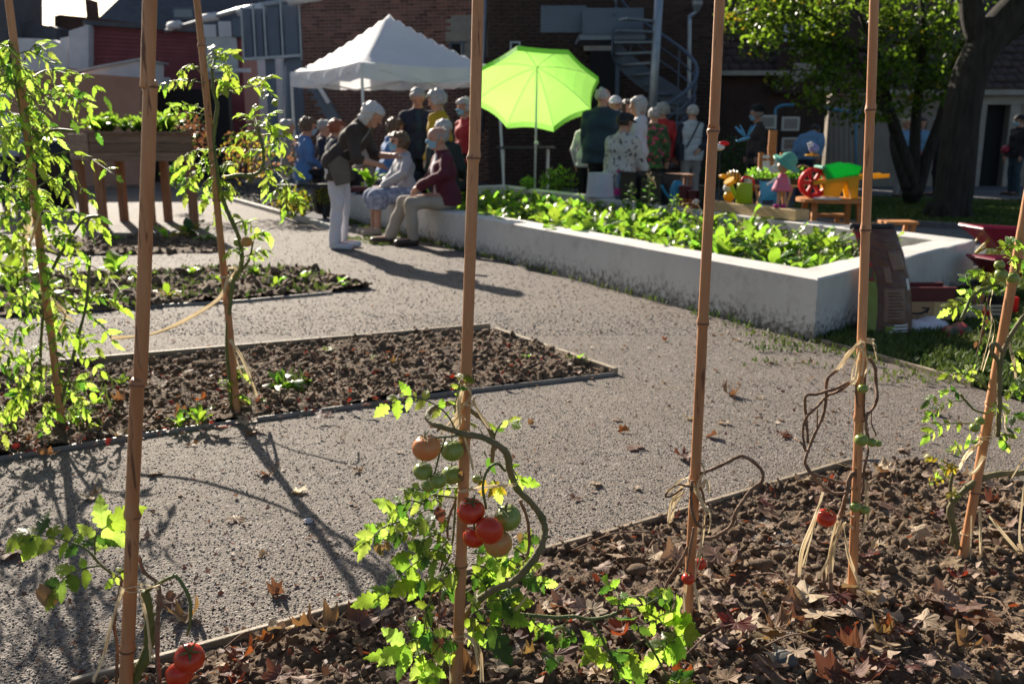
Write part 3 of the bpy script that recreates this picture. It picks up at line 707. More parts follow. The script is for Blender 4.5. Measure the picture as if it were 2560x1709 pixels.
b = MB(); b.box((P(430, 300, 24).x, 24.2, 1.0), (P(600, 300, 24).x-P(375, 300, 24).x+.6, .3, 2.6))
lowd = b.build('dark_shed', 'dark_void'); tag(lowd, 'dark open shed front under the grey block', 'shed')
pbox('awning', 'white_wall', lowd, 388, 194, 425, 226, 23.9, .08)
# grey and white low walls at far left
def plainwall(name, label, m, pts, Y, th=.5, cat='building'):
    b = MB(); b.slab([P(x_, y_, Y) for x_, y_ in pts], (0, th, 0)); return tag(b.build(name, m), label, cat)
plainwall('terracotta_wall', 'terracotta coloured garden wall behind the wooden table', 'terracotta_wall', [(-20,176),(150,180),(352,194),(352,462),(70,462),(-60,462),(-60,176)], 21.5, .3, 'wall')
plainwall('white_outhouse', 'white outhouse gable with sloping roof above the terracotta wall', 'white_wall', [(180,190),(255,168),(350,150),(350,210),(180,200)], 22.3, 1.5)
b = MB(); b.slab([P(165, 182, 22.2), P(250, 163, 22.2), P(352, 145, 22.2), P(352, 149, 22.2), P(250, 168, 22.2), P(165, 188, 22.2)], (0, 1.8, 0)); tag(b.build('outhouse_roof', 'zinc'), 'thin bright sloping roof edge of the white outhouse', 'roof')
plainwall('grey_wall', 'bluish white rendered side wall left of maroon building', 'white_wall', [(172,170),(172,78),(221,62),(221,175)], 25.2, .6, 'wall')
plainwall('white_block', 'white flat roofed block behind the left tomato plant', 'white_wall', [(30,200),(30,95),(100,97),(133,100),(150,108),(150,96),(170,92),(170,200)], 25.8, 2)
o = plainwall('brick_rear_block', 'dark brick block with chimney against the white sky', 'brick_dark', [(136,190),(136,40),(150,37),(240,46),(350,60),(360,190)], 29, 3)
pbox('chimney', 'brick_dark', o, 212, -2, 228, 50, 29.4, .6)
plainwall('rear_roofs', 'low dark roofs on the skyline at the left', 'slate', [(-60,200),(-60,60),(36,52),(88,58),(90,68),(128,64),(140,70),(140,200)], 28, 2)
pbox('chimney', 'brick_dark', bpy.data.objects['rear_roofs'], 36, 36, 57, 58, 28.2, .5)
plainwall('left_tower', 'dark tall wall at the left edge behind tomato plant', 'slate', [(-90,260),(-90,-60),(16,-60),(20,260)], 27, 2)
sr_ = thing('slate_roof_building', 'large dark slate roof rising out of frame at top left', 'building', P(450, 300, 33))
b = MB(); b.slab([P(240, 52, 33), P(292, 2, 34.0), P(330, -35, 34.5), P(760, -60, 34.5), P(760, 90, 33), P(400, 75, 33)], (0, 1.2, 0)); b.build('roof', 'slate', sr_)
b = MB(); b.box((P(500, 200, 33).x, 34.3, 2.0), (7.0, 1.5, 4.2)); b.build('wall', 'white_wall', sr_)
v = pbox('roof_window', 'steel_paint', sr_, 430, 18, 486, 50, 32.9, .08); pbox('pane', 'glass', v, 434, 24, 482, 44, 32.85, .04)
# ------------------------------------------------------------------ materials of plants
leafmat('tomato_leaf', (.065,.125,.022), (.42,.66,.06), .62)
leafmat('tomato_leaf_dark', (.035,.075,.018), (.14,.30,.03), .45)
leafmat('tomato_leaf_pale', (.09,.15,.03), (.54,.74,.12), .64)
leafmat('yellow_leaf', (.30,.25,.03), (.62,.50,.04), .55)
leafmat('green_leaf', (.06,.13,.02), (.30,.55,.04), .55, veins=False)
leafmat('dark_leaf', (.025,.055,.015), (.09,.20,.02), .4, veins=False)
leafmat('rust_leaf', (.20,.09,.04), (.42,.20,.08), .45, veins=False)
leafmat('dead_leaf', (.15,.085,.05), (.26,.12,.045), .3, .7, .35, .03, veins=False, c2=(.24,.15,.095))
leafmat('dead_leaf_pale', (.28,.19,.125), (.32,.18,.09), .25, .7, .25, .02, veins=False, c2=(.38,.28,.20))
leafmat('dead_leaf_red', (.13,.05,.025), (.34,.085,.02), .35, .6, .3, .03, veins=False, c2=(.09,.03,.016))
leafmat('dead_leaf_yellow', (.32,.20,.04), (.5,.28,.03), .4, .6, .2, .03, veins=False)
mat('tomato_stem', (.10,.13,.035), (.15,.17,.05), 30, .6, .3, 200)
mat('tomato_stem_brown', (.22,.165,.085), (.12,.125,.045), 18, .7, .4, 120)
mat('dry_vine', (.15,.085,.052), (.28,.18,.12), 40, .85, .6, 150)
mat('raffia', (.62,.48,.28), (.72,.60,.40), 20, .7, trans=.25)
mat('bamboo', (.40,.165,.068), (.56,.29,.145), 2.2, .5, .25, 12, stretch=(8,8,1), c3=(.15,.065,.035), scale3=9, lo3=.60, hi3=.70, rand=.07, spec=.35)
mat('bamboo_node', (.14,.07,.04), (.24,.12,.07), 40, .7)
mat('bark', (.022,.018,.014), (.05,.042,.035), 5, .95, .9, 18, stretch=(4,4,.7), bdist=.04)
def _x(): pass
def fruit(name, c, c2, lo=.4, hi=.7):
    m = mat(name, c, c2, 1.4, .27, spec=.45, lo=lo, hi=hi, sss=.18, c3=tuple(x*.72+.02 for x in c2), scale3=5, lo3=.60, hi3=.75); return m
fruit('tomato_red', (.55,.035,.012), (.62,.06,.015)); fruit('tomato_orange', (.62,.20,.06), (.60,.26,.08)); fruit('tomato_green', (.20,.27,.05), (.30,.36,.09)); fruit('tomato_turning', (.55,.22,.07), (.36,.33,.09))
# ------------------------------------------------------------------ leaf shapes
def leaflet_mesh(name, m, seed, wd=.30, lobes=3, curl=.22, fold=.12, tip=1.0, rough=.5):
    r_ = random.Random(seed); rows, cols = 22, (-1, -.5, 0, .5, 1); vs, fs = [], []
    ph = r_.uniform(0, 1)
    for i in range(rows+1):
        t = i/rows
        base = (math.sin(math.pi*min(1, t**.72))**.85) * (1-.30*t) if t < 1 else 0
        for k, c in enumerate(cols):
            fq = (t*(lobes+1.2)+ph+(.13 if c > 0 else 0)) % 1; saw = 1.12 - .62*(max(0, fq-.55)/.45)**1.5 - .25*max(0, .25-fq)*2 + .08*math.sin(t*60+seed) if abs(c) == 1 else (1.0 if c == 0 else .95)
            wv = wd*base*saw + .006
            x = c*wv; y = t + (abs(c)**2)*(.05*math.sin(math.pi*t)+.02); z = -curl*t*t + fold*abs(x) - .35*abs(x)*abs(x)/wd + .03*math.sin(9*t+seed)*abs(c) + r_.uniform(-.008,.008)
            vs.append((x, y, z))
    for i in range(rows):
        for k in range(4): fs.append((i*5+k, i*5+k+1, (i+1)*5+k+1, (i+1)*5+k))
    b = MB(); b.add(vs, fs); return b.mesh(name, m, smooth=True)
TLN = {k: [leaflet_mesh('leaflet', k, s_, .19+.03*(s_ % 3), 3+(s_ % 2), .2+.16*(s_ % 4), .14) for s_ in range(5)] for k in ('tomato_leaf', 'tomato_leaf_dark', 'tomato_leaf_pale')}
TL = {k: [leaflet_mesh('leaflet', k, s_, .27+.035*(s_ % 3), 3+(s_ % 2), .1+.14*(s_ % 4), .1) for s_ in range(5)] for k in ('tomato_leaf', 'tomato_leaf_dark', 'tomato_leaf_pale', 'yellow_leaf', 'dead_leaf')}
def frame(p, d, n, s_):
    d = d.normalized(); x = d.cross(n); x = x.normalized() if x.length > 1e-4 else d.orthogonal().normalized(); z = x.cross(d)
    m = Matrix((x*s_, d*s_, z*s_)).transposed().to_4x4(); m.translation = p; return m
def rv(a=1): return Vector((random.uniform(-a, a), random.uniform(-a, a), random.uniform(-a, a)))
LS = 1.30; NARROW = False
def comp_leaf(parent, pts, L, pairs=3, kinds=('tomato_leaf', 'tomato_leaf', 'tomato_leaf_pale'), up=None, stemm='tomato_stem', rad=.0016, small=True):
    pairs = pairs + (1 if pairs else 0); L = L*LS; pts = catmull(pts, 5); b = MB(); b.tube(pts, [rad*1.4, rad, rad*.5], 5); lf = b.build('leaf', stemm, parent, smooth=True)
    N = len(pts); up = (up or Vector((random.uniform(-.5,.5), random.uniform(-1.3,.2), .8))).normalized()
    def put(p, d, s_):
        k = random.choice(kinds); n_ = (up + rv(.45)).normalized()
        inst('leaflet', random.choice((TLN if NARROW and k in TLN else TL)[k]), lf, frame(p, d, n_, s_))
    for j in range(pairs):
        f = .28 + .6*j/max(1, pairs-1) if pairs > 1 else .6
        i = min(N-2, int(f*(N-1))); p = pts[i]; tn = (pts[i+1]-pts[max(0,i-1)]).normalized(); side = tn.cross(up).normalized()
        for sgn in (-1, 1):
            s_ = L*random.uniform(.65, 1.0)*(.75+.35*(j/max(1, pairs)))
            put(p, side*sgn*.9 + tn*.5 + Vector((0,0,-.25)) + rv(.2), s_)
            if small and random.random() < .5: put(pts[max(1, i-2)], side*sgn + tn*.3 + rv(.2), s_*.35)
    put(pts[-1], (pts[-1]-pts[-3]) + Vector((0,0,-.1*(pts[-1]-pts[-3]).length)), L*random.uniform(1.0, 1.2))
    return lf
def tom_mesh(m, seed):
    b = MB(); r_ = random.Random(seed); n, k = 22, 14; prof = []
    o = 0; vs, fs = [], []
    for i in range(k+1):
        th = math.pi*i/k; rr = math.sin(th)**.92 if 0 < i < k else .02; z = -math.cos(th)*.86
        if th > 2.5: z -= (th-2.5)**2*.45
        for j in range(n):
            a = 2*math.pi*j/n; rb = rr*(1+.025*math.cos(5*a+seed)*(0.3+z if z > 0 else .3)); vs.append((rb*math.cos(a), rb*math.sin(a), z))
    for i in range(k):
        for j in range(n): fs.append((i*n+j, i*n+(j+1) % n, (i+1)*n+(j+1) % n, (i+1)*n+j))
    fs += [tuple(reversed(range(n))), tuple(k*n+j for j in range(n))]
    b.add(vs, fs); return b.mesh('tomato', m, smooth=True)
TM = {k: tom_mesh(k, i) for i, k in enumerate(('tomato_red', 'tomato_orange', 'tomato_green', 'tomato_turning'))}
def calyx_mesh():
    b = MB()
    for i in range(5):
        a = i*1.2566; d = Vector((math.cos(a), math.sin(a), 0)); s_ = Vector((-d.y, d.x, 0))
        b.add([Vector((0,0,.78)), d*.3+s_*.1+Vector((0,0,.86)), d*.85+Vector((0,0,.80+.15*(i % 2))), d*.3-s_*.1+Vector((0,0,.86))], [(0,1,2,3)])
    b.tube([(0,0,.7), (.03,0,1.0), (.08,.03,1.25)], [.06,.05,.04], 5); return b.mesh('calyx', 'tomato_stem')
CAL = calyx_mesh()
def tomato(parent, px, py, r_px, Y, kind, tilt=None):
    p = P(px, py, Y); r_ = r_px*mpp(Y, py)
    rot = Matrix.Rotation(random.uniform(0, 6.3), 4, 'Z') if tilt is None else (Matrix.Rotation(tilt[0], 4, 'X') @ Matrix.Rotation(tilt[1], 4, 'Y'))
    mw = Matrix.Translation(p) @ rot @ Matrix.Diagonal((r_, r_, r_*1.02, 1))
    o = inst('tomato', TM['tomato_'+kind], parent, mw); c = bpy.data.objects.new('calyx', CAL); col.objects.link(c); c.parent = o; return o
# ------------------------------------------------------------------ bamboo canes
def cane(base, topp, dia, nodes, label, bend=.005, extend=.25):
    a, c = Vector(base), Vector(topp); d = (c-a); a = a - d.normalized()*.12; c = c + d.normalized()*extend
    t = thing('bamboo_cane', label, 'cane', base, 'bamboo canes of the tomato rows')
    L = (c-a).length; d = (c-a).normalized(); sd_ = d.orthogonal().normalized(); pts, rad = [], []
    nz = sorted(nodes); N = 60; zs_ = sorted(set([i/N for i in range(N+1)] + [z for z0 in nz for z in (z0-.006, z0-.002, z0, z0+.003, z0+.009)]))
    for f in zs_:
        if not 0 <= f <= 1: continue
        k = sum(1 for z in nz if z < f); off = sd_*(.0022*math.sin(k*2.1+f*3)*1.4 + bend*math.sin(f*3.1))
        pts.append(a + d*(L*f) + off); r_ = dia/2*(1.04-.12*f)
        near = min([abs(f-z) for z in nz] or [1]); rad.append(r_*(1.17 if near < .0035 else 1.0 - (.04 if near < .007 else 0)))
    b = MB(); o = len(b.V)
    b.tube(pts, rad, 14); b.build('culm', 'bamboo', t, smooth=True)
    for z in nz:
        i = min(range(len(zs_)), key=lambda q: abs(zs_[q]-z)); i = min(max(1, i), len(pts)-2); b = MB()
        b.tube([pts[i]-d*.0022, pts[i], pts[i]+d*.0022], [rad[i]*1.01, rad[i]*1.06, rad[i]*1.01], 14, cap=False); b.build('node_ring', 'bamboo_node', t, smooth=True)
    return t
def yat(px, py): return G(px, py, .015).y
Y1, Y3, Y4, Y5, Y6 = 1.60, yat(1139, 1740), yat(1716, 1555), yat(2128, 1497), yat(2408, 1386)
YA, YBp = yat(157, 1076), yat(592, 1034)
def cane_px(bx, by, tx, ty, Y, dpx, node_ys, label, ytop=None, **k):
    a = P(bx, by, Y); c = P(tx, ty, ytop or Y); dd = (c-a); L = dd.length + .12 + k.get('extend', .25)
    ns = []
    for ny in node_ys:
        z = P(bx, ny, Y).z; f = (z-a.z)/(c.z-a.z)*dd.length + .12; ns.append(f/L)
    return cane(a, c, dpx*mpp(Y), ns, label, **k)
cane_px(306, 1830, 376, 0, Y1, 36, (215, 960, 1625, -180, 1290), 'thick bamboo cane at the left front above two red tomatoes')
cane_px(1139, 1725, 1191, 0, Y3, 30, (395, 1090, 1413, -250), 'bamboo cane in the centre carrying the big tomato trusses')
cane_px(1716, 1560, 1797, 0, Y4, 27, (328, 808, 1200, -160), 'bamboo cane right of centre with dry vine and two small red tomatoes')
cane_px(2128, 1500, 2184, 0, Y5, 24, (275, 575, 1050, -60), 'bamboo cane tied with raffia above a brown dead vine')
cane_px(2408, 1388, 2566, 500, Y6, 24, (700, 1010, 1230), 'leaning bamboo cane at the right edge in a leafy plant', extend=.7)
cane_px(155, 1076, 22, 0, YA, 19, (180, 420, 800, 960), 'leaning bamboo cane inside the lush plant at left')
cane_px(592, 1034, 490, 0, YBp, 17.5, (115, 500, 760), 'leaning bamboo cane of the tall plant left of the bending woman')
# ------------------------------------------------------------------ helpers for vines
def vine(parent, name, pts, Y, r_px, m, n=5, seg=8, knobs=0):
    "pts: (px, py[, dY])"
    q = catmull([P(p[0], p[1], Y+(p[2] if len(p) > 2 else 0)) for p in pts], n)
    mp = mpp(Y); rr = [x*mp for x in r_px] if isinstance(r_px, (list, tuple)) else [r_px*mp]*2
    for i in range(1, len(q)-1): q[i] = q[i] + rv(.16)*min(rr)
    b = MB(); b.tube(q, [x*random.uniform(.86,1.14) for x in np.interp(np.linspace(0,1,len(q)), np.linspace(0,1,len(rr)), rr)], seg)
    for k in range(knobs):
        i = random.randrange(2, len(q)-2); dd = rv(1).normalized(); b.tube([q[i], q[i]+dd*rr[0]*2.2], [rr[0]*.6, rr[0]*.25], 5)
    return b.build(name, m, parent, smooth=True)
def strand(b, pts, wd):
    "flat raffia ribbon"
    pts = catmull(pts, 5); o = len(b.V); side = rv(1).normalized()
    for i, p in enumerate(pts):
        t = (pts[min(i+1, len(pts)-1)]-pts[max(0, i-1)]).normalized(); s_ = t.cross(side); s_ = s_.normalized() if s_.length > .01 else t.orthogonal().normalized()
        b.V.append(tuple(p-s_*wd)); b.V.append(tuple(p+s_*wd))
    for i in range(len(pts)-1): b.face((o+2*i, o+2*i+1, o+2*i+3, o+2*i+2))
def raffia(label, Y, ring, strands, wpx=3.0, turns=2):
    "ring (px,py,halfwidth px): loops round the cane, then loose strands (px polylines)"
    b = MB(); cx, cy, hw = ring; mp = mpp(Y)
    c = P(cx, cy, Y)
    for k in range(turns):
        tl = random.uniform(-.25, .25); rr = hw*mp*1.12
        b.tube([c + Vector((rr*math.cos(a), rr*math.sin(a), rr*tl*math.cos(a+k)*2 + (k-turns/2)*.004)) for a in np.linspace(0, 6.28, 15)], wpx*mp*.55, 5)
    for s_ in [q_ for q_ in strands for _ in range(2)]: strand(b, [P(p[0]+random.uniform(-5,5), p[1]+random.uniform(-4,4), Y-.02+random.uniform(-.012,.012)) for p in s_], wpx*mp*random.uniform(.6,1.3))
    o = b.build('raffia_tie', 'raffia', origin=c, smooth=False); return tag(o, label, 'twine')
# ================================================================== plant 1, left front
t = thing('tomato_plant', 'sparse tomato plant at left front with two red tomatoes', 'tomato plant', P(330, 1830, Y1))
r6 = lambda x, y, d=0: (x/2.964, 1180+y/2.964, d)
vine(t, 'stem', [r6(985,1560,.02), r6(1020,1480,.02), r6(1090,1330,.02), r6(1110,1150,.03), r6(1095,1000,.03), r6(1075,880,.03)], Y1, [14, 15, 12], 'tomato_stem', knobs=2)
vine(t, 'stem', [r6(1030,620,.03), r6(1070,740,.02), r6(1165,820,.01), r6(1180,950), r6(1165,1120), r6(1165,1290), r6(1180,1560)], Y1, [5, 6.5, 6.5], 'dry_vine', knobs=3)
vine(t, 'stem', [r6(910,780,.04), r6(870,960,.03), r6(845,1130,.02), r6(870,1290,.02), r6(860,1560,.02)], Y1, [4, 5, 5], 'dry_vine', knobs=2)
vine(t, 'truss', [r6(1085,880,.03), r6(1180,820,.0), r6(1250,785,-.02), r6(1305,770,-.02), r6(1370,860,-.03), r6(1410,960,-.03), r6(1410,1110,-.03), r6(1385,1210,-.03)], Y1, [5, 5, 3.5], 'tomato_stem', knobs=7)
tomato(t, 1403/2.964, 1180+1375/2.964, 38, Y1-.05, 'red', (.5, .25)); tomato(t, 1332/2.964, 1180+1490/2.964, 35, Y1-.02, 'red', (-.6, -.5))
LK = ('tomato_leaf', 'tomato_leaf_pale', 'tomato_leaf', 'tomato_leaf_pale', 'tomato_leaf_dark')
vine(t, 'stem', [r6(915,790,.04), r6(835,755,.03), r6(740,680,.02), r6(690,620), r6(640,570)], Y1, [3.6, 3], 'tomato_stem')
def LP(pts, Y, f=None): return [P(*( (f(*p) if f else p)[:2] ), Y+((f(*p) if f else p)[2] if len(f(*p) if f else p) > 2 else 0)) for p in pts]
comp_leaf(t, LP([(690,620),(620,560),(500,510),(380,480),(250,460),(190,470)], Y1, r6), 72*mpp(Y1), 4, LK, up=Vector((0,-.75,.7)))
comp_leaf(t, LP([(705,610),(700,520),(720,450),(790,400)], Y1, r6), 74*mpp(Y1), 2, LK, up=Vector((.1,-.9,.5)))
comp_leaf(t, LP([(740,690),(640,710),(540,740),(470,790),(400,860)], Y1, r6), 66*mpp(Y1), 2, LK, up=Vector((0,-.9,.4)))
comp_leaf(t, LP([(920,720),(880,750),(840,790)], Y1, r6), 30*mpp(Y1), 1, LK, up=Vector((0,-.8,.5)))
inst('dead_leaf', TL['dead_leaf'][3], t, frame(P(*r6(430,870)[:2], Y1), Vector((-.75,-.1,-.35)), Vector((0,-1,.2)), 105*mpp(Y1)) @ Matrix.Diagonal((1.25,1,1.5,1)))
raffia('raffia tie knotted round the thick left front cane', Y1, (332, 1465, 19), [[r6(910,840), r6(860,990), r6(820,1150), r6(770,1330), r6(700,1560)], [r6(915,860), r6(850,1050), r6(800,1200), r6(740,1420), r6(690,1540)], [r6(1010,850), r6(1060,960), r6(1100,1150), r6(1130,1400)], [r6(1020,820), r6(1100,840), r6(1180,855)], [r6(1015,860), r6(1100,850), r6(1185,835)]], 3.2)
# ================================================================== plant 3, centre
t = thing('tomato_plant', 'big centre tomato plant with red, orange and green tomatoes on a curled stem', 'tomato plant', P(1120, 1725, Y3))
r7 = lambda x, y, d=0: (840+x/1.8917, 880+y/1.8917, d)
vine(t, 'stem', [r7(490,1600,.03), r7(520,1480,.04), r7(570,1330,.05), r7(640,1210,.03), r7(730,1130,-.01), r7(840,1080,-.03), r7(915,1005,-.03), r7(965,925,-.02), r7(988,850,0), r7(975,785,.01), r7(925,715,.01), r7(860,650,0), r7(826,570,-.02), r7(808,480,-.04), r7(755,435,-.05), r7(690,402,-.05), r7(600,385,-.04), r7(520,358,-.03), r7(455,335,-.01), r7(433,295,.02), r7(470,262,.05), r7(560,240,.06), r7(650,285,.05), r7(710,335,.03), r7(742,410,.02), r7(738,520,.03)], Y3, [10, 9.5, 9, 9, 8.5, 7.5, 6], 'tomato_stem_brown', 6, 10, knobs=8)
vine(t, 'stem', [r7(870,700,.02), r7(905,790,.03), r7(915,900,.03), r7(905,960,.02)], Y3, [4.5, 4], 'dry_vine')
for pts, w_, m_ in (([(565,690),(560,800),(540,950),(490,1060),(440,1190),(405,1400)], 3, 'tomato_stem'), ([(565,700),(530,800),(528,880)], 3.5, 'dry_vine'), ([(520,930),(490,1050),(490,1200),(475,1340)], 2.6, 'dry_vine'), ([(400,680),(300,770),(180,860),(40,950)], 1.2, 'dry_vine'), ([(590,690),(450,675),(380,690)], 3, 'tomato_stem')):
    vine(t, 'stem', [r7(*p, .03) for p in pts], Y3, w_, m_, 4, 6)
vine(t, 'truss', [r7(600,388,-.04), r7(540,398,-.06), r7(470,405,-.07), r7(400,415,-.07)], Y3, 3, 'tomato_stem', 4, 6)
vine(t, 'truss', [r7(800,560,-.04), r7(760,525,-.06), r7(715,560,-.07), r7(695,640,-.07), r7(710,740,-.06)], Y3, [4, 3.5], 'tomato_stem', 4, 6)
vine(t, 'truss', [r7(520,400,-.03), r7(490,480,-.03), r7(470,560,-.04), r7(450,620,-.04)], Y3, 2.5, 'tomato_stem', 4, 6)
for x_, y_, r_, k_, dz, tl in ((428,452,69,'orange',-.07,(.15,-.1)), (550,465,56,'green',-.02,None), (411,562,47,'green',-.05,None), (482,608,42,'green',-.06,None), (548,580,50,'green',.0,None), (437,630,34,'green',-.01,None),
        (638,750,67,'red',-.07,(.3,.1)), (655,873,56,'red',-.04,None), (725,842,68,'red',-.10,(-1.2,.3)), (812,783,65,'green',-.05,(.4,-.2)), (768,905,68,'turning',-.06,(-1.0,-.3)), (665,600,22,'green',.03,None)):
    tomato(t, *r7(x_, y_)[:2], r_/1.8917, Y3+dz, k_, tl)
mp3 = mpp(Y3)/1.8917
UF = lambda: Vector((random.uniform(-.4,.4), -random.uniform(.4,1.0), random.uniform(.3,.8)))
for pts, s_, pr, ks, dY in (
    ([(575,385),(525,295),(450,238),(380,213),(315,210),(250,250)], 78, 3, LK, -.03), ([(558,340),(570,220),(588,140),(615,105)], 58, 2, LK, -.02),
    ([(745,410),(765,360),(795,325),(830,330)], 62, 1, LK, .0), ([(700,420),(690,380),(665,350)], 55, 0, ('tomato_leaf',), .03),
    ([(480,665),(430,690),(330,755),(240,820),(170,870)], 92, 2, LK, .02), ([(470,660),(400,650),(350,640)], 70, 1, LK, .03),
    ([(520,760),(440,745),(380,770),(330,800)], 70, 2, LK, .05), ([(510,850),(420,830),(340,790),(280,745)], 80, 2, LK, .04),
    ([(530,900),(450,890),(380,900)], 75, 1, LK, .05), ([(520,990),(440,960),(370,1000),(310,1050),(260,1110)], 125, 2, ('tomato_leaf','tomato_leaf_dark','tomato_leaf_pale'), .0),
    ([(470,1140),(370,1115),(290,1120),(200,1150)], 95, 1, ('tomato_leaf','tomato_leaf_dark'), .0), ([(430,1230),(412,1330),(402,1420),(420,1500)], 125, 1, LK, -.03),
    ([(420,1360),(360,1360),(300,1395)], 120, 1, LK, -.04), ([(440,1300),(480,1360),(520,1420)], 125, 1, LK, -.04),
    ([(650,1190),(680,1230),(720,1290)], 175, 0, ('tomato_leaf_dark',), -.05), ([(700,1185),(760,1170),(800,1170)], 120, 1, LK, -.02),
    ([(840,600),(870,605)], 75, 0, LK, .02), ([(640,1000),(700,1015),(740,1050)], 100, 2, ('tomato_leaf_dark','tomato_leaf'), .05), ([(820,980),(850,1000),(880,1040)], 105, 1, LK, .02),
    ([(860,880),(900,880)], 75, 1, LK, .04), ([(640,950),(720,950),(790,960)], 90, 2, ('tomato_leaf','tomato_leaf_dark'), .06), ([(940,1085),(985,1090)], 60, 1, LK, .02),
    ([(745,600),(760,640)], 70, 1, ('yellow_leaf','tomato_leaf_pale'), .04), ([(700,470),(715,500)], 60, 0, ('tomato_leaf_dark',), .03), ([(500,720),(480,700),(470,690)], 60, 1, LK, .05),
    ([(620,1050),(560,1080),(520,1120)], 90, 1, ('tomato_leaf','tomato_leaf_dark'), .05), ([(600,1160),(640,1120),(700,1110)], 80, 1, ('tomato_leaf_dark','tomato_leaf'), .06), ([(400,800),(330,850),(290,860)], 70, 2, LK, .05),
    ([(650,1250),(640,1290),(660,1320)], 80, 1, LK, .01), ([(680,560),(690,600)], 70, 0, ('yellow_leaf',), .02), ([(490,1380),(460,1440),(450,1520)], 120, 1, LK, -.02),
    ([(540,780),(470,790),(410,800)], 80, 2, LK, .02), ([(545,830),(480,860),(430,880),(400,930)], 85, 2, LK, .0), ([(540,880),(500,920),(470,970)], 80, 2, LK, .02), ([(530,950),(440,930),(360,950)], 90, 2, LK, .02), ([(420,720),(350,700),(280,720)], 75, 2, LK, .0), ([(300,800),(220,830),(160,890)], 85, 2, LK, .0), ([(500,1080),(440,1060),(380,1080)], 110, 1, LK, -.01), ([(460,1180),(400,1230),(360,1300)], 110, 1, LK, -.02), ([(420,1420),(370,1440),(300,1430)], 110, 1, LK, -.03), ([(640,1040),(690,1080),(720,1130)], 90, 2, LK, .01), ([(700,900),(760,980),(800,1020)], 85, 2, LK, .03), ([(840,920),(880,950),(920,970)], 70, 1, LK, .03), ([(600,640),(540,640),(480,650)], 60, 2, LK, .04), ([(580,1000),(540,1040),(500,1080)], 90, 2, LK, .0), ([(640,1240),(700,1210),(780,1230)], 110, 1, LK, -.02), ([(800,540),(840,560),(860,600)], 60, 1, LK, .02)):
    comp_leaf(t, [P(*r7(*p)[:2], Y3+dY+random.uniform(-.02,.02)) for p in pts], s_*mp3, pr, ks, up=UF(), rad=.0014)
for x_, y_, s_ in ((480,730,100), (190,900,90), (235,890,70), (590,560,60), (870,850,60)):
    inst('dead_leaf', TL['dead_leaf'][random.randrange(5)], t, frame(P(*r7(x_, y_)[:2], Y3-.02), Vector((.15,0,-1))+rv(.2), Vector((.3,-1,0)), s_*mp3))
raffia('bundle of raffia tied to the centre cane above the tomatoes', Y3, (1165, 955, 15), [[r7(600,210), r7(580,280), r7(570,360), r7(600,380)], [r7(650,200), r7(600,260), r7(560,330), r7(555,390)], [r7(640,130), r7(600,180), r7(590,260), r7(620,320)], [r7(610,150), r7(640,210), r7(560,300)], [r7(655,230), r7(690,300), r7(730,360)], [r7(600,240), r7(640,250), r7(655,210)], [r7(590,300), r7(550,320), r7(490,390)], [r7(610,400), r7(640,480), r7(650,560)], [r7(600,180), r7(575,250), r7(590,330), r7(570,380)]], 3.2, 3)
raffia('lower raffia strand looping from the centre cane to the curled stem', Y3, (1160, 1220, 14), [[r7(580,655), r7(700,640), r7(850,622), r7(855,605)], [r7(590,660), r7(720,630), r7(850,628)]], 2.6, 1)
raffia('raffia strand hanging low on the centre cane near the soil', Y3, (1146, 1588, 16), [[r7(600,1330), r7(650,1360), r7(685,1420), r7(690,1560)], [r7(610,1330), r7(660,1380), r7(680,1500)], [r7(700,1390), r7(800,1270), r7(900,1150), r7(940,1020)], [r7(560,1330), r7(540,1440), r7(545,1560)]], 3, 2)
# ------------- low shoot sprawling over the soil
t = thing('tomato_shoot', 'low leafy tomato shoot sprawling over soil right of centre cane', 'tomato plant', P(1560, 1700, 2.0))
r5 = lambda x, y, d=0: (1400+x/2.575, 1100+y/2.575, d)
Ys = yat(1560, 1745)
vine(t, 'stem', [(1215,1530,-.0), (1330,1538,0), (1400,1542,0), r5(100,1135), r5(200,1150), r5(310,1130), r5(370,1105)], Ys, [6, 5, 4], 'tomato_stem')
vine(t, 'stem', [r5(190,1150), r5(250,1230), r5(300,1340), r5(350,1470), r5(375,1580)], Ys, [4, 3.5], 'tomato_stem')
vine(t, 'stem', [r5(400,1070), r5(520,1080), r5(600,1120), r5(700,1210), r5(750,1270)], Ys, [4, 2.5], 'tomato_stem')
vine(t, 'stem', [r5(480,1200), r5(560,1290), r5(620,1390), r5(700,1540)], Ys, [4, 3], 'tomato_stem')
mp5 = mpp(Ys)/2.575
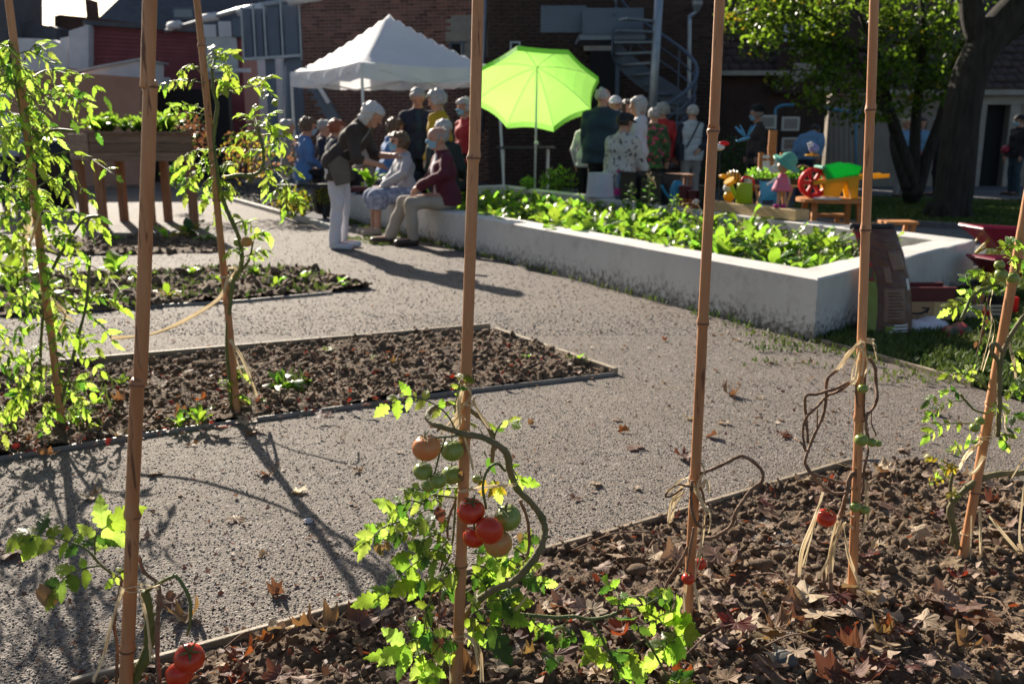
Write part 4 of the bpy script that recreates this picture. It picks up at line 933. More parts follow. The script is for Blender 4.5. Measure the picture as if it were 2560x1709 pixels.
for pts, s_, pr, ks in (([(370,1105),(380,1030),(350,960),(300,930)], 110, 1, LK), ([(380,1060),(440,1010),(520,1000),(600,1010)], 110, 1, LK), ([(400,1060),(430,1100),(430,1140)], 150, 0, ('tomato_leaf_dark','tomato_leaf')), ([(520,1080),(600,1030),(660,1000)], 100, 1, LK),
    ([(600,1150),(680,1110),(720,1100)], 210, 1, LK), ([(720,1260),(780,1260),(800,1250)], 190, 1, LK), ([(740,1290),(700,1300),(660,1340)], 150, 1, LK), ([(480,1220),(540,1180),(620,1150)], 120, 1, LK),
    ([(520,1290),(470,1310),(440,1340)], 130, 0, ('tomato_leaf_dark',)), ([(260,1260),(230,1310),(220,1330)], 160, 1, ('tomato_leaf_dark','tomato_leaf')), ([(320,1400),(380,1440),(420,1450)], 140, 1, ('tomato_leaf_dark','tomato_leaf_pale')),
    ([(350,1480),(420,1480),(500,1460)], 150, 1, LK), ([(100,1250),(60,1260),(20,1270)], 110, 1, ('tomato_leaf_dark','tomato_leaf')), ([(300,1360),(320,1390),(330,1420)], 110, 1, LK), ([(60,1140),(30,1180),(0,1190)], 110, 0, LK), ([(700,1540),(760,1560)], 120, 1, LK), ([(0,1440),(-40,1400),(-60,1370)], 120, 1, ('tomato_leaf_dark','tomato_leaf')), ([(-200,1130),(-150,1190),(-100,1230)], 100, 2, ('tomato_leaf','tomato_leaf_dark'))):
    comp_leaf(t, [P(*r5(*p)[:2], Ys+random.uniform(-.03,.03)) for p in pts], s_*mp5*1.05, max(0, pr-.5) and pr, (ks[0], 'tomato_leaf_dark', 'tomato_leaf', 'tomato_leaf_dark', 'tomato_leaf_pale'), up=UF(), rad=.0013)
# ================================================================== plant 4, dry vine with two small red tomatoes
t = thing('dead_tomato_vine', 'dry brown tomato vine looping right of the centre right cane', 'tomato plant', P(1716, 1560, Y4))
vine(t, 'stem', [r5(680,1060), r5(685,930), r5(740,840), r5(800,740), r5(830,680), r5(900,640,.02), r5(1000,620,.03), r5(1100,550,.02), r5(1130,470), r5(1180,390), r5(1240,310), r5(1295,270), r5(1305,210), r5(1260,150), r5(1200,110), r5(1150,105), r5(1060,150), r5(960,195), r5(900,215)], Y4, [4.5, 5, 5, 5, 4], 'dry_vine', 5, 8, knobs=6)
vine(t, 'stem', [r5(835,300,-.02), r5(760,285,-.02), r5(700,320,-.02), r5(680,360,-.02), r5(720,355,-.02), r5(790,310,-.02)], Y4, 3, 'dry_vine')
vine(t, 'stem', [r5(850,260,-.025), r5(845,400,-.025), r5(870,520,-.025), r5(920,560,-.01), r5(930,480), r5(920,350), r5(890,270)], Y4, [4.5, 4, 3.5], 'dry_vine', knobs=3)
vine(t, 'stem', [r5(860,560,-.03), r5(840,680,-.03), r5(820,800,-.03), r5(815,860,-.03)], Y4, 3, 'dry_vine')
tomato(t, 1400+900/2.575, 1100+793/2.575, 17, Y4+.02, 'red'); tomato(t, 1400+825/2.575, 1100+890/2.575, 16.5, Y4-.04, 'red')
raffia('raffia tie with loose ends on the centre right cane', Y4, (1735, 1204, 14), [[r5(830,270), r5(770,310), r5(720,420), r5(700,530), r5(720,500), r5(750,400), r5(800,320)], [r5(840,280), r5(880,320), r5(930,420), r5(960,470), r5(945,600)], [r5(900,260), r5(930,200), r5(920,150)], [r5(910,300), r5(950,250), r5(960,330)], [r5(890,260), r5(900,320), r5(930,400), r5(935,480)], [r5(930,480), r5(915,640), r5(890,760), r5(860,900)], [r5(860,900), r5(880,1000), r5(900,1100)], [r5(810,920), r5(800,1050), r5(800,1170)], [r5(840,240), r5(780,265), r5(690,330)]], 3.0, 3)
# ================================================================== plant 5, dead vine with green tomatoes
t = thing('dead_tomato_vine', 'dead brown vine with green tomatoes beside the raffia tied cane', 'tomato plant', P(2128, 1500, Y5))
r8 = lambda x, y, d=0: (1960+x/2.24, 800+y/2.24, d)
for pts, w_ in (([(300,275),(250,320),(238,360),(235,440),(220,530),(180,620),(150,690),(125,760),(120,810),(160,860),(230,880),(300,905),(360,915)], 4.5), ([(360,345),(300,380),(250,395),(180,415),(120,430),(125,560),(135,690)], 4.5),
        ([(370,350),(310,395),(240,425),(180,490),(120,550),(105,640),(120,720)], 4), ([(185,500),(185,600)], 2.5), ([(60,660),(100,690),(125,740)], 3), ([(120,800),(170,880),(240,950),(300,970),(370,960)], 4),
        ([(405,860),(375,870),(350,980),(320,1080),(300,1130),(280,1250),(260,1400),(270,1560)], 7), ([(480,210),(510,270),(515,350),(520,440),(500,490),(465,530),(460,600),(470,660)], 4.5), ([(490,500),(490,580),(515,640),(500,660)], 2), ([(460,690),(470,740),(450,830),(440,950),(420,1000)], 3.5),
        ([(400,350),(405,430),(410,470),(430,490)], 2.5), ([(460,210),(455,350),(450,500),(465,640)], 2.5), ([(240,960),(245,1020),(240,1060)], 1.5), ([(270,1550),(230,1480),(220,1400)], 4)):
    vine(t, 'stem', [r8(*p, random.uniform(-.02,.02)) for p in pts], Y5, [w_, w_*.9], 'dry_vine', 5, 7, knobs=2)
tomato(t, *r8(442, 383)[:2], 13, Y5-.03, 'green'); tomato(t, *r8(433, 670)[:2], 17, Y5-.04, 'green'); tomato(t, *r8(492, 685)[:2], 12, Y5-.02, 'green'); tomato(t, *r8(528, 690)[:2], 9, Y5-.01, 'green')
tomato(t, *r8(398, 1045)[:2], 14, Y5-.04, 'green'); tomato(t, *r8(453, 1060)[:2], 12, Y5-.01, 'green'); tomato(t, *r8(237, 1105)[:2], 25, Y5-.02, 'red', (.2,.1))
raffia('raffia bundle tied high on the cane above the dead vine', Y5, (2172, 850, 12), [[r8(440,115), r8(380,170), r8(320,250)], [r8(440,120), r8(400,160), r8(340,230)], [r8(445,130), r8(410,200), r8(380,300), r8(375,360), r8(400,330), r8(420,230)], [r8(440,125), r8(430,200), r8(400,290), r8(390,340)], [r8(445,120), r8(360,190), r8(330,260)], [r8(495,110), r8(510,140), r8(512,220)], [r8(440,140), r8(455,230), r8(440,310)], [r8(445,125), r8(370,185), r8(300,280)]], 2.8, 3)
raffia('raffia strips hanging low beside the red tomato on the dead vine', Y5, (2125, 1285, 11), [[r8(380,1160), r8(340,1140), r8(330,1150), r8(360,1300), r8(420,1480)], [r8(330,1150), r8(290,1220), r8(250,1330), r8(200,1440)], [r8(300,1130), r8(270,1230), r8(250,1370), r8(240,1450)], [r8(220,960), r8(160,1130), r8(100,1280), r8(80,1430)], [r8(215,970), r8(150,1180), r8(110,1380)], [r8(310,1120), r8(280,1260), r8(262,1420)], [r8(440,840), r8(330,810), r8(220,760)], [r8(465,900), r8(455,1100), r8(435,1220)]], 3.2, 1)
# ================================================================== lush plants
def lush(label, name, stem_pts, Y, leaves, L, kinds, droop=.5, spread=.20, rpx=5, pairs=3, dYs=.12):
    t = thing(name, label, 'tomato plant', P(stem_pts[0][0], stem_pts[0][1], Y))
    vine(t, 'stem', stem_pts, Y, [rpx, rpx*.8, rpx*.5], 'tomato_stem', 6, 7)
    q = catmull([P(p[0], p[1], Y) for p in stem_pts], 8)
    for i in range(leaves):
        f = (i+.5)/leaves; p = q[min(len(q)-1, int(f*(len(q)-1)))]; az = i*2.399+random.uniform(-.4,.4); ln = spread*random.uniform(.7, 1.25)
        d = Vector((math.cos(az), math.sin(az)*.8, 0))
        pts = [p, p+d*ln*.4+Vector((0,0,ln*.18)), p+d*ln*.8+Vector((0,0,ln*(.12-droop*.3))), p+d*ln*1.1+Vector((0,0,-ln*droop*.7))]
        comp_leaf(t, pts, L*random.uniform(.8,1.15), pairs, kinds, rad=.0018)
    return t, q
# left lush plant
NARROW = True
mA = mpp(YA)
t, q = lush('lush tomato plant climbing the cane at the left edge', 'tomato_plant', [(160,1060),(135,900),(110,740),(98,600),(85,470),(60,330),(40,210),(25,110)], YA, 58, 27*mA, LK, .6, 92*mA, pairs=4)
lush('leafy tomato plant cut off by the left edge of the picture', 'tomato_plant', [(-70,1110),(-60,900),(-50,700),(-50,500),(-40,300),(-20,120)], yat(-60,1110), 62, 27*mA, LK, .55, 135*mA, pairs=4)
for k, pts in enumerate(([(95,1000),(105,820),(120,700),(200,560),(250,540)], [(150,1020),(190,860),(215,760),(225,640)], [(60,400),(120,330),(190,330)])):
    vine(t, 'stem', pts, YA, 4, 'tomato_stem', 5, 6)
for pts in ([(70,200),(120,175),(200,185),(260,240)], [(60,230),(30,190),(-30,200)], [(75,330),(150,240),(200,260),(240,330)], [(85,400),(170,380),(230,400),(290,440)], [(90,470),(160,440),(230,500),(260,570)], [(100,560),(160,530),(210,540),(240,560)],
            [(95,300),(130,240),(180,215),(215,250)], [(110,800),(180,770),(240,800),(280,850)], [(110,700),(200,660),(270,690),(310,740)], [(180,760),(250,740),(310,770)], [(120,860),(190,830),(240,870)], [(100,760),(40,740),(-20,760)], [(110,900),(60,880),(20,910)], [(90,640),(40,600),(0,620)], [(80,480),(30,470),(-20,500)], [(60,350),(20,320),(-30,340)], [(140,980),(200,950),(230,980)], [(120,950),(70,960),(30,1000)], [(100,600),(150,590),(200,630)], [(60,150),(90,110),(120,130)],
            [(60,1040),(30,1020),(0,1040)], [(90,1000),(50,1010),(20,1050)], [(150,1040),(190,1020),(240,1040)]):
    comp_leaf(t, [P(*p, YA+random.uniform(-.15,.15)) for p in pts], 30*mA, 4, LK, up=UF(), rad=.002)
raffia('raffia strands on the leafy cane at the left', YA, (95, 505, 12), [[(90,500),(60,600),(70,680)], [(100,510),(80,590),(60,640)], [(105,730),(160,780),(150,830)], [(100,720),(130,760),(180,800)]], 4, 2)
# tall plant left of the bending woman
t = thing('tomato_plant', 'tall airy tomato plant with a ripening tomato left of the bending woman', 'tomato plant', P(592, 1034, YBp))
q6 = lambda x, y, d=0: (300+x/2.6125, 100+y/2.6125, d); mB = mpp(YBp)
vine(t, 'stem', [q6(730,2400), q6(700,2000), q6(720,1700), q6(745,1560), q6(790,1480), q6(790,1340), q6(740,1200), q6(690,1090), q6(650,950), q6(610,680), q6(620,560), q6(635,430), q6(610,330), q6(600,190)], YBp, [5.5, 6, 5.5, 5, 4], 'tomato_stem', 6, 8)
vine(t, 'stem', [q6(690,900), q6(760,885), q6(880,880), q6(930,830), q6(935,720), q6(900,580)], YBp, [5, 4], 'tomato_stem')
vine(t, 'stem', [q6(790,1510), q6(845,1430), q6(870,1310)], YBp, [4, 2.5], 'tomato_stem')
vine(t, 'truss', [q6(745,1210), q6(770,1190), q6(810,1195), q6(822,1280)], YBp, 2.5, 'tomato_stem')
tomato(t, *q6(826, 1318)[:2], 14.5, YBp-.03, 'turning'); tomato(t, *q6(772, 1322)[:2], 12, YBp+.03, 'green')
for pts in ([(595,190),(615,110),(600,60)], [(610,150),(660,90),(740,95)], [(610,200),(690,160),(735,240)], [(560,280),(450,270),(350,265),(270,300)], [(560,260),(480,170),(420,175),(405,215)], [(590,480),(470,425),(370,435),(310,450)], [(600,500),(460,475),(350,490),(290,500)], [(630,370),(720,330),(850,300),(960,325),(1000,385)], [(850,310),(870,260),(900,240)], [(900,300),(930,270),(960,245)], [(620,250),(660,270),(680,310)],
            [(900,590),(830,500),(790,480)], [(905,580),(960,500),(1000,470)], [(905,570),(990,560),(1060,590)], [(930,650),(860,600),(800,610)], [(920,620),(1000,620),(1050,680)], [(900,570),(880,480),(870,430)], [(935,730),(860,720),(800,760)], [(930,700),(990,690),(1030,730)],
            [(615,720),(500,720),(420,760)], [(615,790),(470,820),(390,860)], [(615,850),(470,880),(430,1000)], [(630,880),(550,940),(530,1060)], [(640,900),(600,980),(560,1040)], [(650,950),(640,1040),(640,1130)], [(640,900),(700,930),(730,960)], [(610,760),(540,790),(470,900)], [(640,840),(690,800),(720,830)], [(630,720),(700,700),(760,700)], [(640,980),(690,1000),(720,1020)], [(615,820),(520,850),(440,930)],
            [(930,840),(1020,830),(1090,820),(1160,860)], [(940,840),(980,870),(960,940)], [(1010,850),(1080,930),(1090,1010),(1080,1110)], [(1060,960),(1030,970),(990,1000)], [(1080,980),(1140,1010),(1170,1060)], [(870,1310),(920,1260),(970,1280)], [(780,1220),(830,1190),(880,1230)], [(800,1400),(750,1360),(720,1380)], [(830,1440),(900,1380),(950,1370)], [(800,1420),(850,1400),(900,1410)], [(790,1220),(800,1180),(780,1150)],
            [(720,2200),(750,2150),(780,2160)], [(730,2300),(700,2250),(720,2200)], [(740,2350),(800,2320),(830,2340)]):
    comp_leaf(t, [P(*q6(*p)[:2], YBp+random.uniform(-.09,.09)) for p in pts], random.uniform(22, 31)*mB, 3 if len(pts) == 3 else 4, ('tomato_leaf','tomato_leaf_pale','tomato_leaf'), rad=.0018)
raffia('raffia tie with a long loose strand on the tall left plant', YBp, (560, 690, 10), [[q6(700,1560), q6(640,1700), q6(400,1850), q6(200,1930), q6(-60,1950)], [q6(700,1480), q6(750,1500), q6(730,1560)], [(575,850),(610,900),(640,990)], [(575,860),(600,930),(620,960)]], 3.5, 2)
vine(t, 'stem', [(590,1000), (640,930), (690,900), (760,870), (800,910)], YBp, 2.2, 'dry_vine')
# right edge plant
NARROW = False
t = thing('tomato_plant', 'leafy tomato plant with green tomatoes at the right edge', 'tomato plant', P(2408, 1388, Y6))
r8b = lambda x, y, d=0: (2250+x/2.4516, 560+y/2.4516, d); m6 = mpp(Y6)
vine(t, 'stem', [(2395,1370),(2385,1320),(2375,1270),(2410,1225),(2470,1190),(2560,1180),(2600,1165)], Y6, [8, 9, 8], 'tomato_stem_brown', 6, 8)
vine(t, 'stem', [(2378,1360),(2385,1310),(2375,1230),(2385,1170)], Y6, [6, 4], 'tomato_stem_brown')
vine(t, 'stem', [r8b(600,1300,-.04), r8b(610,1100,-.05), r8b(610,900,-.05), r8b(640,760,-.05), r8b(700,650,-.05), r8b(760,560,-.05), r8b(800,450,-.05)], Y6, [6, 6, 5], 'tomato_stem_brown', 6, 8)
vine(t, 'stem', [r8b(610,960,-.05), r8b(600,840,-.06), r8b(565,790,-.07), r8b(560,740,-.07), r8b(590,735,-.07), r8b(625,780,-.06)], Y6, 5, 'tomato_stem_brown')
vine(t, 'stem', [r8b(540,1010), r8b(470,950), r8b(400,920), r8b(330,910)], Y6, 2.5, 'tomato_stem')
vine(t, 'stem', [r8b(530,1160), r8b(460,1140), r8b(400,1080), r8b(370,1040)], Y6, 2.8, 'tomato_stem')
vine(t, 'stem', [r8b(560,380,-.03), r8b(490,410,-.03), r8b(440,450,-.03), r8b(400,530,-.03), r8b(370,590,-.03)], Y6, 4, 'tomato_stem')
for x_, y_, r_, dY in ((458,1247,32,-.05), (490,1205,28,-.02), (610,250,32,-.05), (620,310,40,-.06), (690,330,38,-.05)): tomato(t, *r8b(x_, y_)[:2], r_/2.4516, Y6+dY, 'green')
for pts, s_, ks in (([(540,1000),(440,930),(370,910),(300,920)], 55, LK), ([(400,1080),(330,1020),(260,1020),(180,1080)], 60, LK), ([(390,1080),(300,1090),(230,1130),(180,1170)], 60, LK), ([(450,1220),(340,1220),(250,1230),(180,1290)], 65, LK), ([(400,930),(420,890),(450,880)], 50, LK), ([(530,1160),(580,1120),(640,1100)], 55, LK), ([(560,1170),(640,1170),(730,1180)], 65, LK),
        ([(640,1020),(700,1020),(760,1000)], 80, ('tomato_leaf_dark','tomato_leaf')), ([(660,880),(710,850),(760,870)], 70, LK), ([(680,800),(730,760),(770,780)], 70, LK), ([(690,620),(730,600),(770,590)], 70, LK), ([(380,1410),(350,1360),(330,1370)], 55, LK), ([(400,1350),(420,1330),(440,1330)], 50, LK),
        ([(560,380),(480,400),(430,420),(400,420)], 60, LK), ([(440,470),(380,490),(320,520)], 75, LK), ([(420,500),(460,520),(490,530)], 60, ('tomato_leaf_dark','tomato_leaf')), ([(450,430),(410,340),(400,320)], 60, ('tomato_leaf_dark',)), ([(600,330),(520,310),(470,290)], 65, LK), ([(620,180),(680,120),(720,100)], 80, LK), ([(660,240),(720,200),(760,220)], 90, LK), ([(640,160),(650,120),(690,90)], 70, LK), ([(700,300),(740,260),(770,300)], 80, LK), ([(560,600),(540,590),(530,600)], 60, LK), ([(610,1300),(640,1330),(650,1360)], 65, LK), ([(600,1270),(660,1290),(700,1270)], 50, LK),
        ([(340,1480),(280,1460),(230,1440),(180,1420)], 42, ('yellow_leaf','tomato_leaf_pale')), ([(350,1500),(280,1500),(200,1530)], 42, ('yellow_leaf','yellow_leaf','tomato_leaf')), ([(340,1540),(260,1560),(200,1580)], 40, ('yellow_leaf','tomato_leaf_pale')), ([(360,1490),(320,1480),(310,1490)], 50, ('yellow_leaf',)), ([(380,1680),(340,1640),(310,1650)], 40, ('yellow_leaf','tomato_leaf'))):
    comp_leaf(t, [P(*r8b(*p)[:2], Y6+random.uniform(-.07,.05)) for p in pts], s_/2.4516*m6, 2 if len(pts) == 3 else 3, ks, up=UF(), rad=.0014)
for i in range(16):
    x_, y_ = 500+random.uniform(-45,25)+(20-i)*1.2, 430+i*24
    inst('dead_leaf', TL['tomato_leaf_dark' if i % 3 else 'dead_leaf'][i % 5], t, frame(P(*r8b(x_, y_)[:2], Y6-.02), Vector((.1,0,-1))+rv(.4), rv(1), 45/2.4516*m6))
vine(t, 'stem', [r8b(540,430,-.02), r8b(520,560,-.02), r8b(500,680,-.02), r8b(470,800,-.02)], Y6, 2, 'dry_vine')
raffia('raffia on the leaning cane at the right edge', Y6, (2462, 1090, 15), [[r8b(500,1330), r8b(420,1400), r8b(370,1480)], [r8b(490,1340), r8b(400,1430), r8b(360,1500)], [r8b(495,1335), r8b(430,1380), r8b(390,1450)], [r8b(560,400), r8b(550,520), r8b(570,640), r8b(500,900)], [r8b(660,700), r8b(690,850), r8b(705,940)], [r8b(620,1150), r8b(580,1230), r8b(560,1300)], [r8b(640,1150), r8b(650,1250), r8b(680,1320)], (r8b(520,1420), r8b(470,1500), r8b(430,1530))], 3.4, 2)
raffia('raffia strands trailing to the soil below the right edge plant', Y6, (2418, 1330, 14), [[(2450,1270),(2455,1410),(2500,1455),(2580,1490)], [(2425,1290),(2426,1395)], [(2560,1200),(2545,1350),(2580,1400)], [(2530,1200),(2570,1120),(2590,1080)], [(2470,1290),(2520,1350),(2580,1410)]], 2.6, 1)
# ------------------------------------------------------------------ broad leafy plants
def broad_mesh(name, m, seed, wd=.30, curl=.35, wave=.05, cup=.15):
    r_ = random.Random(seed); rows, cols = 7, (-1, -.5, 0, .5, 1); vs, fs = [], []
    for i in range(rows+1):
        t = i/rows; base = .03+wd*max(0, math.sin(math.pi*min(1, max(0, (t-.22)/.78))**.8))**.7 if t > .22 else .018
        if i == rows: base = .02
        for c in cols:
            x = c*base; y = t; z = .55*t - curl*t*t*1.3 + cup*abs(c)*base + wave*math.sin(8*t+seed+c*2)*abs(c)
            vs.append((x, y, z+r_.uniform(-.01,.01)))
    for i in range(rows):
        for k in range(4): fs.append((i*5+k, i*5+k+1, (i+1)*5+k+1, (i+1)*5+k))
    b = MB(); b.add(vs, fs); return b.mesh(name, m, smooth=True)
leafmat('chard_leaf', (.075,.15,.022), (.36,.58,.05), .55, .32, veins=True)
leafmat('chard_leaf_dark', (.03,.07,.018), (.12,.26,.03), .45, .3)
BL = {k: [broad_mesh('leaf', k, s_, .13+.04*(s_ % 3), .3+.16*(s_ % 4), .07) for s_ in range(5)] for k in ('chard_leaf', 'chard_leaf_dark', 'green_leaf', 'dark_leaf', 'yellow_leaf', 'rust_leaf')}
def rosette(name, label, cat, loc, n, L, kinds, group=None, tilt=(.2, 1.1)):
    t = thing(name, label, cat, loc, group); loc = Vector(loc)
    for i in range(n):
        a = i*2.4+random.uniform(-.4,.4); e = random.uniform(*tilt); d = Vector((math.cos(a)*math.cos(e), math.sin(a)*math.cos(e), math.sin(e)))
        n_ = Vector((-math.cos(a)*math.sin(e), -math.sin(a)*math.sin(e), math.cos(e))) + rv(.25)
        inst('leaf', random.choice(BL[random.choice(kinds)]), t, frame(loc+Vector((math.cos(a), math.sin(a), 0))*L*.05, d, n_, L*random.uniform(.7,1.15)))
    return t
ia, ib, ic, id_ = inner
def in_planter(u, v, z=WH-.12): p = id_.lerp(ia, u).lerp(ic.lerp(ib, u), v); return Vector((p.x, p.y, z))
rows_ = []
for i in range(44):
    u = .13 + .84*i/43
    for v in (.08, .24, .40, .56, .76):
        if random.random() < (.9 if v < .5 else .55): rows_.append((u+random.uniform(-.02,.02), v+random.uniform(-.10,.10)))
for u, v in rows_:
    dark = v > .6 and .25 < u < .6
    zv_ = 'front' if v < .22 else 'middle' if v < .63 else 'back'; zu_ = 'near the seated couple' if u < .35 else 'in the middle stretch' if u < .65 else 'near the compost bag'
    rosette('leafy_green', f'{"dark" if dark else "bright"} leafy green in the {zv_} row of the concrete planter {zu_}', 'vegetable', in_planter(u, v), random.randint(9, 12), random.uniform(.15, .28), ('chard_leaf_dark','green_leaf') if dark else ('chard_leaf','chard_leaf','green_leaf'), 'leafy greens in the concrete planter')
pl = [in_planter(.12, .05), in_planter(.97, .05), in_planter(.97, .8), in_planter(.12, .9)]
grass_patch('planter_weeds', [(p.x, p.y) for p in pl], 700, .12, 'grass and weeds between the greens in the planter', zone=lambda x, y: np.zeros(len(x))+WH-.14, width=.004)
rosette('leafy_green', 'bright leafy plant hanging over the far left planter corner', 'vegetable', P(925, 470, 12.2), 9, .30, ('chard_leaf','green_leaf'))
# seed heads above the planter
for i, (bx, by, tx, ty) in enumerate(((1790,600,1740,505),(1770,590,1720,520),(1800,560,1850,560),(1640,470,1625,445))):
    Yq = 7.6 if i < 3 else 9.6; t = thing('seed_head', ('tall dry seed head with a white tuft in the planter', 'dry grass seed head leaning left in the planter', 'dry grass seed head leaning right in the planter', 'small dry seed stalk by the back planter wall')[i], 'plant', P(bx, by, Yq))
    vine(t, 'stem', [(bx, by), ((bx+tx)/2+4, (by+ty)/2), (tx, ty)], Yq, 1.3, 'raffia', 4, 5)
    b = MB()
    if i == 0:
        for k in range(40): p_ = P(tx, ty, Yq); b.tube([p_, p_+rv(1).normalized()*.028], .0016, 3)
        b.build('tuft', 'white_wall', t)['kind'] = 'stuff'
    else:
        for k in range(14): p_ = P(tx, ty, Yq) + rv(.05); b.tube([p_, p_+rv(.03)], .004, 4)
        b.build('tuft', 'raffia', t)['kind'] = 'stuff'
# tall weeds in front of the black crates
for i, (x_, y0, y1) in enumerate(((1577,510,462),(1622,505,445),(1690,520,490))):
    Yq = 9.6; t = thing('weed', ('leafy upright weed at the left in front of the black crate', 'tallest upright weed in front of the black crate', 'pale weed beside the blue watering can')[i], 'plant', P(x_, y0, Yq))
    vine(t, 'stem', [(x_, y0+20), (x_+3, (y0+y1)/2), (x_, y1)], Yq, 1.8, 'tomato_stem', 4, 5)
    for k in range(12):
        f = k/11; p_ = P(x_, y0+(y1-y0)*f, Yq); a = k*2.4; inst('leaf', BL['chard_leaf_dark' if i < 2 else 'chard_leaf'][k % 5], t, frame(p_, Vector((math.cos(a), math.sin(a), .3)), Vector((0,0,1))+rv(.3), .10-.04*f))
# ------------------------------------------------------------------ bed plants at the left
for i, (px, py, n, L, ks, lab) in enumerate(((420,598,9,.22,('green_leaf','yellow_leaf'),'yellowing squash plant in the small bed, left of three'), (470,592,10,.24,('green_leaf','yellow_leaf','dark_leaf'),'squash plant in the small bed, middle of three'), (515,600,8,.2,('green_leaf','dark_leaf'),'squash plant in the small bed at its right end'),
        (292,600,7,.13,('green_leaf',),'small pale herb seedling in the small bed'), (40,650,10,.3,('green_leaf','chard_leaf'),'broad leaved plant at the left edge of the small bed'), (30,720,12,.3,('chard_leaf','green_leaf','green_leaf'),'large yellow green leafy plant at the left of the weedy bed'), (110,745,9,.22,('chard_leaf','green_leaf'),'pale plant in the weedy bed behind left plant'), (290,690,7,.26,('chard_leaf','green_leaf'),'plant with a large pale leaf in the weedy bed'), (640,690,8,.14,('green_leaf','dark_leaf'),'low weed in the weedy bed right of the tall plant'), (560,715,8,.12,('green_leaf',),'low weed beside the tall plant foot'), (420,740,7,.12,('green_leaf','yellow_leaf'),'low weed in the middle of the weedy bed'), (760,700,7,.12,('green_leaf',),'low weed near the right tip of the weedy bed'), (850,715,6,.1,('green_leaf',),'last low weed at the right tip of the weedy bed'),(350,705,8,.13,('green_leaf','chard_leaf'),'low weed behind the thick left cane'),(480,690,8,.13,('green_leaf','chard_leaf'),'low weed left of the tall plant in the weedy bed'),(690,720,8,.12,('green_leaf','chard_leaf'),'pale low weed at the near side of the weedy bed'),(220,760,8,.13,('green_leaf','chard_leaf'),'low weed at the near left of the weedy bed'))):
    rosette('bed_plant', lab, 'plant', G(px, py, .02), n, L, ks)
wz = lambda x, y: np.zeros(len(x))+.02
grass_patch('bed_weeds', [(p.x, p.y) for p in bed_third], 220, .05, 'fine green weeds in the third bed', zone=wz, width=.008)
sp = [(450,1065,.07),(700,975,.12),(930,900,.04),(1445,905,.06),(650,1010,.05),(500,1060,.09),(760,960,.05),(240,1010,.08),(180,1060,.07),(1320,895,.04),(820,880,.04),(300,960,.06)]
for k, (px, py, L) in enumerate(sp):
    rosette('seedling', 'small green seedling on the middle soil bed', 'plant', G(px, py, .02), 7, L, ('chard_leaf','green_leaf'), 'seedlings on the middle bed', tilt=(.1,.9))
grass_patch('bed_weeds', [G(690,990), G(760,990), G(760,950), G(690,960)], 1500, .07, 'tuft of fine grass on the middle bed', zone=wz)
grass_patch('bed_weeds', [G(150,1080), G(320,1050), G(300,960), G(120,990)], 260, .06, 'fine weeds round the left plant foot on the middle bed', zone=wz)
# ------------------------------------------------------------------ flowers of the mulch bed
def bush(name, label, cat, c, r3, n, L, m, stem=None, seed=0):
    t = thing(name, label, cat, (c[0], c[1], c[2]-r3[2])); c = Vector(c)
    d = rng.normal(size=(n, 3)); d /= np.linalg.norm(d, axis=1)[:, None]; rad = rng.random(n)**.4
    pos = np.array(c) + d*rad[:, None]*np.array(r3); 
    bv = np.array([(0,0,0),(.32,.35,.06),(.26,.75,-.02),(0,1,-.12),(-.26,.75,-.02),(-.32,.35,.06),(0,.5,-.03)]); bf = np.array([(0,1,6),(1,2,6),(2,3,6),(3,4,6),(4,5,6),(5,0,6)])
    s_ = L*rng.uniform(.6,1.3,n); V, F = scatter(bv, bf, pos, np.stack([s_]*3, 1), rand_rots(n, 1.3))
    mats = m if isinstance(m, list) else [m]
    o = npmesh('foliage', V, F, mats, parent=t, mi=(np.repeat(rng.integers(0, len(mats), n), 6))); o['kind'] = 'stuff'
    b = MB()
    for k in range(stem or 6):
        e = c + Vector((d[k][0]*r3[0]*.7, d[k][1]*r3[1]*.7, abs(d[k][2])*r3[2]*.5)); b.tube(catmull([(c.x+random.uniform(-.04,.04), c.y, c.z-r3[2]), c.lerp(e, .4)-Vector((0,0,r3[2]*.3)), e], 3), .006, 5)
        
    b.build('stems', 'tomato_stem', t)['kind'] = 'stuff'
    return t
bush('flowering_bush', 'rusty brown faded flower bush beside the wooden table', 'shrub', P(470, 335, 14.5), (.35,.35,.38), 500, .05, ['rust_leaf','rust_leaf','dark_leaf'])
bush('flowering_bush', 'faded brown flower clump behind the tall tomato plant', 'shrub', P(620, 390, 14.2), (.5,.4,.42), 480, .05, ['rust_leaf','yellow_leaf','dark_leaf'])
bush('flowering_bush', 'dry brown flower stalks in front of the blue jacket', 'shrub', P(745, 385, 13.6), (.14,.14,.32), 90, .05, ['rust_leaf'])
bush('low_shrub', 'low green yellow shrub on the mulch beside the kerb', 'shrub', P(735, 505, 12.6), (.28,.25,.2), 420, .05, ['green_leaf','dark_leaf','yellow_leaf'])
bush('low_shrub', 'small yellow shrub behind the bending woman legs', 'shrub', P(812, 487, 13.4), (.13,.12,.14), 160, .04, ['green_leaf','yellow_leaf'])
bush('low_shrub', 'small green shrub by the foot of the wooden table', 'shrub', P(440, 440, 15), (.2,.2,.2), 220, .05, ['green_leaf','dark_leaf'])
bush('variegated_shrub', 'pale variegated shrub right of the green umbrella pole', 'shrub', P(1395, 455, 14.2), (.30,.25,.24), 560, .05, ['green_leaf','dark_leaf','chard_leaf'])
bush('variegated_shrub', 'small pale shrub left of the green umbrella pole', 'shrub', P(1320, 458, 14.2), (.12,.12,.13), 160, .04, ['green_leaf','chard_leaf'])
bush('ivy_shrub', 'dark shrub against the shaded house wall', 'shrub', P(1820, 420, 17), (.5,.3,.6), 500, .07, ['dark_leaf'])
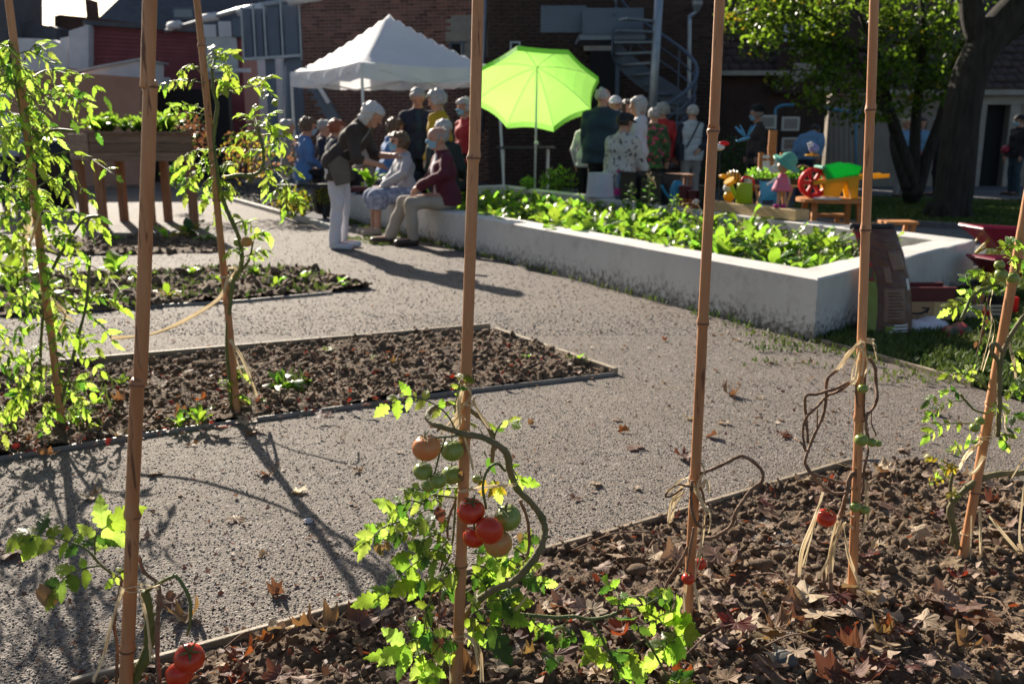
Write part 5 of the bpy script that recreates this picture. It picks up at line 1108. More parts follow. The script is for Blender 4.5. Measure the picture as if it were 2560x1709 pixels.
# ------------------------------------------------------------------ trees
def limb(b, pts, r0, r1, n=10, wob=0):
    q = catmull(pts, 6); N = len(q)
    b.tube(q, [r0+(r1-r0)*i/(N-1) for i in range(N)], n)
    return q
def crown(parent, blobs, L, mats, name='crown', weights=None):
    Vs, Fs, mi, off = [], [], [], 0
    bv = np.array([(0,0,0),(.30,.35,.05),(.24,.72,-.02),(0,1,-.12),(-.24,.72,-.02),(-.30,.35,.05),(0,.5,-.04)]); bf = np.array([(0,1,6),(1,2,6),(2,3,6),(3,4,6),(4,5,6),(5,0,6)])
    for c, r3, n in blobs:
        d = rng.normal(size=(n,3)); d /= np.linalg.norm(d, axis=1)[:,None]; rad = rng.random(n)**.45*(1+.35*np.sin(d[:,0]*5+c[0]*3)*np.cos(d[:,2]*4+c[2]))
        pos = np.array(c)+d*rad[:,None]*np.array(r3); s_ = L*rng.uniform(.55,1.35,n)
        V, F = scatter(bv, bf, pos, np.stack([s_]*3,1), rand_rots(n, 1.2)); Vs.append(V); Fs.append(F+off); off += len(V)
        mi.append(np.repeat(rng.choice(len(mats), n, p=weights), 6))
    o = npmesh(name, np.concatenate(Vs), np.concatenate(Fs), mats, parent=parent, mi=np.concatenate(mi)); o['kind'] = 'stuff'; return o
leafmat('tree_leaf', (.045,.10,.016), (.26,.52,.035), .55, .35, veins=False); leafmat('tree_leaf_dark', (.025,.05,.012), (.12,.22,.02), .4, .3, veins=False); leafmat('tree_leaf_yellow', (.25,.25,.03), (.6,.5,.04), .5, .4, veins=False)
YT = 13.4
big = thing('big_tree', 'thick dark trunk of a big tree leaning right at the right edge', 'tree', G(2385, 535))
b = MB(); limb(b, [P(2370, 545, YT), P(2385, 480, YT), P(2395, 380, YT), P(2405, 280, YT), P(2425, 190, YT), P(2470, 100, YT), P(2540, 20, YT), P(2640, -80, YT)], .27, .22, 16)
limb(b, [P(2460, 130, YT), P(2430, 40, YT), P(2425, -60, YT), P(2440, -160, YT)], .17, .12, 12)
limb(b, [P(2450, 150, YT), P(2520, 95, YT), P(2580, 62, YT)], .10, .06, 8)
o = b.build('trunk', 'bark', big, smooth=True)
dt = bpy.data.textures.new('barkbump', 'CLOUDS'); dt.noise_scale = .12
b = MB()
for k in range(7):
    a = k*.9; b.tube(catmull([P(2372, 520, YT)+Vector((math.cos(a)*.2, math.sin(a)*.2, .05)), P(2372, 540, YT)+Vector((math.cos(a)*.34, math.sin(a)*.34, -.08))], 3), [.10,.05], 7)
b.build('root_flare', 'bark', big, smooth=True)
crown(big, [(P(2480, -230, YT), (2.2,1.6,.8), 2200), (P(2150, -180, YT), (1.8,1.5,.6), 1600)], .10, ['tree_leaf','tree_leaf_dark','tree_leaf_yellow'], weights=[.5,.4,.1])
sm = thing('small_tree', 'small multi stemmed tree with backlit green leaves in front of annexe', 'tree', G(2275, 488))
YT2 = 15.6; b = MB()
for pts, r0 in (([(2280,495),(2268,420),(2240,330),(2215,240),(2190,130),(2150,40)], .15), ([(2275,490),(2285,400),(2290,300),(2300,200),(2310,80),(2300,-20)], .12), ([(2290,490),(2315,400),(2350,300),(2375,210),(2400,120),(2440,20)], .12), ([(2265,470),(2235,380),(2228,340)], .08), ([(2240,330),(2160,180),(2080,80),(2000,20)], .06), ([(2190,130),(2060,110),(1950,90)], .04)):
    limb(b, [P(*p, YT2+random.uniform(-.2,.2)) for p in pts], r0, .03, 9)
b.build('trunk', 'bark', sm, smooth=True)
bl = []
for px, py, rx, rz_, n_ in ((1870,45,.45,.35,420),(1960,30,.5,.35,520),(2060,60,.5,.45,640),(1900,100,.35,.3,260),(2090,140,.45,.35,480),(2010,110,.4,.3,320),(2220,60,.5,.5,720),(2280,140,.45,.4,640),(2340,80,.45,.5,560),(2220,170,.4,.35,420),(2330,200,.35,.3,330),(2280,250,.35,.3,240),(2150,210,.35,.25,240),(2390,150,.25,.35,220),(2180,-30,1.2,.5,900),(1960,-40,.9,.35,700),(2400,-20,.6,.5,400),(2130,280,.35,.25,200),(2040,250,.4,.25,230),(2200,280,.25,.22,140),(1960,200,.3,.2,110),(2365,245,.2,.2,90),(2060,190,.4,.3,260)):
    bl.append((P(px, py, YT2+random.uniform(-.9,.3)), (rx*.95,.6,rz_), n_))
crown(sm, bl, .085, ['tree_leaf','tree_leaf_dark','tree_leaf_yellow'], weights=[.66,.31,.03])
tw = thing('branch_tip', 'small twig with yellow leaves beside the centre right cane', 'branch', P(1815, 55, 14)); vine(tw, 'twig', [(1890,20),(1840,40),(1785,62)], 14, 2, 'bark', 3, 5)
crown(tw, [(P(1815,50,14), (.2,.1,.12), 40)], .09, ['tree_leaf_yellow','tree_leaf'], 'leaves')
# ------------------------------------------------------------------ fallen leaves
def maple(seed, m, curl, lobes=5):
    r_ = random.Random(seed); n = lobes*6; rim = []
    for i in range(n+1):
        a = -2.5 + 5.0*i/n; k = (i % 6)/6; lobe = abs(((i/6) % 1)-.5)*2; mid = 1-abs(a)/4.2
        rr = (.62+.38*lobe**1.1)*(.70+.35*mid)*(1+r_.uniform(-.10,.10)); rim.append((math.sin(a)*rr, math.cos(a)*rr*.95))
    vs = [(0,0,0)]; fs = []; ph = [r_.uniform(0,6) for _ in range(4)]
    def zz(x, y): return curl*((x*x)*.8*math.sin(ph[0]+1) + .35*math.sin(4*x+ph[1])*abs(y) + .35*math.sin(3.4*y+ph[2])*abs(x) + .4*(x*x+y*y)) + r_.uniform(-.02,.02)
    for f in (.5, 1):
        for x, y in rim:
            q = 1 - .28*curl*f*(x*x+y*y); vs.append((x*f*q, y*f*q, zz(x*f, y*f)))
    N = n+1
    for i in range(n): fs.append((0, 1+i, 2+i)); fs.append((1+i, 1+N+i, 2+N+i, 2+i))
    b = MB(); b.add(vs, fs); b.tube([(0,-.02,zz(0,0)), (.04,-.5,.05*curl), (.1,-1.0,.2*curl)], [.022,.014,.012], 4)
    return b.mesh('fallen_leaf', m, smooth=False)
FL = {k: [maple(s_+i*10, k, .2+.2*s_) for s_ in range(5)] for i, k in enumerate(('dead_leaf', 'dead_leaf_pale', 'dead_leaf_red', 'dead_leaf_yellow'))}
KW = {'dead_leaf': 'brown', 'dead_leaf_pale': 'pale tan', 'dead_leaf_red': 'russet red', 'dead_leaf_yellow': 'yellow'}
def fallen(px, py, L, k, where, z=.03, lab=None):
    p = G(px, py, z); o = bpy.data.objects.new('fallen_leaf', random.choice(FL[k])); col.objects.link(o)
    e = Matrix.Rotation(random.uniform(0,6.3), 4, 'Z') @ Matrix.Rotation(random.uniform(-.3,.3), 4, 'X') @ Matrix.Rotation(random.uniform(-.3,.3), 4, 'Y')
    o.matrix_world = Matrix.Translation(p+Vector((0,0,L*.08))) @ e @ Matrix.Diagonal((L, L, L, 1))
    zx = ('left of the thick left cane' if px < 320 else 'left of the centre cane' if px < 1140 else 'right of the centre cane' if px < 1720 else 'between the two right canes' if px < 2130 else 'right of the raffia tied cane')
    sz = 'large' if L > .045 else 'small' if L < .03 else 'medium'
    return tag(o, lab or f'{sz} {KW[k]} fallen leaf {where} {zx}', 'leaf', f'{KW[k]} fallen leaves {where}')
fb = [(150,1735),(2128,1163),(2290,1150),(2560,1225),(2560,1709),(200,1709)]; cnt = 0
while cnt < 165:
    px, py = random.uniform(200, 2560), random.uniform(1150, 1705)
    if not inpoly(np.array([px]), np.array([py]), fb)[0]: continue
    fallen(px, py, random.uniform(.022, .055), random.choices(('dead_leaf','dead_leaf_pale','dead_leaf_red','dead_leaf_yellow'), (6,6,1.5,.15))[0], 'on the front tomato bed', .035); cnt += 1
for px, py, L, k in ((1690,1395,.06,'dead_leaf_pale'),(2020,1490,.075,'dead_leaf_pale'),(2150,1480,.07,'dead_leaf_pale'),(1790,1390,.06,'dead_leaf'),(610,1640,.05,'dead_leaf_red'),(820,1570,.055,'dead_leaf'),(1560,1580,.065,'dead_leaf_red'),(1840,1560,.06,'dead_leaf_red'),(2055,1540,.06,'dead_leaf_pale'),(1290,1500,.05,'dead_leaf_pale'),(900,1560,.06,'dead_leaf'),(1920,1280,.05,'dead_leaf'),(2040,1225,.035,'dead_leaf_red'),(2220,1180,.045,'dead_leaf'),(2400,1440,.04,'dead_leaf_red'),(1390,1640,.06,'dead_leaf'),(700,1690,.05,'dead_leaf'),(2290,1330,.05,'dead_leaf_pale')):
    fallen(px, py, L, k, 'on the front tomato bed', .045)
for px, py, L, k in ((590,1300,.04,'dead_leaf_red'),(745,1225,.045,'dead_leaf_yellow'),(895,1175,.03,'dead_leaf'),(470,1540,.06,'dead_leaf'),(430,1510,.06,'dead_leaf'),(20,1385,.06,'dead_leaf'),(230,1240,.05,'dead_leaf'),(670,1185,.045,'dead_leaf'),(640,1080,.06,'dead_leaf_red'),(700,1480,.04,'dead_leaf'),(660,1385,.025,'dead_leaf_pale'),(770,1302,.025,'dead_leaf_pale'),(1590,1120,.05,'dead_leaf'),(1560,1078,.035,'dead_leaf_red'),(1485,1210,.035,'dead_leaf_pale'),(1595,1220,.025,'dead_leaf_pale'),(1440,1245,.03,'dead_leaf'),(1705,1140,.06,'dead_leaf'),(1820,985,.06,'dead_leaf'),(1955,1088,.05,'dead_leaf_red'),(1810,1058,.035,'dead_leaf_pale'),(1780,1090,.04,'dead_leaf'),(1545,1050,.03,'dead_leaf_pale'),(1930,905,.03,'dead_leaf_red'),(1720,1045,.03,'dead_leaf_yellow'),(2330,1035,.05,'dead_leaf'),(2260,1125,.04,'dead_leaf_pale'),(2140,1035,.03,'dead_leaf_red'),(1895,993,.035,'dead_leaf_pale'),(1330,1060,.025,'dead_leaf'),(480,1110,.03,'dead_leaf_red'),(390,1185,.04,'dead_leaf_pale'),(1000,1130,.02,'dead_leaf_pale'),(360,1345,.03,'dead_leaf_pale'),(1660,850,.03,'dead_leaf_red'),(1500,830,.03,'dead_leaf_pale'),(1840,850,.03,'dead_leaf_yellow'),(1420,1000,.025,'dead_leaf_pale'),(1100,1105,.02,'dead_leaf'),(1660,955,.025,'dead_leaf_pale'),(2010,905,.025,'dead_leaf_yellow')):
    fallen(px, py, L, k, 'on the gravel path', .004)
for px, py, L, k in ((810,1035,.05,'dead_leaf_red'),(500,1000,.05,'dead_leaf_red'),(990,905,.04,'dead_leaf_yellow'),(670,980,.035,'dead_leaf_yellow'),(620,1050,.06,'dead_leaf_pale'),(300,1090,.06,'dead_leaf'),(120,1140,.06,'dead_leaf'),(50,1105,.06,'dead_leaf'),(560,1070,.05,'dead_leaf_red'),(940,1000,.035,'dead_leaf_red'),(880,980,.03,'dead_leaf_red'),(1270,900,.035,'dead_leaf_pale'),(1060,880,.04,'dead_leaf_pale'),(1180,870,.03,'dead_leaf_red'),(400,960,.05,'dead_leaf_pale'),(300,1000,.05,'dead_leaf'),(220,1020,.05,'dead_leaf_red'),(820,950,.05,'dead_leaf_pale'),(450,1040,.05,'dead_leaf'),(730,1000,.05,'dead_leaf'),(1330,930,.04,'dead_leaf_red'),(1100,950,.04,'dead_leaf_pale'),(1440,930,.03,'dead_leaf_pale'),(950,930,.04,'dead_leaf'),(350,1060,.05,'dead_leaf_red'),(560,930,.05,'dead_leaf'),(470,930,.04,'dead_leaf_pale')):
    fallen(px, py, L, k, 'on the middle soil bed', .03)
# litter of small leaf bits
def litter(poly_px, n, s0, s1, z, m, label):
    pos = []
    A = np.array(poly_px); lo, hi = A.min(0), A.max(0)
    while len(pos) < n:
        px, py = random.uniform(lo[0], hi[0]), random.uniform(lo[1], hi[1])
        if inpoly(np.array([px]), np.array([py]), poly_px)[0]: pos.append(G(px, py, z)[:])
    pos = np.array(pos); c = len(pos); s_ = rng.uniform(s0, s1, c)
    bv = np.array([(0,0,0),(.5,.2,.12),(.42,.8,.25),(-.15,1,.1),(-.5,.5,.3)]); bf = np.array([(0,1,2),(0,2,3),(0,3,4)])
    V, F = scatter(bv, bf, pos, np.stack([s_*rng.uniform(.3,1,c), s_, s_], 1), rand_rots(c, .7))
    mats = m if isinstance(m, list) else [m]
    tag(npmesh('leaf_litter', V, F, mats, mi=np.repeat(rng.integers(0, len(mats), c), 3)), label, 'litter', kind='stuff')
litter(fb, 800, .008, .028, .035, ['dead_leaf','dead_leaf_pale','dead_leaf_pale','dead_leaf_red'], 'crumbled bits of dry leaf over the front bed')
litter([(0,1160),(1540,936),(2130,1163),(150,1709),(0,1709)], 700, .005, .02, .005, ['dead_leaf_pale','dead_leaf_pale','dead_leaf'], 'bits of straw and dry leaf on the near path')
litter([(0,900),(1220,830),(1540,936),(2130,1163),(2560,1150),(2200,920),(1200,650),(560,640),(0,690)], 700, .008, .03, .006, ['dead_leaf_pale','dead_leaf','dead_leaf_pale'], 'bits of dry leaf on the far path')
litter([(0,1150),(1400,948),(1520,935),(1222,835),(190,925),(0,950)], 650, .01, .035, .04, ['dead_leaf_pale','dead_leaf_red','dead_leaf','dead_leaf_pale'], 'crumbled bits of dry leaf over the middle bed')
# dry twigs and stems on the front bed
for i, (a_, c_) in enumerate((((1430,1375),(1620,1330)),((1880,1435),(1985,1480)),((1610,1390),(1640,1350)),((2380,1240),(2360,1180)),((1700,1650),(1830,1560)),((560,1620),(640,1590)),((1900,1620),(2050,1600)),((2440,1490),(2540,1560)))):
    b = MB(); p_, q_ = G(*a_, .05), G(*c_, .05); b.tube(catmull([p_, p_.lerp(q_, .5)+Vector((.01,.01,.02)), q_], 4), .0022, 5); tag(b.build('twig', 'dry_vine', smooth=True), 'thin dry twig lying on the front tomato bed', 'twig', 'twigs on the front bed')
# stones on the front bed
for i, (px, py, s_, lab) in enumerate(((1955,1650,.026,'blue grey stone low right of centre on the front bed'),(1590,1420,.024,'round brown clod like stone left of the centre right cane'),(1905,1410,.028,'rough brown stone behind the small red tomatoes'),(2120,1250,.016,'small dark stone below the dead vine'),(1290,1560,.022,'brown stone by the low tomato shoot'),(990,1000,.03,'dark stone at the near side of the middle bed'),(770,1300,.012,'small white pebble on the gravel path'),(2150,1120,.014,'pale stone at the far corner of the front bed'))):
    V, F = lump(1, .12, 200+i); b = MB(); p_ = G(px, py, .03 if i != 6 else .006); b.add([p_+Vector(v)*s_ for v in V*np.array((1.2,1,.7))], [tuple(f) for f in F]); tag(b.build('stone', ('stone','clod','clod','stone','clod','stone','white_wall','stone')[i], smooth=True), lab, 'stone')
# ------------------------------------------------------------------ materials of objects
mat('wood_grey', (.16,.10,.065), (.24,.16,.11), 4, .8, .4, 30, stretch=(1,1,8), rand=.15)
mat('wood_brown', (.24,.11,.055), (.32,.16,.085), 4, .75, .3, 30, stretch=(6,6,1), rand=.15)
mat('wood_orange', (.42,.16,.045), (.5,.21,.065), 4, .6, .2, 30, stretch=(1,6,6), rand=.1)
mat('wood_pine', (.50,.33,.15), (.58,.40,.20), 4, .7, .2, 30, stretch=(1,8,8))
mat('white_fabric', (.86,.86,.88), (.80,.80,.83), 2, .8, trans=.30, bump=.15, bscale=6)
mat('green_fabric', (.33,.70,.13), (.36,.74,.15), 2, .7, trans=.6)
mat('white_metal', (.7,.7,.7), rough=.4); mat('black_plastic', (.015,.015,.017), rough=.45); mat('dark_metal', (.03,.03,.035), rough=.5)
mat('red_plastic', (.62,.02,.02), rough=.3, trans=.3); mat('yellow_plastic', (.8,.48,.02), rough=.35, trans=.4); mat('green_plastic', (.03,.55,.12), rough=.35, trans=.45)
mat('lime_plastic', (.45,.55,.02), rough=.4, trans=.3); mat('blue_plastic', (.05,.32,.5), rough=.4, trans=.3); mat('pink_fabric', (.62,.2,.3), rough=.7, trans=.3); mat('white_plastic', (.62,.62,.66), (.55,.55,.6), 6, .5)
mat('crimson_paint', (.30,.015,.05), (.34,.025,.06), 5, .35); mat('yellow_paint', (.62,.45,.03), rough=.4); mat('teal_paint', (.14,.42,.32), rough=.3, trans=.2); mat('magenta', (.5,.02,.2), rough=.4)
mat('bag_brown', (.10,.042,.026), (.13,.06,.04), 6, .4, .5, 14, bdist=.01); mat('bag_green', (.20,.24,.04), (.24,.28,.06), 4, .4, .4, 14); mat('bag_print', (.22,.125,.085), rough=.5); mat('bag_flowers', (.28,.02,.02), (.05,.08,.04), 18, .45, lo=.45, hi=.55)
mat('cardboard', (.36,.22,.12), (.42,.27,.15), 5, .8); mat('cardboard_pale', (.5,.40,.28), rough=.8); mat('ink', (.02,.02,.025), rough=.6); mat('paper', (.7,.68,.66), rough=.8); mat('crate_red', (.10,.012,.018), rough=.5); mat('violet', (.28,.26,.5), rough=.25); mat('sky_blue', (.07,.25,.42), rough=.3); mat('terracotta', (.36,.10,.04), rough=.7)
mat('skin', (.48,.25,.17), (.53,.29,.2), 8, .55, sss=.08)
# ------------------------------------------------------------------ wooden table planter at the left
def table_planter():
    Yf = 12.1; a = P(222, 336, Yf); c = P(478, 352, Yf); z1 = P(300, 334, Yf).z; z0 = P(300, 404, Yf).z; W_ = 1.25
    t = thing('raised_wooden_planter', 'high wooden planter table with square legs full of salad', 'planter', ((a.x+c.x)/2, Yf+W_/2, 0))
    th = .035; hgt = (z1-z0)/3
    SV = Vector((-.74, 1.02, 0)); a0, c0_ = Vector((a.x, Yf, 0)), Vector((c.x, Yf, 0))
    for k in range(3):
        z = Vector((0, 0, z0+hgt*(k+.5)))
        for p_, q_ in ((a0, c0_), (c0_+SV*.03, c0_+SV*.97), (a0+SV, c0_+SV), (a0+SV*.03, a0+SV*.97)):
            b = MB(); b.beam(p_+z, q_+z, th, hgt-.006); b.build('plank', 'wood_grey', t, bevel=.004)
    b = MB(); b.beam(a0+Vector((-.03,-.01,z1+.012)), c0_+Vector((.03,-.01,z1+.012)), .10, .025); b.build('rim', 'wood_grey', t)
    b = MB(); b.slab([a0+Vector((.04,.03,z1-.08)), c0_+Vector((-.04,.03,z1-.08)), c0_+SV*.97+Vector((0,0,z1-.08)), a0+SV*.97+Vector((0,0,z1-.08))], (0,0,.04)); b.build('soil', 'soil', t)
    for p_ in (a0+Vector((.05,.06,0)), c0_+Vector((-.06,.06,0)), a0.lerp(c0_, .62)+SV*.3, a0.lerp(c0_, .5)+SV*.95, a0.lerp(c0_, .78)+SV*.95, a0+SV*.9+Vector((.08,0,0)), c0_+SV*.9+Vector((-.05,0,0))):
        b = MB(); b.box((p_.x, p_.y, z0/2+.0), (.10, .10, z0+.02)); b.build('leg', 'wood_brown', t, bevel=.005)
    c0 = Vector(((a.x+c.x)/2-.25, Yf+.55, z1+.08))
    for i in range(14):
        vv = random.uniform(.12,.9); p_ = a0.lerp(c0_, random.uniform(.15,.9)) + SV*vv + Vector((0,0,z1-.03))
        rosette('salad', 'pale green salad head in the raised wooden planter', 'vegetable', p_+Vector((0,0,.05)), 30, random.uniform(.16,.27), ('chard_leaf','chard_leaf','green_leaf'), 'salad heads in the raised planter', tilt=(.5,1.45))
table_planter()
b = MB(); c0 = P(105, 300, 14.6); b.lathe([(.36, -.9), (.37,-.1), (.36,.0), (.33,.1), (.2,.17), (.04,.2)], (c0.x, c0.y, .95), 20); tag(b.build('compost_bin', 'black_plastic', smooth=True), 'round black compost bin behind the left tomato plant', 'bin')
# ------------------------------------------------------------------ white gazebo tent
def tent():
    F0 = P(905, 190, 16.2); e1 = Vector((2.28, 1.33, 0)); e2 = Vector((-1.80, 2.6, 0)); zv = P(905, 196, 16.2).z; ze = zv+.27; zp = P(975, 33, 18).z
    o = Vector((F0.x, F0.y, 0)); t = thing('gazebo_tent', 'white pointed gazebo tent over the seated people', 'tent', o+(e1+e2)/2)
    N = 20; vs, fs = [], []
    for i in range(N+1):
        for j in range(N+1):
            u, v = i/N, j/N; m = max(abs(u-.5), abs(v-.5))*2; sag = .06*math.sin(math.pi*u)*math.sin(math.pi*v)
            edge = min(u, 1-u, v, 1-v); h = ze + (zp-ze)*((1-m)**1.18) - .05*math.sin(math.pi*(u if abs(v-.5) > abs(u-.5) else v))*m
            p = o+e1*u+e2*v; vs.append((p.x, p.y, h + .0025*math.sin(u*31)*math.sin(v*29)))
    for i in range(N):
        for j in range(N): fs.append((i*(N+1)+j, (i+1)*(N+1)+j, (i+1)*(N+1)+j+1, i*(N+1)+j+1))
    b = MB(); b.add(vs, fs); b.build('canopy', 'white_fabric', t, smooth=True)
    cs = [o, o+e1, o+e1+e2, o+e2]
    for k in range(4):
        a, c = cs[k], cs[(k+1) % 4]; vs, fs = [], []; n_ = 36; d = (c-a).normalized(); nn = Vector((d.y, -d.x, 0))
        for i in range(n_+1):
            f = i/n_; sw = .05*math.sin(math.pi*f); wv = .03*math.sin(f*9*math.pi); p = a.lerp(c, f)
            top = p+nn*.012+Vector((0,0,ze-.05*math.sin(math.pi*f)+.004)); bot = p+nn*(.03+wv)+Vector((0,0,zv - .0 - .03*abs(math.sin(f*4*math.pi)) - sw*.4)); vs += [top, (top+bot)/2+nn*wv*.4, bot]
        for i in range(n_):
            for q in (0,1): fs.append((i*3+q, (i+1)*3+q, (i+1)*3+q+1, i*3+q+1))
        b = MB(); b.add(vs, fs); b.build('valance', 'white_fabric', t, smooth=True)
    for k, c in enumerate(cs):
        foot = c + (Vector((.12,-.05,0)) if k == 1 else Vector()); b = MB(); b.beam((foot.x, foot.y, 0), (c.x, c.y, ze-.02), .045, .045); b.build('leg', 'white_metal', t)
        b = MB(); b.box((foot.x, foot.y, .01), (.12,.12,.02)); b.build('foot_plate', 'white_metal', t)
    for k in range(4):
        a, c = cs[k], cs[(k+1) % 4]; b = MB(); m_ = (a+c)/2
        b.beam((a.x, a.y, ze-.06), (m_.x, m_.y, ze-.32), .02, .03); b.beam((m_.x, m_.y, ze-.32), (c.x, c.y, ze-.06), .02, .03); b.build('truss_bar', 'white_metal', t)
tent()
# ------------------------------------------------------------------ green parasol
def parasol():
    Yu = 14.2; hub = P(1342, 176, Yu); base = P(1336, 520, Yu); t = thing('green_parasol', 'bright green beach parasol tilted back over planter', 'parasol', (base.x, Yu, 0))
    axis = Vector((.03, .60, .80)).normalized(); ux = axis.cross(Vector((0,1,0))).normalized()*-1; ux = Vector((1,0,0)) - axis*axis.x; ux.normalize(); uy = axis.cross(ux)
    Rr, dp = .93, .40; vs, fs = [], []; nr = 6
    ang = [math.pi/8*1.2 + k*math.pi/4 for k in range(8)]
    def rim(a, f):
        k = (a-ang[0])/(math.pi/4); kk = math.floor(k); fr = k-kk; a0, a1 = ang[0]+kk*math.pi/4, ang[0]+(kk+1)*math.pi/4
        e = Vector((math.cos(a0), math.sin(a0), 0))*(1-fr)+Vector((math.cos(a1), math.sin(a1), 0))*fr
        sagz = .05*math.sin(math.pi*fr)*f
        return hub + (ux*e.x+uy*e.y)*Rr*f*(1-.05*math.sin(math.pi*fr)*f) - axis*(dp*f**1.7 - sagz*.5 - .06)
    nA = 48
    for i in range(nr+1):
        for j in range(nA): vs.append(rim(ang[0]+2*math.pi*j/nA, i/nr))
    for i in range(nr):
        for j in range(nA): fs.append((i*nA+j, i*nA+(j+1) % nA, (i+1)*nA+(j+1) % nA, (i+1)*nA+j))
    b = MB(); b.add(vs, fs); b.build('canopy', 'green_fabric', t, smooth=False)
    vs, fs = [], []
    for j in range(nA+1):
        p = rim(ang[0]+2*math.pi*j/nA, 1); vs += [p, p - axis*.09 + (p-hub).normalized()*.01]
    for j in range(nA): fs.append((2*j, 2*j+2, 2*j+3, 2*j+1))
    b = MB(); b.add(vs, fs); b.build('fringe', 'green_fabric', t)
    for a in ang:
        b = MB(); b.tube([rim(a, f)-axis*.012 for f in np.linspace(.03, .98, 7)], .006, 5); b.build('rib', 'white_metal', t)
    b = MB(); b.tube([(base.x, Yu, 0), (hub.x, Yu, hub.z-.25), hub+axis*.08], .016, 8); b.build('pole', 'white_metal', t, smooth=True)
    b = MB(); b.ball((hub.x-.0, Yu-.02, P(1345, 358, Yu).z), .035, 6); b.build('knob', 'white_metal', t)
parasol()
# ------------------------------------------------------------------ folding table in the shade behind the parasol
def folding_table(name, label, x0, x1, ytop, Y, dep, m, legm, h=None, trestle=False):
    a, c = P(x0, ytop, Y), P(x1, ytop, Y); z = h or a.z; t = thing(name, label, 'table', ((a.x+c.x)/2, Y+dep/2, 0))
    b = MB(); b.box(((a.x+c.x)/2, Y+dep/2, z-.015), (c.x-a.x, dep, .03)); b.build('table_top', m, t, bevel=.004)
    for x_ in (a.x+.12, c.x-.12):
        for y_ in (Y+.08, Y+dep-.08):
            b = MB(); b.tube([(x_+((.16 if x_ < (a.x+c.x)/2 else -.16) if trestle else 0), y_, 0), (x_, y_, z-.03)], .016, 6); b.build('leg', legm, t)
    return t, z
folding_table('folding_table', 'dark folding table in the shade left of the parasol pole', 1240, 1390, 368, 15.4, .7, 'dark_metal', 'white_metal')
folding_table('folding_table', 'table among the seated people behind the bending woman', 960, 1060, 372, 13.8, .7, 'lime_plastic', 'dark_metal')
# benches of the seated group
for i, (x0, x1, Y, lab) in enumerate(((690, 830, 13.6, 'dark bench under the seated group left of bending woman'), (880, 1010, 13.0, 'bench under the seated woman in blue behind the couple'))):
    a, c = P(x0, 450, Y), P(x1, 450, Y); t = thing('bench', lab, 'bench', ((a.x+c.x)/2, Y, 0))
    b = MB(); b.box(((a.x+c.x)/2, Y, .46), (c.x-a.x, .36, .05)); b.build('seat', 'crate_red' if i else 'dark_metal', t)
    for x_ in (a.x+.1, c.x-.1):
        for y_ in (Y-.13, Y+.13): b = MB(); b.box((x_, y_, .217), (.06,.05,.434)); b.build('leg', 'dark_metal', t)
# ------------------------------------------------------------------ things on the back wall of the planter
def on_wall(px):   # point on top of the back wall (middle of coping) under pixel column px
    lo_, hi_ = 0.0, 1.0
    for _ in range(40):
        m_ = (lo_+hi_)/2; p_ = (pC*.5+ic*.5).lerp(pB*.5+ib*.5, m_); x_ = 1280+FPX*p_.x/(p_.y*_cp+(CH-WH)*_sp)
        if x_ < px: lo_ = m_
        else: hi_ = m_
    return Vector((p_.x, p_.y, WH+.004))
BU = (pB-pC).normalized(); BR = math.atan2(BU.y, BU.x)
w0 = on_wall(1500); b = MB(); b.lathe([(.185,0),(.165,.30),(.168,.31),(.15,.315)], w0, 18); tag(b.build('white_bucket', 'white_plastic', smooth=False), 'upturned white bucket on the back planter wall', 'bucket')
p_ = on_wall(1545); t = thing('bottle', 'clear drink bottle with pink label beside the white bucket', 'bottle', p_)
b = MB(); b.lathe([(.045,0),(.05,.02),(.05,.22),(.02,.30),(.02,.33)], p_, 12); b.build('body', 'glass', t, smooth=True)
b = MB(); b.lathe([(.053,.05),(.053,.14)], p_, 12, cap=False); b.build('label_band', 'magenta', t, smooth=True)
b = MB(); b.lathe([(.022,.33),(.022,.37)], p_, 10); b.build('cap', 'magenta', t)
for x_, wd, ht, lab in ((1592, .36, .34, 'black plastic crate beside the bottle on the planter wall'), (1650, .44, .33, 'wide black plastic crate in front of seated man in cap')):
    p_ = on_wall(x_)+Vector((0,.05,0)); t = thing('black_crate', lab, 'crate', p_); b = MB(); n_ = Vector((-BU.y, BU.x, 0))
    for s_ in (-1,1): b.box(p_+n_*s_*.12+Vector((0,0,ht/2)), (wd,.015,ht), BR); b.box(p_+BU*s_*wd/2+Vector((0,0,ht/2)), (.015,.225,ht), BR)
    b.box(p_+Vector((0,0,.01)), (wd-.02,.22,.02), BR); b.build('body', 'black_plastic', t)
    b = MB()
    for s_ in (-1,1): b.box(p_+n_*s_*.13+Vector((0,0,ht+.01)), (wd+.04,.03,.025), BR)
    b.build('rim', 'black_plastic', t)
p_ = on_wall(1690); t = thing('blue_watering_can', 'small blue toy watering can on planter wall', 'watering can', p_)
b = MB(); b.lathe([(.075,0),(.08,.02),(.078,.20),(.05,.27),(.03,.29)], p_, 14); b.build('body', 'blue_plastic', t, smooth=True)
b = MB(); b.tube(catmull([p_+Vector((-.06,-.02,.08)), p_+Vector((-.13,-.02,.15)), p_+Vector((-.18,-.02,.24))], 4), [.022,.012], 8); b.build('spout', 'blue_plastic', t, smooth=True)
b = MB(); b.tube(catmull([p_+Vector((.06,0,.08)), p_+Vector((.12,0,.16)), p_+Vector((.04,0,.27))], 4), .01, 6); b.build('handle', 'blue_plastic', t, smooth=True)
b = MB(); b.box(p_+Vector((.01,-.082,.12)), (.05,.008,.05)); b.build('sticker', 'yellow_plastic', t)
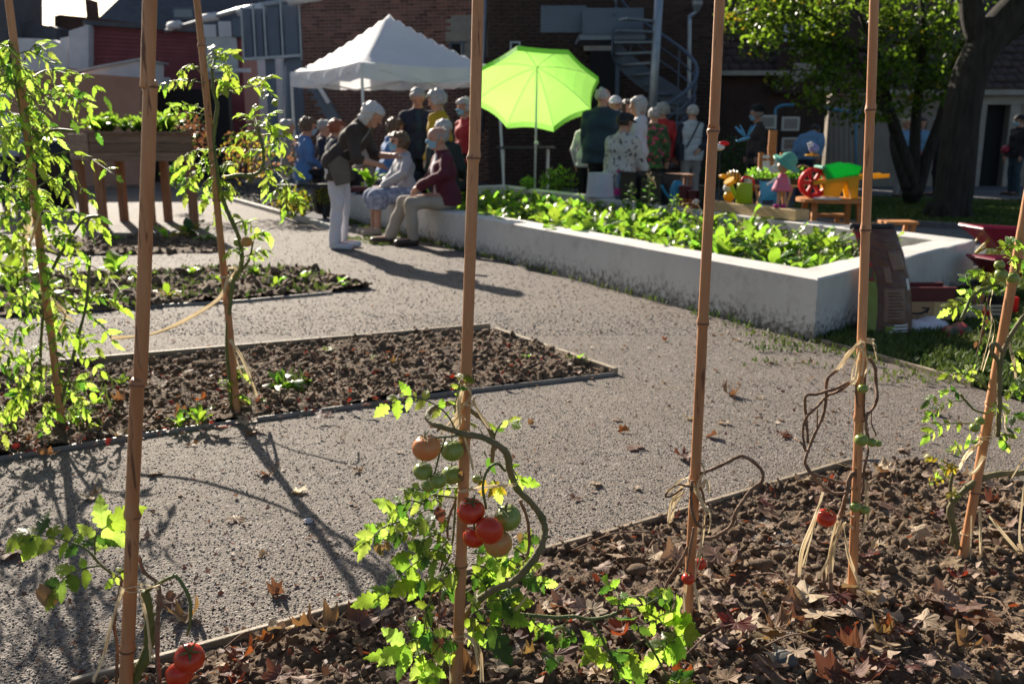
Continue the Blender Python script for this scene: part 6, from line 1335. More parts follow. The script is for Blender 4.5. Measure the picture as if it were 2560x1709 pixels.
for x_, m_, hh, lab in ((1712,'terracotta',.24,'brown pot with orange base right of blue watering can'), (1737,'terracotta',.20,'second brown pot right of blue watering can'), (1762,'black_plastic',.26,'black pot at the end of the row on the wall')):
    p_ = on_wall(x_); t = thing('plant_pot', lab, 'pot', p_); b = MB(); b.lathe([(.06,0),(.07,.1)], p_, 12); b.build('base', m_, t); b = MB(); b.lathe([(.07,.1),(.075,hh-.02),(.085,hh-.02),(.085,hh)], p_, 12); b.build('body', 'crate_red' if m_ == 'terracotta' else m_, t)
# low shelf behind the crates
a, c = P(1670, 440, 13.0), P(1735, 440, 13.0); t = thing('small_table', 'small wooden table right of the seated man in cap', 'table', ((a.x+c.x)/2, 13.2, 0)); b = MB(); b.box(((a.x+c.x)/2, 13.2, a.z), (c.x-a.x,.5,.04)); b.build('table_top', 'wood_brown', t)
for x_ in (a.x+.05, c.x-.05):
    for y_ in (13.0, 13.4): b = MB(); b.box((x_, y_, a.z/2), (.04,.04,a.z)); b.build('leg', 'wood_brown', t)
# timber beam on the wall
a, c = on_wall(1775), on_wall(2005); b = MB(); b.beam(a+Vector((0,0,.055)), c+Vector((0,0,.055)), .17, .10); tag(b.build('timber_beam', 'wood_pine', bevel=.005), 'pale squared timber beam lying on the back planter wall', 'beam')
def beam_top(px): 
    w_ = on_wall(px); return Vector((w_.x, w_.y, WH+.112))
# lime watering can with bee
p_ = beam_top(1858); t = thing('lime_watering_can', 'lime green toy watering can with red handle on the beam', 'watering can', p_)
b = MB(); b.lathe([(.075,0),(.085,.02),(.08,.2),(.07,.21)], p_, 16); b.build('body', 'lime_plastic', t, smooth=True)
b = MB(); b.tube(catmull([p_+Vector((-.05,0,.20)), p_+Vector((-.01,0,.27)), p_+Vector((.08,0,.25)), p_+Vector((.09,0,.12))], 5), .012, 6); b.build('handle', 'red_plastic', t, smooth=True)
b = MB(); b.tube(catmull([p_+Vector((-.07,0,.06)), p_+Vector((-.12,0,.14)), p_+Vector((-.15,0,.21))], 4), [.025,.02], 8); b.build('spout', 'lime_plastic', t, smooth=True)
b = MB(); b.tube([p_+Vector((-.145,0,.205)), p_+Vector((-.17,-.01,.24))], [.05,.06], 10); b.build('rose', 'yellow_plastic', t)
p_ = beam_top(1822); t = thing('bee_ornament', 'yellow bee shaped garden ornament beside the lime watering can', 'ornament', p_)
b = MB(); b.ball(p_+Vector((.02,-.02,.26)), (.085,.07,.07), 8); b.build('body', 'yellow_plastic', t, smooth=True)
for k in range(3): b = MB(); b.tube([p_+Vector((-.01+k*.035,-.02,.26))+Vector((0,math.cos(q)*.072*(1-.1*abs(k-1)),math.sin(q)*.072*(1-.1*abs(k-1)))) for q in np.linspace(0,6.28,13)], .007, 5); b.build('stripe', 'black_plastic', t)
b = MB(); b.ball(p_+Vector((-.03,-.03,.15)), (.05,.05,.05), 8); b.build('head', 'paper', t, smooth=True)
b = MB(); b.ball(p_+Vector((-.01,-.02,.06)), (.06,.05,.06), 8); b.build('belly', 'yellow_plastic', t, smooth=True)
for s_ in (-1,1): b = MB(); b.ball(p_+Vector((-.07,s_*.03,.27)), (.05,.02,.025), 6); b.build('wing', 'yellow_plastic', t, smooth=True)
# small blue deck chair
p_ = beam_top(1917)+Vector((0,.0,0)); t = thing('toy_deck_chair', 'miniature blue deck chair ornament on the beam', 'ornament', p_)
b = MB(); b.slab([p_+Vector((-.07,-.03,.06)), p_+Vector((.07,-.03,.06)), p_+Vector((.07,.05,.24)), p_+Vector((-.07,.05,.24))], (0,.012,.0)); b.build('seat_cloth', 'blue_plastic', t)
for s_ in (-1,1): b = MB(); b.tube([p_+Vector((s_*.075,-.05,.005)), p_+Vector((s_*.075,.055,.25))], .008, 5); b.tube([p_+Vector((s_*.08,.08,.005)), p_+Vector((s_*.08,-.03,.12))], .008, 5); b.build('frame_side', 'sky_blue', t)
# doll ornament with a green hat
p_ = beam_top(1950); t = thing('doll_ornament', 'garden doll in pink dress and big green hat sitting on the beam', 'ornament', p_)
b = MB(); b.lathe([(.105,.16),(.095,.19),(.06,.27),(.035,.33)], p_, 14); b.build('dress', 'pink_fabric', t, smooth=True)
b = MB(); b.ball(p_+Vector((-.01,-.02,.39)), .06, 8); b.build('head', 'skin', t, smooth=True)
b = MB(); mx = Matrix.Rotation(.5, 3, 'Y') @ Matrix.Rotation(.35, 3, 'X'); b.lathe([(.15,0),(.145,.012),(.09,.025),(.08,.08),(.045,.115),(.01,.12)], p_+Vector((.02,-.02,.42)), 18, mx); b.build('hat', 'teal_paint', t, smooth=True)
for s_ in (-1,1):
    b = MB(); b.tube([p_+Vector((s_*.03,0,.17)), p_+Vector((s_*.035,-.02,.02))], .014, 6); b.build('leg', 'skin', t); b = MB(); b.ball(p_+Vector((s_*.035-.02,-.03,.015)), (.035,.025,.018), 6); b.build('shoe', 'magenta', t)
    b = MB(); b.tube([p_+Vector((s_*.05,-.01,.29)), p_+Vector((s_*.11-.05,-.04,.22))], .012, 6); b.build('arm', 'paper', t)
b = MB(); b.ball(p_+Vector((-.09,-.03,.37)), (.06,.02,.04), 6); b.build('scarf', 'paper', t)
# seedling table with tray, easel
t, zt = folding_table('seedling_table', 'light folding table with seedling trays behind the ornaments', 1868, 2012, 462, 10.9, .5, 'wood_pine', 'wood_pine', trestle=True)
for x0, x1, lab in ((1880,1940,'left black tray of pale seedlings on the light table'), (1950,2005,'right black tray of pale seedlings on the light table')):
    a, c = P(x0, 455, 10.95), P(x1, 455, 10.95); t = thing('seedling_tray', lab, 'tray', ((a.x+c.x)/2, 11.15, zt)); b = MB(); b.box(((a.x+c.x)/2, 11.13, zt+.035), (c.x-a.x,.36,.06)); b.build('tray', 'black_plastic', t)
    n_ = 240; pos = np.stack([rng.uniform(a.x, c.x, n_), rng.uniform(10.96, 11.3, n_), zt+.06+rng.random(n_)*.11], 1); bv = np.array([(0,0,0),(.3,.4,.05),(0,1,-.1),(-.3,.4,.05)]); s_ = rng.uniform(.03,.06,n_)
    V, F = scatter(bv, np.array([(0,1,2,3)]), pos, np.stack([s_]*3,1), rand_rots(n_, 1.2)); npmesh('seedlings', V, F, ['chard_leaf','green_leaf'], parent=t, mi=rng.integers(0,2,n_))['kind'] = 'stuff'
Ye = 11.6; t = thing('easel', 'small wooden easel with white papers behind seedling table', 'easel', P(1928, 520, Ye))
pbox('mast', 'wood_orange', t, 1924, 326, 1935, 470, Ye, .03); pbox('clamp', 'wood_orange', t, 1921, 364, 1940, 378, Ye-.03, .03)
for x_ in (1902, 1956): pbox('side_post', 'wood_orange', t, x_-4, 382, x_+4, 470, Ye+.01, .03)
pbox('cross_bar', 'wood_orange', t, 1906, 397, 1952, 401, Ye-.02, .02)
for q in ((1907,388,1924,396),(1935,390,1952,398),(1907,402,1924,425),(1935,402,1952,425)): pbox('sheet', 'paper', t, *q, Ye-.005, .006)
for x_ in (1905, 1955): b = MB(); b.beam(P(x_, 470, Ye+.02), (P(x_, 470, Ye).x+(.1 if x_ > 1930 else -.1), Ye+.05, 0), .03, .03); b.build('leg', 'wood_orange', t)
# basket handle
b = MB(); q0 = P(2005, 450, 11.1); b.tube([q0+Vector((.13*math.cos(a), 0, .17*math.sin(a))) for a in np.linspace(0, math.pi, 13)], .010, 6); b.lathe([(.09,-.06),(.13,0)], q0, 14); tag(b.build('basket', 'wood_pine', smooth=True), 'wicker basket with arched handle behind the right tray', 'basket')
# ornaments on stakes
def stake(label, name, px, py, pb, Y): 
    t = thing(name, label, 'ornament', P(pb, 520, Y)); b = MB(); b.tube([Vector((P(pb, 520, Y).x, Y, .0)), P(px, py, Y)], .005, 5); b.build('stake', 'dark_metal', t); return t
t = stake('blue dragonfly ornament on a thin stake', 'dragonfly_ornament', 1868, 344, 1868, 10.2); c0 = P(1866, 346, 10.2)
b = MB(); b.tube([c0+Vector((.03,0,.02)), c0, c0+Vector((-.09,0,-.03)), c0+Vector((-.11,0,-.025))], [.022,.02,.012,.012], 8); b.build('body', 'sky_blue', t, smooth=True)
for dx, dz in ((-.12,.12),(-.07,.14),(.06,.13),(.10,.15)): b = MB(); e_ = c0+Vector((dx,.03,dz)); b.tube([c0, c0.lerp(e_,.6), e_], [.008,.022,.01], 6, flat=.3); b.build('wing', 'sky_blue', t, smooth=True)
t = stake('violet ladybird ornament with yellow leaf on a stake', 'ladybird_ornament', 2035, 386, 2025, 10.2); c0 = P(2035, 372, 10.2)
b = MB(); b.ball(c0, (.06,.055,.055), 8); b.build('body', 'violet', t, smooth=True); b = MB(); b.ball(P(2030, 388, 10.2), (.085,.05,.012), 6); b.build('leaf_plate', 'yellow_plastic', t, smooth=True)
for k, (dx, dz) in enumerate(((-.07,.05),(-.04,.06),(-.06,.025),(-.035,.03))): b = MB(); b.ball(c0+Vector((dx,-.03,dz)), .017, 6); b.build('bead', 'paper', t, smooth=True)
t = stake('red and white bird ornament on a stake beside cane', 'bird_ornament', 1800, 368, 1797, 10.0); c0 = P(1803, 366, 10.0)
b = MB(); b.ball(c0+Vector((-.02,0,-.01)), (.06,.04,.035), 8); b.build('body', 'paper', t, smooth=True); b = MB(); b.ball(c0+Vector((.03,-.01,.03)), (.055,.02,.025), 8); b.build('wing', 'red_plastic', t, smooth=True)
# ------------------------------------------------------------------ children's picnic table
def kids_table():
    Y = 10.3; c0 = P(2080, 495, Y); z = c0.z; t = thing('picnic_table', 'small orange brown round picnic table for children with benches', 'table', (c0.x, Y, 0))
    b = MB(); b.lathe([(.37,z-.04),(.385,z-.035),(.385,z),(.37,z+.004)], (c0.x, Y, 0), 28); b.build('table_top', 'wood_orange', t)
    for s_ in (-1,1):
        for q in (-1,1): b = MB(); b.beam((c0.x+s_*.24, Y+q*.16, z-.04), (c0.x+s_*.27, Y+q*.24, 0), .055, .05); b.build('leg', 'wood_orange', t)
        b = MB(); b.beam((c0.x-.28, Y+s_*.16, .2), (c0.x+.28, Y+s_*.16, .2), .03, .07); b.build('cross_bar', 'wood_orange', t)
    for k, (dx, dy) in enumerate(((.12,-.52),(.12,.55),(-.5,0))):
        p_ = Vector((c0.x+dx, Y+dy, .27)); ln = (.46,.16) if dy else (.16,.46)
        b = MB(); b.box(p_, (*ln,.035)); b.build('bench_seat', 'wood_orange', t, bevel=.004)
        for s_ in (-1,1):
            q = p_+(Vector((s_*.15,0,0)) if dy else Vector((0,s_*.15,0))); b = MB(); b.beam(q-Vector((0,0,.02)), (q.x, q.y, 0), .05, .04); b.build('bench_leg', 'wood_orange', t)
    return c0, Y
kc, kY = kids_table()
# toy wheelbarrow on the table: yellow frame, green tray, red wheel
def toy_barrow():
    Y = kY-.05; z0 = kc.z+.004; c0 = P(2095, 480, Y); t = thing('toy_wheelbarrow', 'plastic toy wheelbarrow with green tray, yellow frame and red wheel', 'toy', (c0.x, Y, z0))
    wc = P(2034, 457, Y); r_ = wc.z-z0; wh = []
    b = MB(); mx = Matrix.Rotation(math.pi/2, 3, 'X'); b.lathe([(r_*.72,-.035),(r_,-.03),(r_,.03),(r_*.72,.035),(r_*.72,-.035)], wc, 24, mx, cap=False); wo = b.build('wheel', 'red_plastic', t)
    b = MB(); b.lathe([(r_*.25,-.04),(r_*.25,.04)], wc, 12, mx); b.build('hub', 'red_plastic', wo)
    for k in range(6): a = k*math.pi/3; d = Vector((math.cos(a),0,math.sin(a))); b = MB(); b.beam(wc+d*r_*.2, wc+d*r_*.76, .04, .035, (0,1,0)); b.build('spoke', 'red_plastic', wo)
    for s_ in (-1,1):
        y_ = Y+s_*.09; b = MB(); b.beam((wc.x-.02, Y+s_*.055, wc.z), P(2120, 445, Y)+Vector((0,s_*.1,0)), .03, .04); b.beam(P(2118, 445, Y)+Vector((0,s_*.1,0)), P(2212, 438, Y)+Vector((0,s_*.12,0)), .03, .04); b.build('handle', 'yellow_plastic', t)
        b = MB(); p0, p1 = P(2118, 448, Y), P(2122, 487, Y); b.slab([(p0.x-.04,y_-.02,p0.z),(p0.x+.09,y_-.02,p0.z),(p1.x+.06,y_-.02,z0),(p1.x-.01,y_-.02,z0)], (0,.04,0)); b.build('leg', 'yellow_plastic', t)
    p0, p1 = P(2058, 450, Y), P(2110, 486, Y); b = MB(); b.slab([(p0.x,Y-.07,p0.z),(p1.x,Y-.07,p0.z),(p1.x-.08,Y-.07,z0+.01),(p0.x+.0,Y-.07,z0+.03)], (0,.14,0)); b.build('body', 'yellow_plastic', t)
    a, c = P(2052, 418, Y), P(2138, 410, Y); lo0, lo1 = P(2062, 446, Y), P(2130, 440, Y)
    b = MB(); W_ = .14
    top = [a+Vector((0,-W_,0)), P(2110,406,Y)+Vector((0,-W_,0)), c+Vector((.02,-W_,-.02)), c+Vector((.02,W_,-.02)), P(2110,406,Y)+Vector((0,W_,0)), a+Vector((0,W_,0))]
    bot = [lo0+Vector((0,-.08,0)), lo1.lerp(lo0,.4)+Vector((0,-.08,0)), lo1+Vector((.03,-.08,0)), lo1+Vector((.03,.08,0)), lo1.lerp(lo0,.4)+Vector((0,.08,0)), lo0+Vector((0,.08,0))]
    b.add(top+bot, [(i, (i+1) % 6, 6+(i+1) % 6, 6+i) for i in range(6)]+[tuple(range(6,12))]); o = b.build('tray', 'green_plastic', t); s_ = o.modifiers.new('solid','SOLIDIFY'); s_.thickness = .012
    b = MB(); b.tube([a+Vector((-.01,-W_,0)), a+Vector((-.01,W_,0))], .022, 8); b.build('tray_lip', 'teal_paint', t)
toy_barrow()
b = MB(); q0 = P(2068, 490, kY-.28); b.lathe([(.15,0),(.15,.012)], (q0.x+.03, kY-.2, kc.z+.005), 18); tag(b.build('plate', 'paper'), 'white plate on the small picnic table', 'plate')
# separate low bench near the far wall corner
Yb = 8.6; a, c = P(2205, 552, Yb), P(2286, 552, Yb); t = thing('low_bench', 'small orange wooden bench behind the far planter corner', 'bench', ((a.x+c.x)/2, Yb, 0)); zb_ = a.z
b = MB(); b.box(((a.x+c.x)/2, Yb, zb_-.015), (c.x-a.x,.22,.03)); b.build('seat', 'wood_orange', t, bevel=.004)
for s_ in (-1,1):
    for q in (-1,1): b = MB(); b.beam(((a.x+c.x)/2+s_*(c.x-a.x)*.38, Yb+q*.08, zb_-.03), ((a.x+c.x)/2+s_*(c.x-a.x)*.22, Yb+q*.08, 0), .04, .03); b.build('leg', 'wood_orange', t)
# ------------------------------------------------------------------ crimson wheelbarrows with yellow frames
def barrow(label, c0, sc_, rz, tip=0):
    t = thing('red_wheelbarrow', label, 'wheelbarrow', (c0.x, c0.y, 0)); Rz = Matrix.Rotation(rz, 4, 'Z')
    def q(x, y, z): v = Rz @ Vector((x*sc_, y*sc_, 0)); return Vector((c0.x+v.x, c0.y+v.y, z*sc_))
    top = [q(-.55,-.28,.62), q(.32,-.30,.56), q(.32,.30,.56), q(-.55,.28,.62)]; bot = [q(-.18,-.16,.32), q(.2,-.18,.32), q(.2,.18,.32), q(-.18,.16,.32)]
    b = MB(); b.add(top+bot, [(i,(i+1)%4,4+(i+1)%4,4+i) for i in range(4)]+[(4,5,6,7)]); o = b.build('tray', 'crimson_paint', t); s_ = o.modifiers.new('s','SOLIDIFY'); s_.thickness = .012
    b = MB(); b.tube(top+[top[0]], .012*sc_, 6); b.build('rim', 'crimson_paint', t)
    for s in (-1,1):
        b = MB(); b.tube([q(-.6,s*.05,.14), q(-.2,s*.17,.30), q(.25,s*.2,.32), q(.85,s*.27,.46)], .018*sc_, 7); b.build('handle', 'yellow_paint', t)
        b = MB(); b.tube([q(.15,s*.2,.32), q(.3,s*.23,0), q(.4,s*.22,.34)], .014*sc_, 6); b.build('leg', 'yellow_paint', t)
        b = MB(); b.tube([q(-.6,s*.05,.14), q(-.35,s*.12,.45)], .012*sc_, 6); b.build('strut', 'yellow_paint', t)
    mx = (Rz.to_3x3() @ Matrix.Rotation(math.pi/2, 3, 'X')); b = MB(); b.lathe([(.08,-.03),(.14,-.035),(.14,.035),(.08,.03)], q(-.6,0,.14), 16, Matrix.Diagonal((sc_,)*3) @ mx); wo = b.build('wheel', 'black_plastic', t); b = MB(); b.lathe([(.075,-.03),(.075,.03)], q(-.6,0,.14), 12, Matrix.Diagonal((sc_,)*3) @ mx); b.build('rim_disc', 'yellow_paint', wo)
barrow('crimson toy wheelbarrow with yellow frame beyond planter corner', P(2520, 600, 8.2), .66, .1)
barrow('second crimson toy wheelbarrow half hidden behind the planter end', P(2520, 690, 6.9), .5, .3)
# ------------------------------------------------------------------ bags and boxes at the planter end
def bag():
    Yb = 5.42; t = thing('compost_bag', 'tall brown and green compost bag leaning on the planter end', 'bag', P(2190, 845, Yb))
    W0, W1 = .26, .285; c_top = P(2187, 572, Yb+.20); c_bot = P(2222, 846, Yb)
    def S(u, v, off=0):      # u across the front (-1..1), v up (0..1)
        c = c_bot.lerp(c_top, v) + Vector((.05*math.sin(v*3.1), .02*math.sin(v*3.1), 0)); wv = (W1+(W0-W1)*v)*(1-.06*math.sin(v*22)*.15)
        puff = .055*(1-abs(u)**2.2)*(math.sin(math.pi*min(1, max(0, v*.94+.03)))**.45)
        wr = .004*math.sin(v*75+2*math.sin(u*4))*(1-abs(u)) + .003*math.sin(v*31+u*9)
        return c + Vector((u*wv/2, -puff-wr-off+.018*abs(u), 0))
    def patch(name, m, u0, u1, v0, v1, off, nu=12, nv=30, back=False):
        vs = [S(u0+(u1-u0)*i/nu, v0+(v1-v0)*j/nv, off) for j in range(nv+1) for i in range(nu+1)]
        fs = [(j*(nu+1)+i, j*(nu+1)+i+1, (j+1)*(nu+1)+i+1, (j+1)*(nu+1)+i) for j in range(nv) for i in range(nu)]
        b = MB(); b.add(vs, fs); o = b.build(name, m, t, smooth=True); s_ = o.modifiers.new('s','SOLIDIFY'); s_.thickness = .10 if back else .003; s_.offset = -1 if back else 0; return o
    patch('body', 'bag_brown', -1, 1, 0, 1, 0, 20, 60, True)
    patch('side_panel', 'bag_green', -1.0, -.62, .0, .60, .003); patch('flower_print', 'bag_flowers', -1.0, -.66, .52, .97, .006)
    patch('side_panel', 'bag_green', -.30, .15, .0, .12, .004); patch('text_block', 'bag_print', .10, .80, .62, .80, .004, 6, 8)
    patch('text_block', 'bag_print', -.40, .60, .15, .46, .004, 6, 12); patch('label_patch', 'bag_print', -.28, .02, .50, .66, .004, 4, 6); patch('label_patch', 'paper', .74, .90, .44, .54, .004, 4, 6)
    for i in range(9): patch('text_line', 'bag_brown', -.22, .54-.1*(i % 3), .175+i*.03, .185+i*.03, .008, 6, 1)
    for i in range(3): patch('text_line', 'paper', -.1+.1*i, .75, .06+i*.028, .075+i*.028, .005, 6, 1)
    for i in range(2): patch('text_line', 'bag_print', .0, .7, .83+i*.022, .842+i*.022, .005, 6, 1)
    b = MB(); b.tube([S(u/6, 1.0, -.05+.0)+Vector((0,0,.008)) for u in range(-6, 7)], .02, 8); b.build('folded_top', 'black_plastic', t, smooth=True)
bag()
Yx = 5.75
def carton(name, label, m, x0, y0, x1, y1, Y, dep, rz=0):
    a, c = P(x0, y0, Y), P(x1, y1, Y); t = thing(name, label, 'box', ((a.x+c.x)/2, Y+dep/2, c.z)); zc, wd, ht = (a.z+c.z)/2, c.x-a.x, a.z-c.z
    b = MB()
    for s_ in (-1,1): b.box(((a.x+c.x)/2, Y+dep/2+s_*(dep/2), zc), (wd,.008,ht)); b.box(((a.x+c.x)/2+s_*wd/2, Y+dep/2, zc), (.008,dep-.01,ht))
    b.box(((a.x+c.x)/2, Y+dep/2, c.z+.006), (wd-.01,dep-.01,.01)); b.build('body', m, t); return t
t = carton('cardboard_box', 'brown cardboard box with curved arrow mark beside compost bag', 'cardboard', 2252, 754, 2392, 798, Yx, .28)
yf = Yx-.008
b = MB(); b.tube(catmull([P(2262,776,yf), P(2285,783,yf), P(2305,782,yf), P(2322,772,yf)], 5), [.003,.009,.006], 6, flat=.4); b.build('arrow_mark', 'ink', t)
b = MB(); b.tube([P(2306,769,yf), P(2324,770,yf), P(2317,782,yf)], .005, 5); b.build('arrow_mark', 'ink', t)
q = pbox('tape', 'wood_pine', t, 2336, 756, 2356, 797, Yx-.009, .004)
for i, x_ in enumerate((2362, 2368, 2376)): pbox('letter_stroke', 'ink', t, x_, 766, x_+3, 786, Yx-.009, .004)
tt = thing('dark_red_crate', 'dark red crate standing in the cardboard box', 'crate', P(2320, 756, Yx+.12)); a, c = P(2254, 724, Yx+.04), P(2392, 760, Yx+.04)
b = MB()
for s_ in (0,1): b.box(((a.x+c.x)/2, Yx+.04+s_*.2, (a.z+c.z)/2), (c.x-a.x-.04,.015,a.z-c.z)); b.box((a.x+.02+s_*(c.x-a.x-.04), Yx+.14, (a.z+c.z)/2), (.015,.185,a.z-c.z))
b.build('body', 'crate_red', tt)
b = MB()
for s_ in (0,1): b.box(((a.x+c.x)/2, Yx+.04+s_*.2, a.z+.008), (c.x-a.x-.02,.025,.016))
b.build('rim', 'crate_red', tt)
t = carton('cardboard_box', 'pale printed cardboard box holding green pots at right edge', 'cardboard_pale', 2410, 762, 2520, 806, Yx+.1, .25)
for i in range(3): pbox('text_line', 'ink', t, 2482, 768+i*10, 2510, 771+i*10, Yx+.09, .004)
pbox('mark', 'red_plastic', t, 2452, 776, 2474, 792, Yx+.09, .004)
for i, x_ in enumerate((2440, 2462, 2490)):
    c0 = P(x_, 770, Yx+.22); tt = thing('plant_pot', ('left grey pot in the pale box', 'middle pot with a plant in the pale box', 'right pot with a plant in the pale box')[i], 'pot', c0); b = MB(); b.lathe([(.035,-.04),(.05,.09)], c0, 12); b.build('body', 'wood_grey' if i == 0 else 'black_plastic', tt)
    if i:
        for k in range(8): inst('leaf', BL['green_leaf'][k % 5], tt, frame(c0+Vector((0,0,.08)), Vector((math.cos(k*2.4), math.sin(k*2.4), .7)), Vector((0,0,1))+rv(.2), .09))
pp = P(2530, 770, Yx+.3); b = MB(); b.box(pp, (.06,.04,.15)); t = b.build('red_packet', 'red_plastic'); tag(t, 'red and white packet at the right edge behind cane', 'packet')
# flat bags on the grass
for i, (px, py, sx, sy, m_, lab) in enumerate(((2320, 815, .30, .13, 'white_plastic', 'flattened white and grey plastic bag lying below the box'), (2395, 830, .20, .10, 'bag_flowers', 'crumpled printed seed bag lying on the grass'))):
    p_ = G(px, py, .03); n = 10; vs, fs = [], []
    for u in range(n+1):
        for v in range(n+1):
            x, y = (u/n-.5)*2, (v/n-.5)*2; h = .045*(1-x*x)**.5*(1-y*y)**.5 + .012*math.sin(7*x+3*y)*(1-x*x)*(1-y*y); vs.append((p_.x+x*sx*.5+.1*y*sx, p_.y+y*sy, max(.016, .016+h*1.4)))
    for u in range(n):
        for v in range(n): fs.append((u*(n+1)+v, (u+1)*(n+1)+v, (u+1)*(n+1)+v+1, u*(n+1)+v+1))
    b = MB(); b.add(vs, fs); o = b.build('plastic_bag', m_, smooth=True); s_ = o.modifiers.new('s','SOLIDIFY'); s_.thickness = .004; tag(o, lab, 'bag')
# ------------------------------------------------------------------ picture panels by the house wall
Yf = 18.4; t = thing('display_panel', 'blue mesh display panel with hung pictures by the shaded house', 'panel', P(1990, 480, Yf))
b = MB(); b.tube(catmull([P(1940, 470, Yf), P(1938, 300, Yf), P(1946, 268, Yf), P(1985, 262, Yf)], 4), .03, 8); b.tube([P(2060, 272, Yf), P(2150, 282, Yf)], .03, 8); b.tube([P(2140, 282, Yf), P(2140, 480, Yf)], .02, 6); b.build('frame', 'sky_blue', t, smooth=True)
for x_ in np.linspace(1945, 2135, 16): b = MB(); b.tube([P(x_, 275, Yf+.03), P(x_, 440, Yf+.03)], .006, 4); b.build('wire', 'dark_metal', t)
mat('painting', (.45,.38,.32), (.2,.25,.32), 7, .6, c3=(.5,.25,.15), scale3=12, kind='Generated'); mat('painting_brown', (.2,.08,.04), (.5,.45,.4), 5, .6, kind='Generated')
for x0, y0, x1, y1, m_, lab in ((1897,288,1940,322,'painting','wide framed picture left of the blue panel frame'), (1956,292,1998,327,'painting','upper framed picture on the blue display panel'), (1956,344,2002,378,'painting_brown','lower framed picture with brown shape on the display panel')):
    q = thing('framed_picture', lab, 'picture', P((x0+x1)/2, y1, Yf-.06)); pbox('frame', 'paper', q, x0, y0, x1, y1, Yf-.06, .03); pbox('canvas', m_, q, x0+5, y0+5, x1-5, y1-5, Yf-.068, .01)
q = thing('framed_picture', 'dark framed picture beside the big tree trunk', 'picture', P(2372, 355, 20.5)); pbox('frame', 'ink', q, 2360, 298, 2384, 356, 20.5, .04); pbox('canvas', 'painting_brown', q, 2364, 304, 2381, 350, 20.48, .02)
# ------------------------------------------------------------------ people: smooth bodies from blended round cones
def smin(a, b, k):
    h = np.clip(.5+.5*(b-a)/k, 0, 1); return b*(1-h)+a*h - k*h*(1-h)
def field(prims, lo, hi, h):
    n = np.maximum(4, np.ceil((hi-lo)/h).astype(int)+1); ax = [lo[i]+np.arange(n[i])*h for i in range(3)]; Fd = np.full(n, .5)
    for a, b, ra, rb, k in prims:
        a = np.array(a, float); b = np.array(b, float); m = max(ra, rb)+k+2.5*h
        sl = tuple(slice(max(0, int((min(a[i], b[i])-m-lo[i])/h)), max(1, min(n[i], int((max(a[i], b[i])+m-lo[i])/h)+2))) for i in range(3))
        X, Y, Z = np.meshgrid(ax[0][sl[0]], ax[1][sl[1]], ax[2][sl[2]], indexing='ij', sparse=True)
        ba = b-a; L2 = max(1e-9, ba @ ba); px, py, pz = X-a[0], Y-a[1], Z-a[2]
        t = np.clip((px*ba[0]+py*ba[1]+pz*ba[2])/L2, 0, 1)
        d = np.sqrt((px-t*ba[0])**2+(py-t*ba[1])**2+(pz-t*ba[2])**2) - (ra+(rb-ra)*t)
        Fd[sl] = smin(Fd[sl], d, k)
    return Fd, ax
def snet(Fd, lo, h):
    S = Fd < 0; C = sum(S[i:S.shape[0]-1+i, j:S.shape[1]-1+j, k:S.shape[2]-1+k].astype(np.int8) for i in (0,1) for j in (0,1) for k in (0,1))
    act = (C > 0) & (C < 8); idx = np.argwhere(act); vid = np.full(act.shape, -1, np.int64); vid[act] = np.arange(len(idx))
    acc = np.zeros((len(idx), 3)); cnt = np.zeros(len(idx)); cr = [(i,j,k) for i in (0,1) for j in (0,1) for k in (0,1)]
    val = {c: Fd[idx[:,0]+c[0], idx[:,1]+c[1], idx[:,2]+c[2]] for c in cr}
    for c in cr:
        for a in range(3):
            if c[a] == 0:
                e = list(c); e[a] = 1; e = tuple(e); v0, v1 = val[c], val[e]; m = (v0 < 0) != (v1 < 0)
                t = np.where(m, v0/np.where(m, v0-v1, 1), 0); p = np.tile(np.array(c, float), (len(idx),1)); p[:, a] += t
                acc += p*m[:,None]; cnt += m
    V = (idx + acc/np.maximum(cnt,1)[:,None])*h + lo; Fs = []
    for a in range(3):
        b, c = (a+1) % 3, (a+2) % 3
        s0 = [slice(None)]*3; s1 = [slice(None)]*3; s0[a] = slice(0,-1); s1[a] = slice(1,None)
        X = np.argwhere(S[tuple(s0)] != S[tuple(s1)]); X = X[(X[:,b] > 0) & (X[:,c] > 0) & (X[:,b] < S.shape[b]-1) & (X[:,c] < S.shape[c]-1)]
        def g(db, dc): q = X.copy(); q[:,b] -= db; q[:,c] -= dc; return vid[q[:,0], q[:,1], q[:,2]]
        q = np.stack([g(1,1), g(0,1), g(0,0), g(1,0)], 1); fl = S[tuple(s0)][X[:,0], X[:,1], X[:,2]]; q[~fl] = q[~fl][:, ::-1]; Fs.append(q)
    Fq = np.concatenate(Fs); return V, Fq[(Fq >= 0).all(1)]
def vol(prims, h, clip=None, wr=0, fq=40):
    pts = np.array([np.array(p)+s*(max(ra,rb)+.03) for a,b,ra,rb,k in prims for p in (a,b) for s in (-1,1)]); lo, hi = pts.min(0)-2*h, pts.max(0)+2*h
    Fd, ax = field(prims, lo, hi, h)
    if wr:
        X, Y, Z = np.meshgrid(*ax, indexing='ij', sparse=True); o_ = random.uniform(0, 6)
        Fd = Fd + wr*(np.sin(fq*X+o_+2*np.sin(fq*.4*Z))*np.cos(fq*.8*Y+o_)+.7*np.sin(fq*1.1*Z+fq*.5*X+1.5*np.sin(fq*.6*Y)+o_))
    if clip is not None:
        X, Y, Z = np.meshgrid(*ax, indexing='ij', sparse=True); Fd = np.maximum(Fd, clip(X, Y, Z))
    return snet(Fd, lo, h)
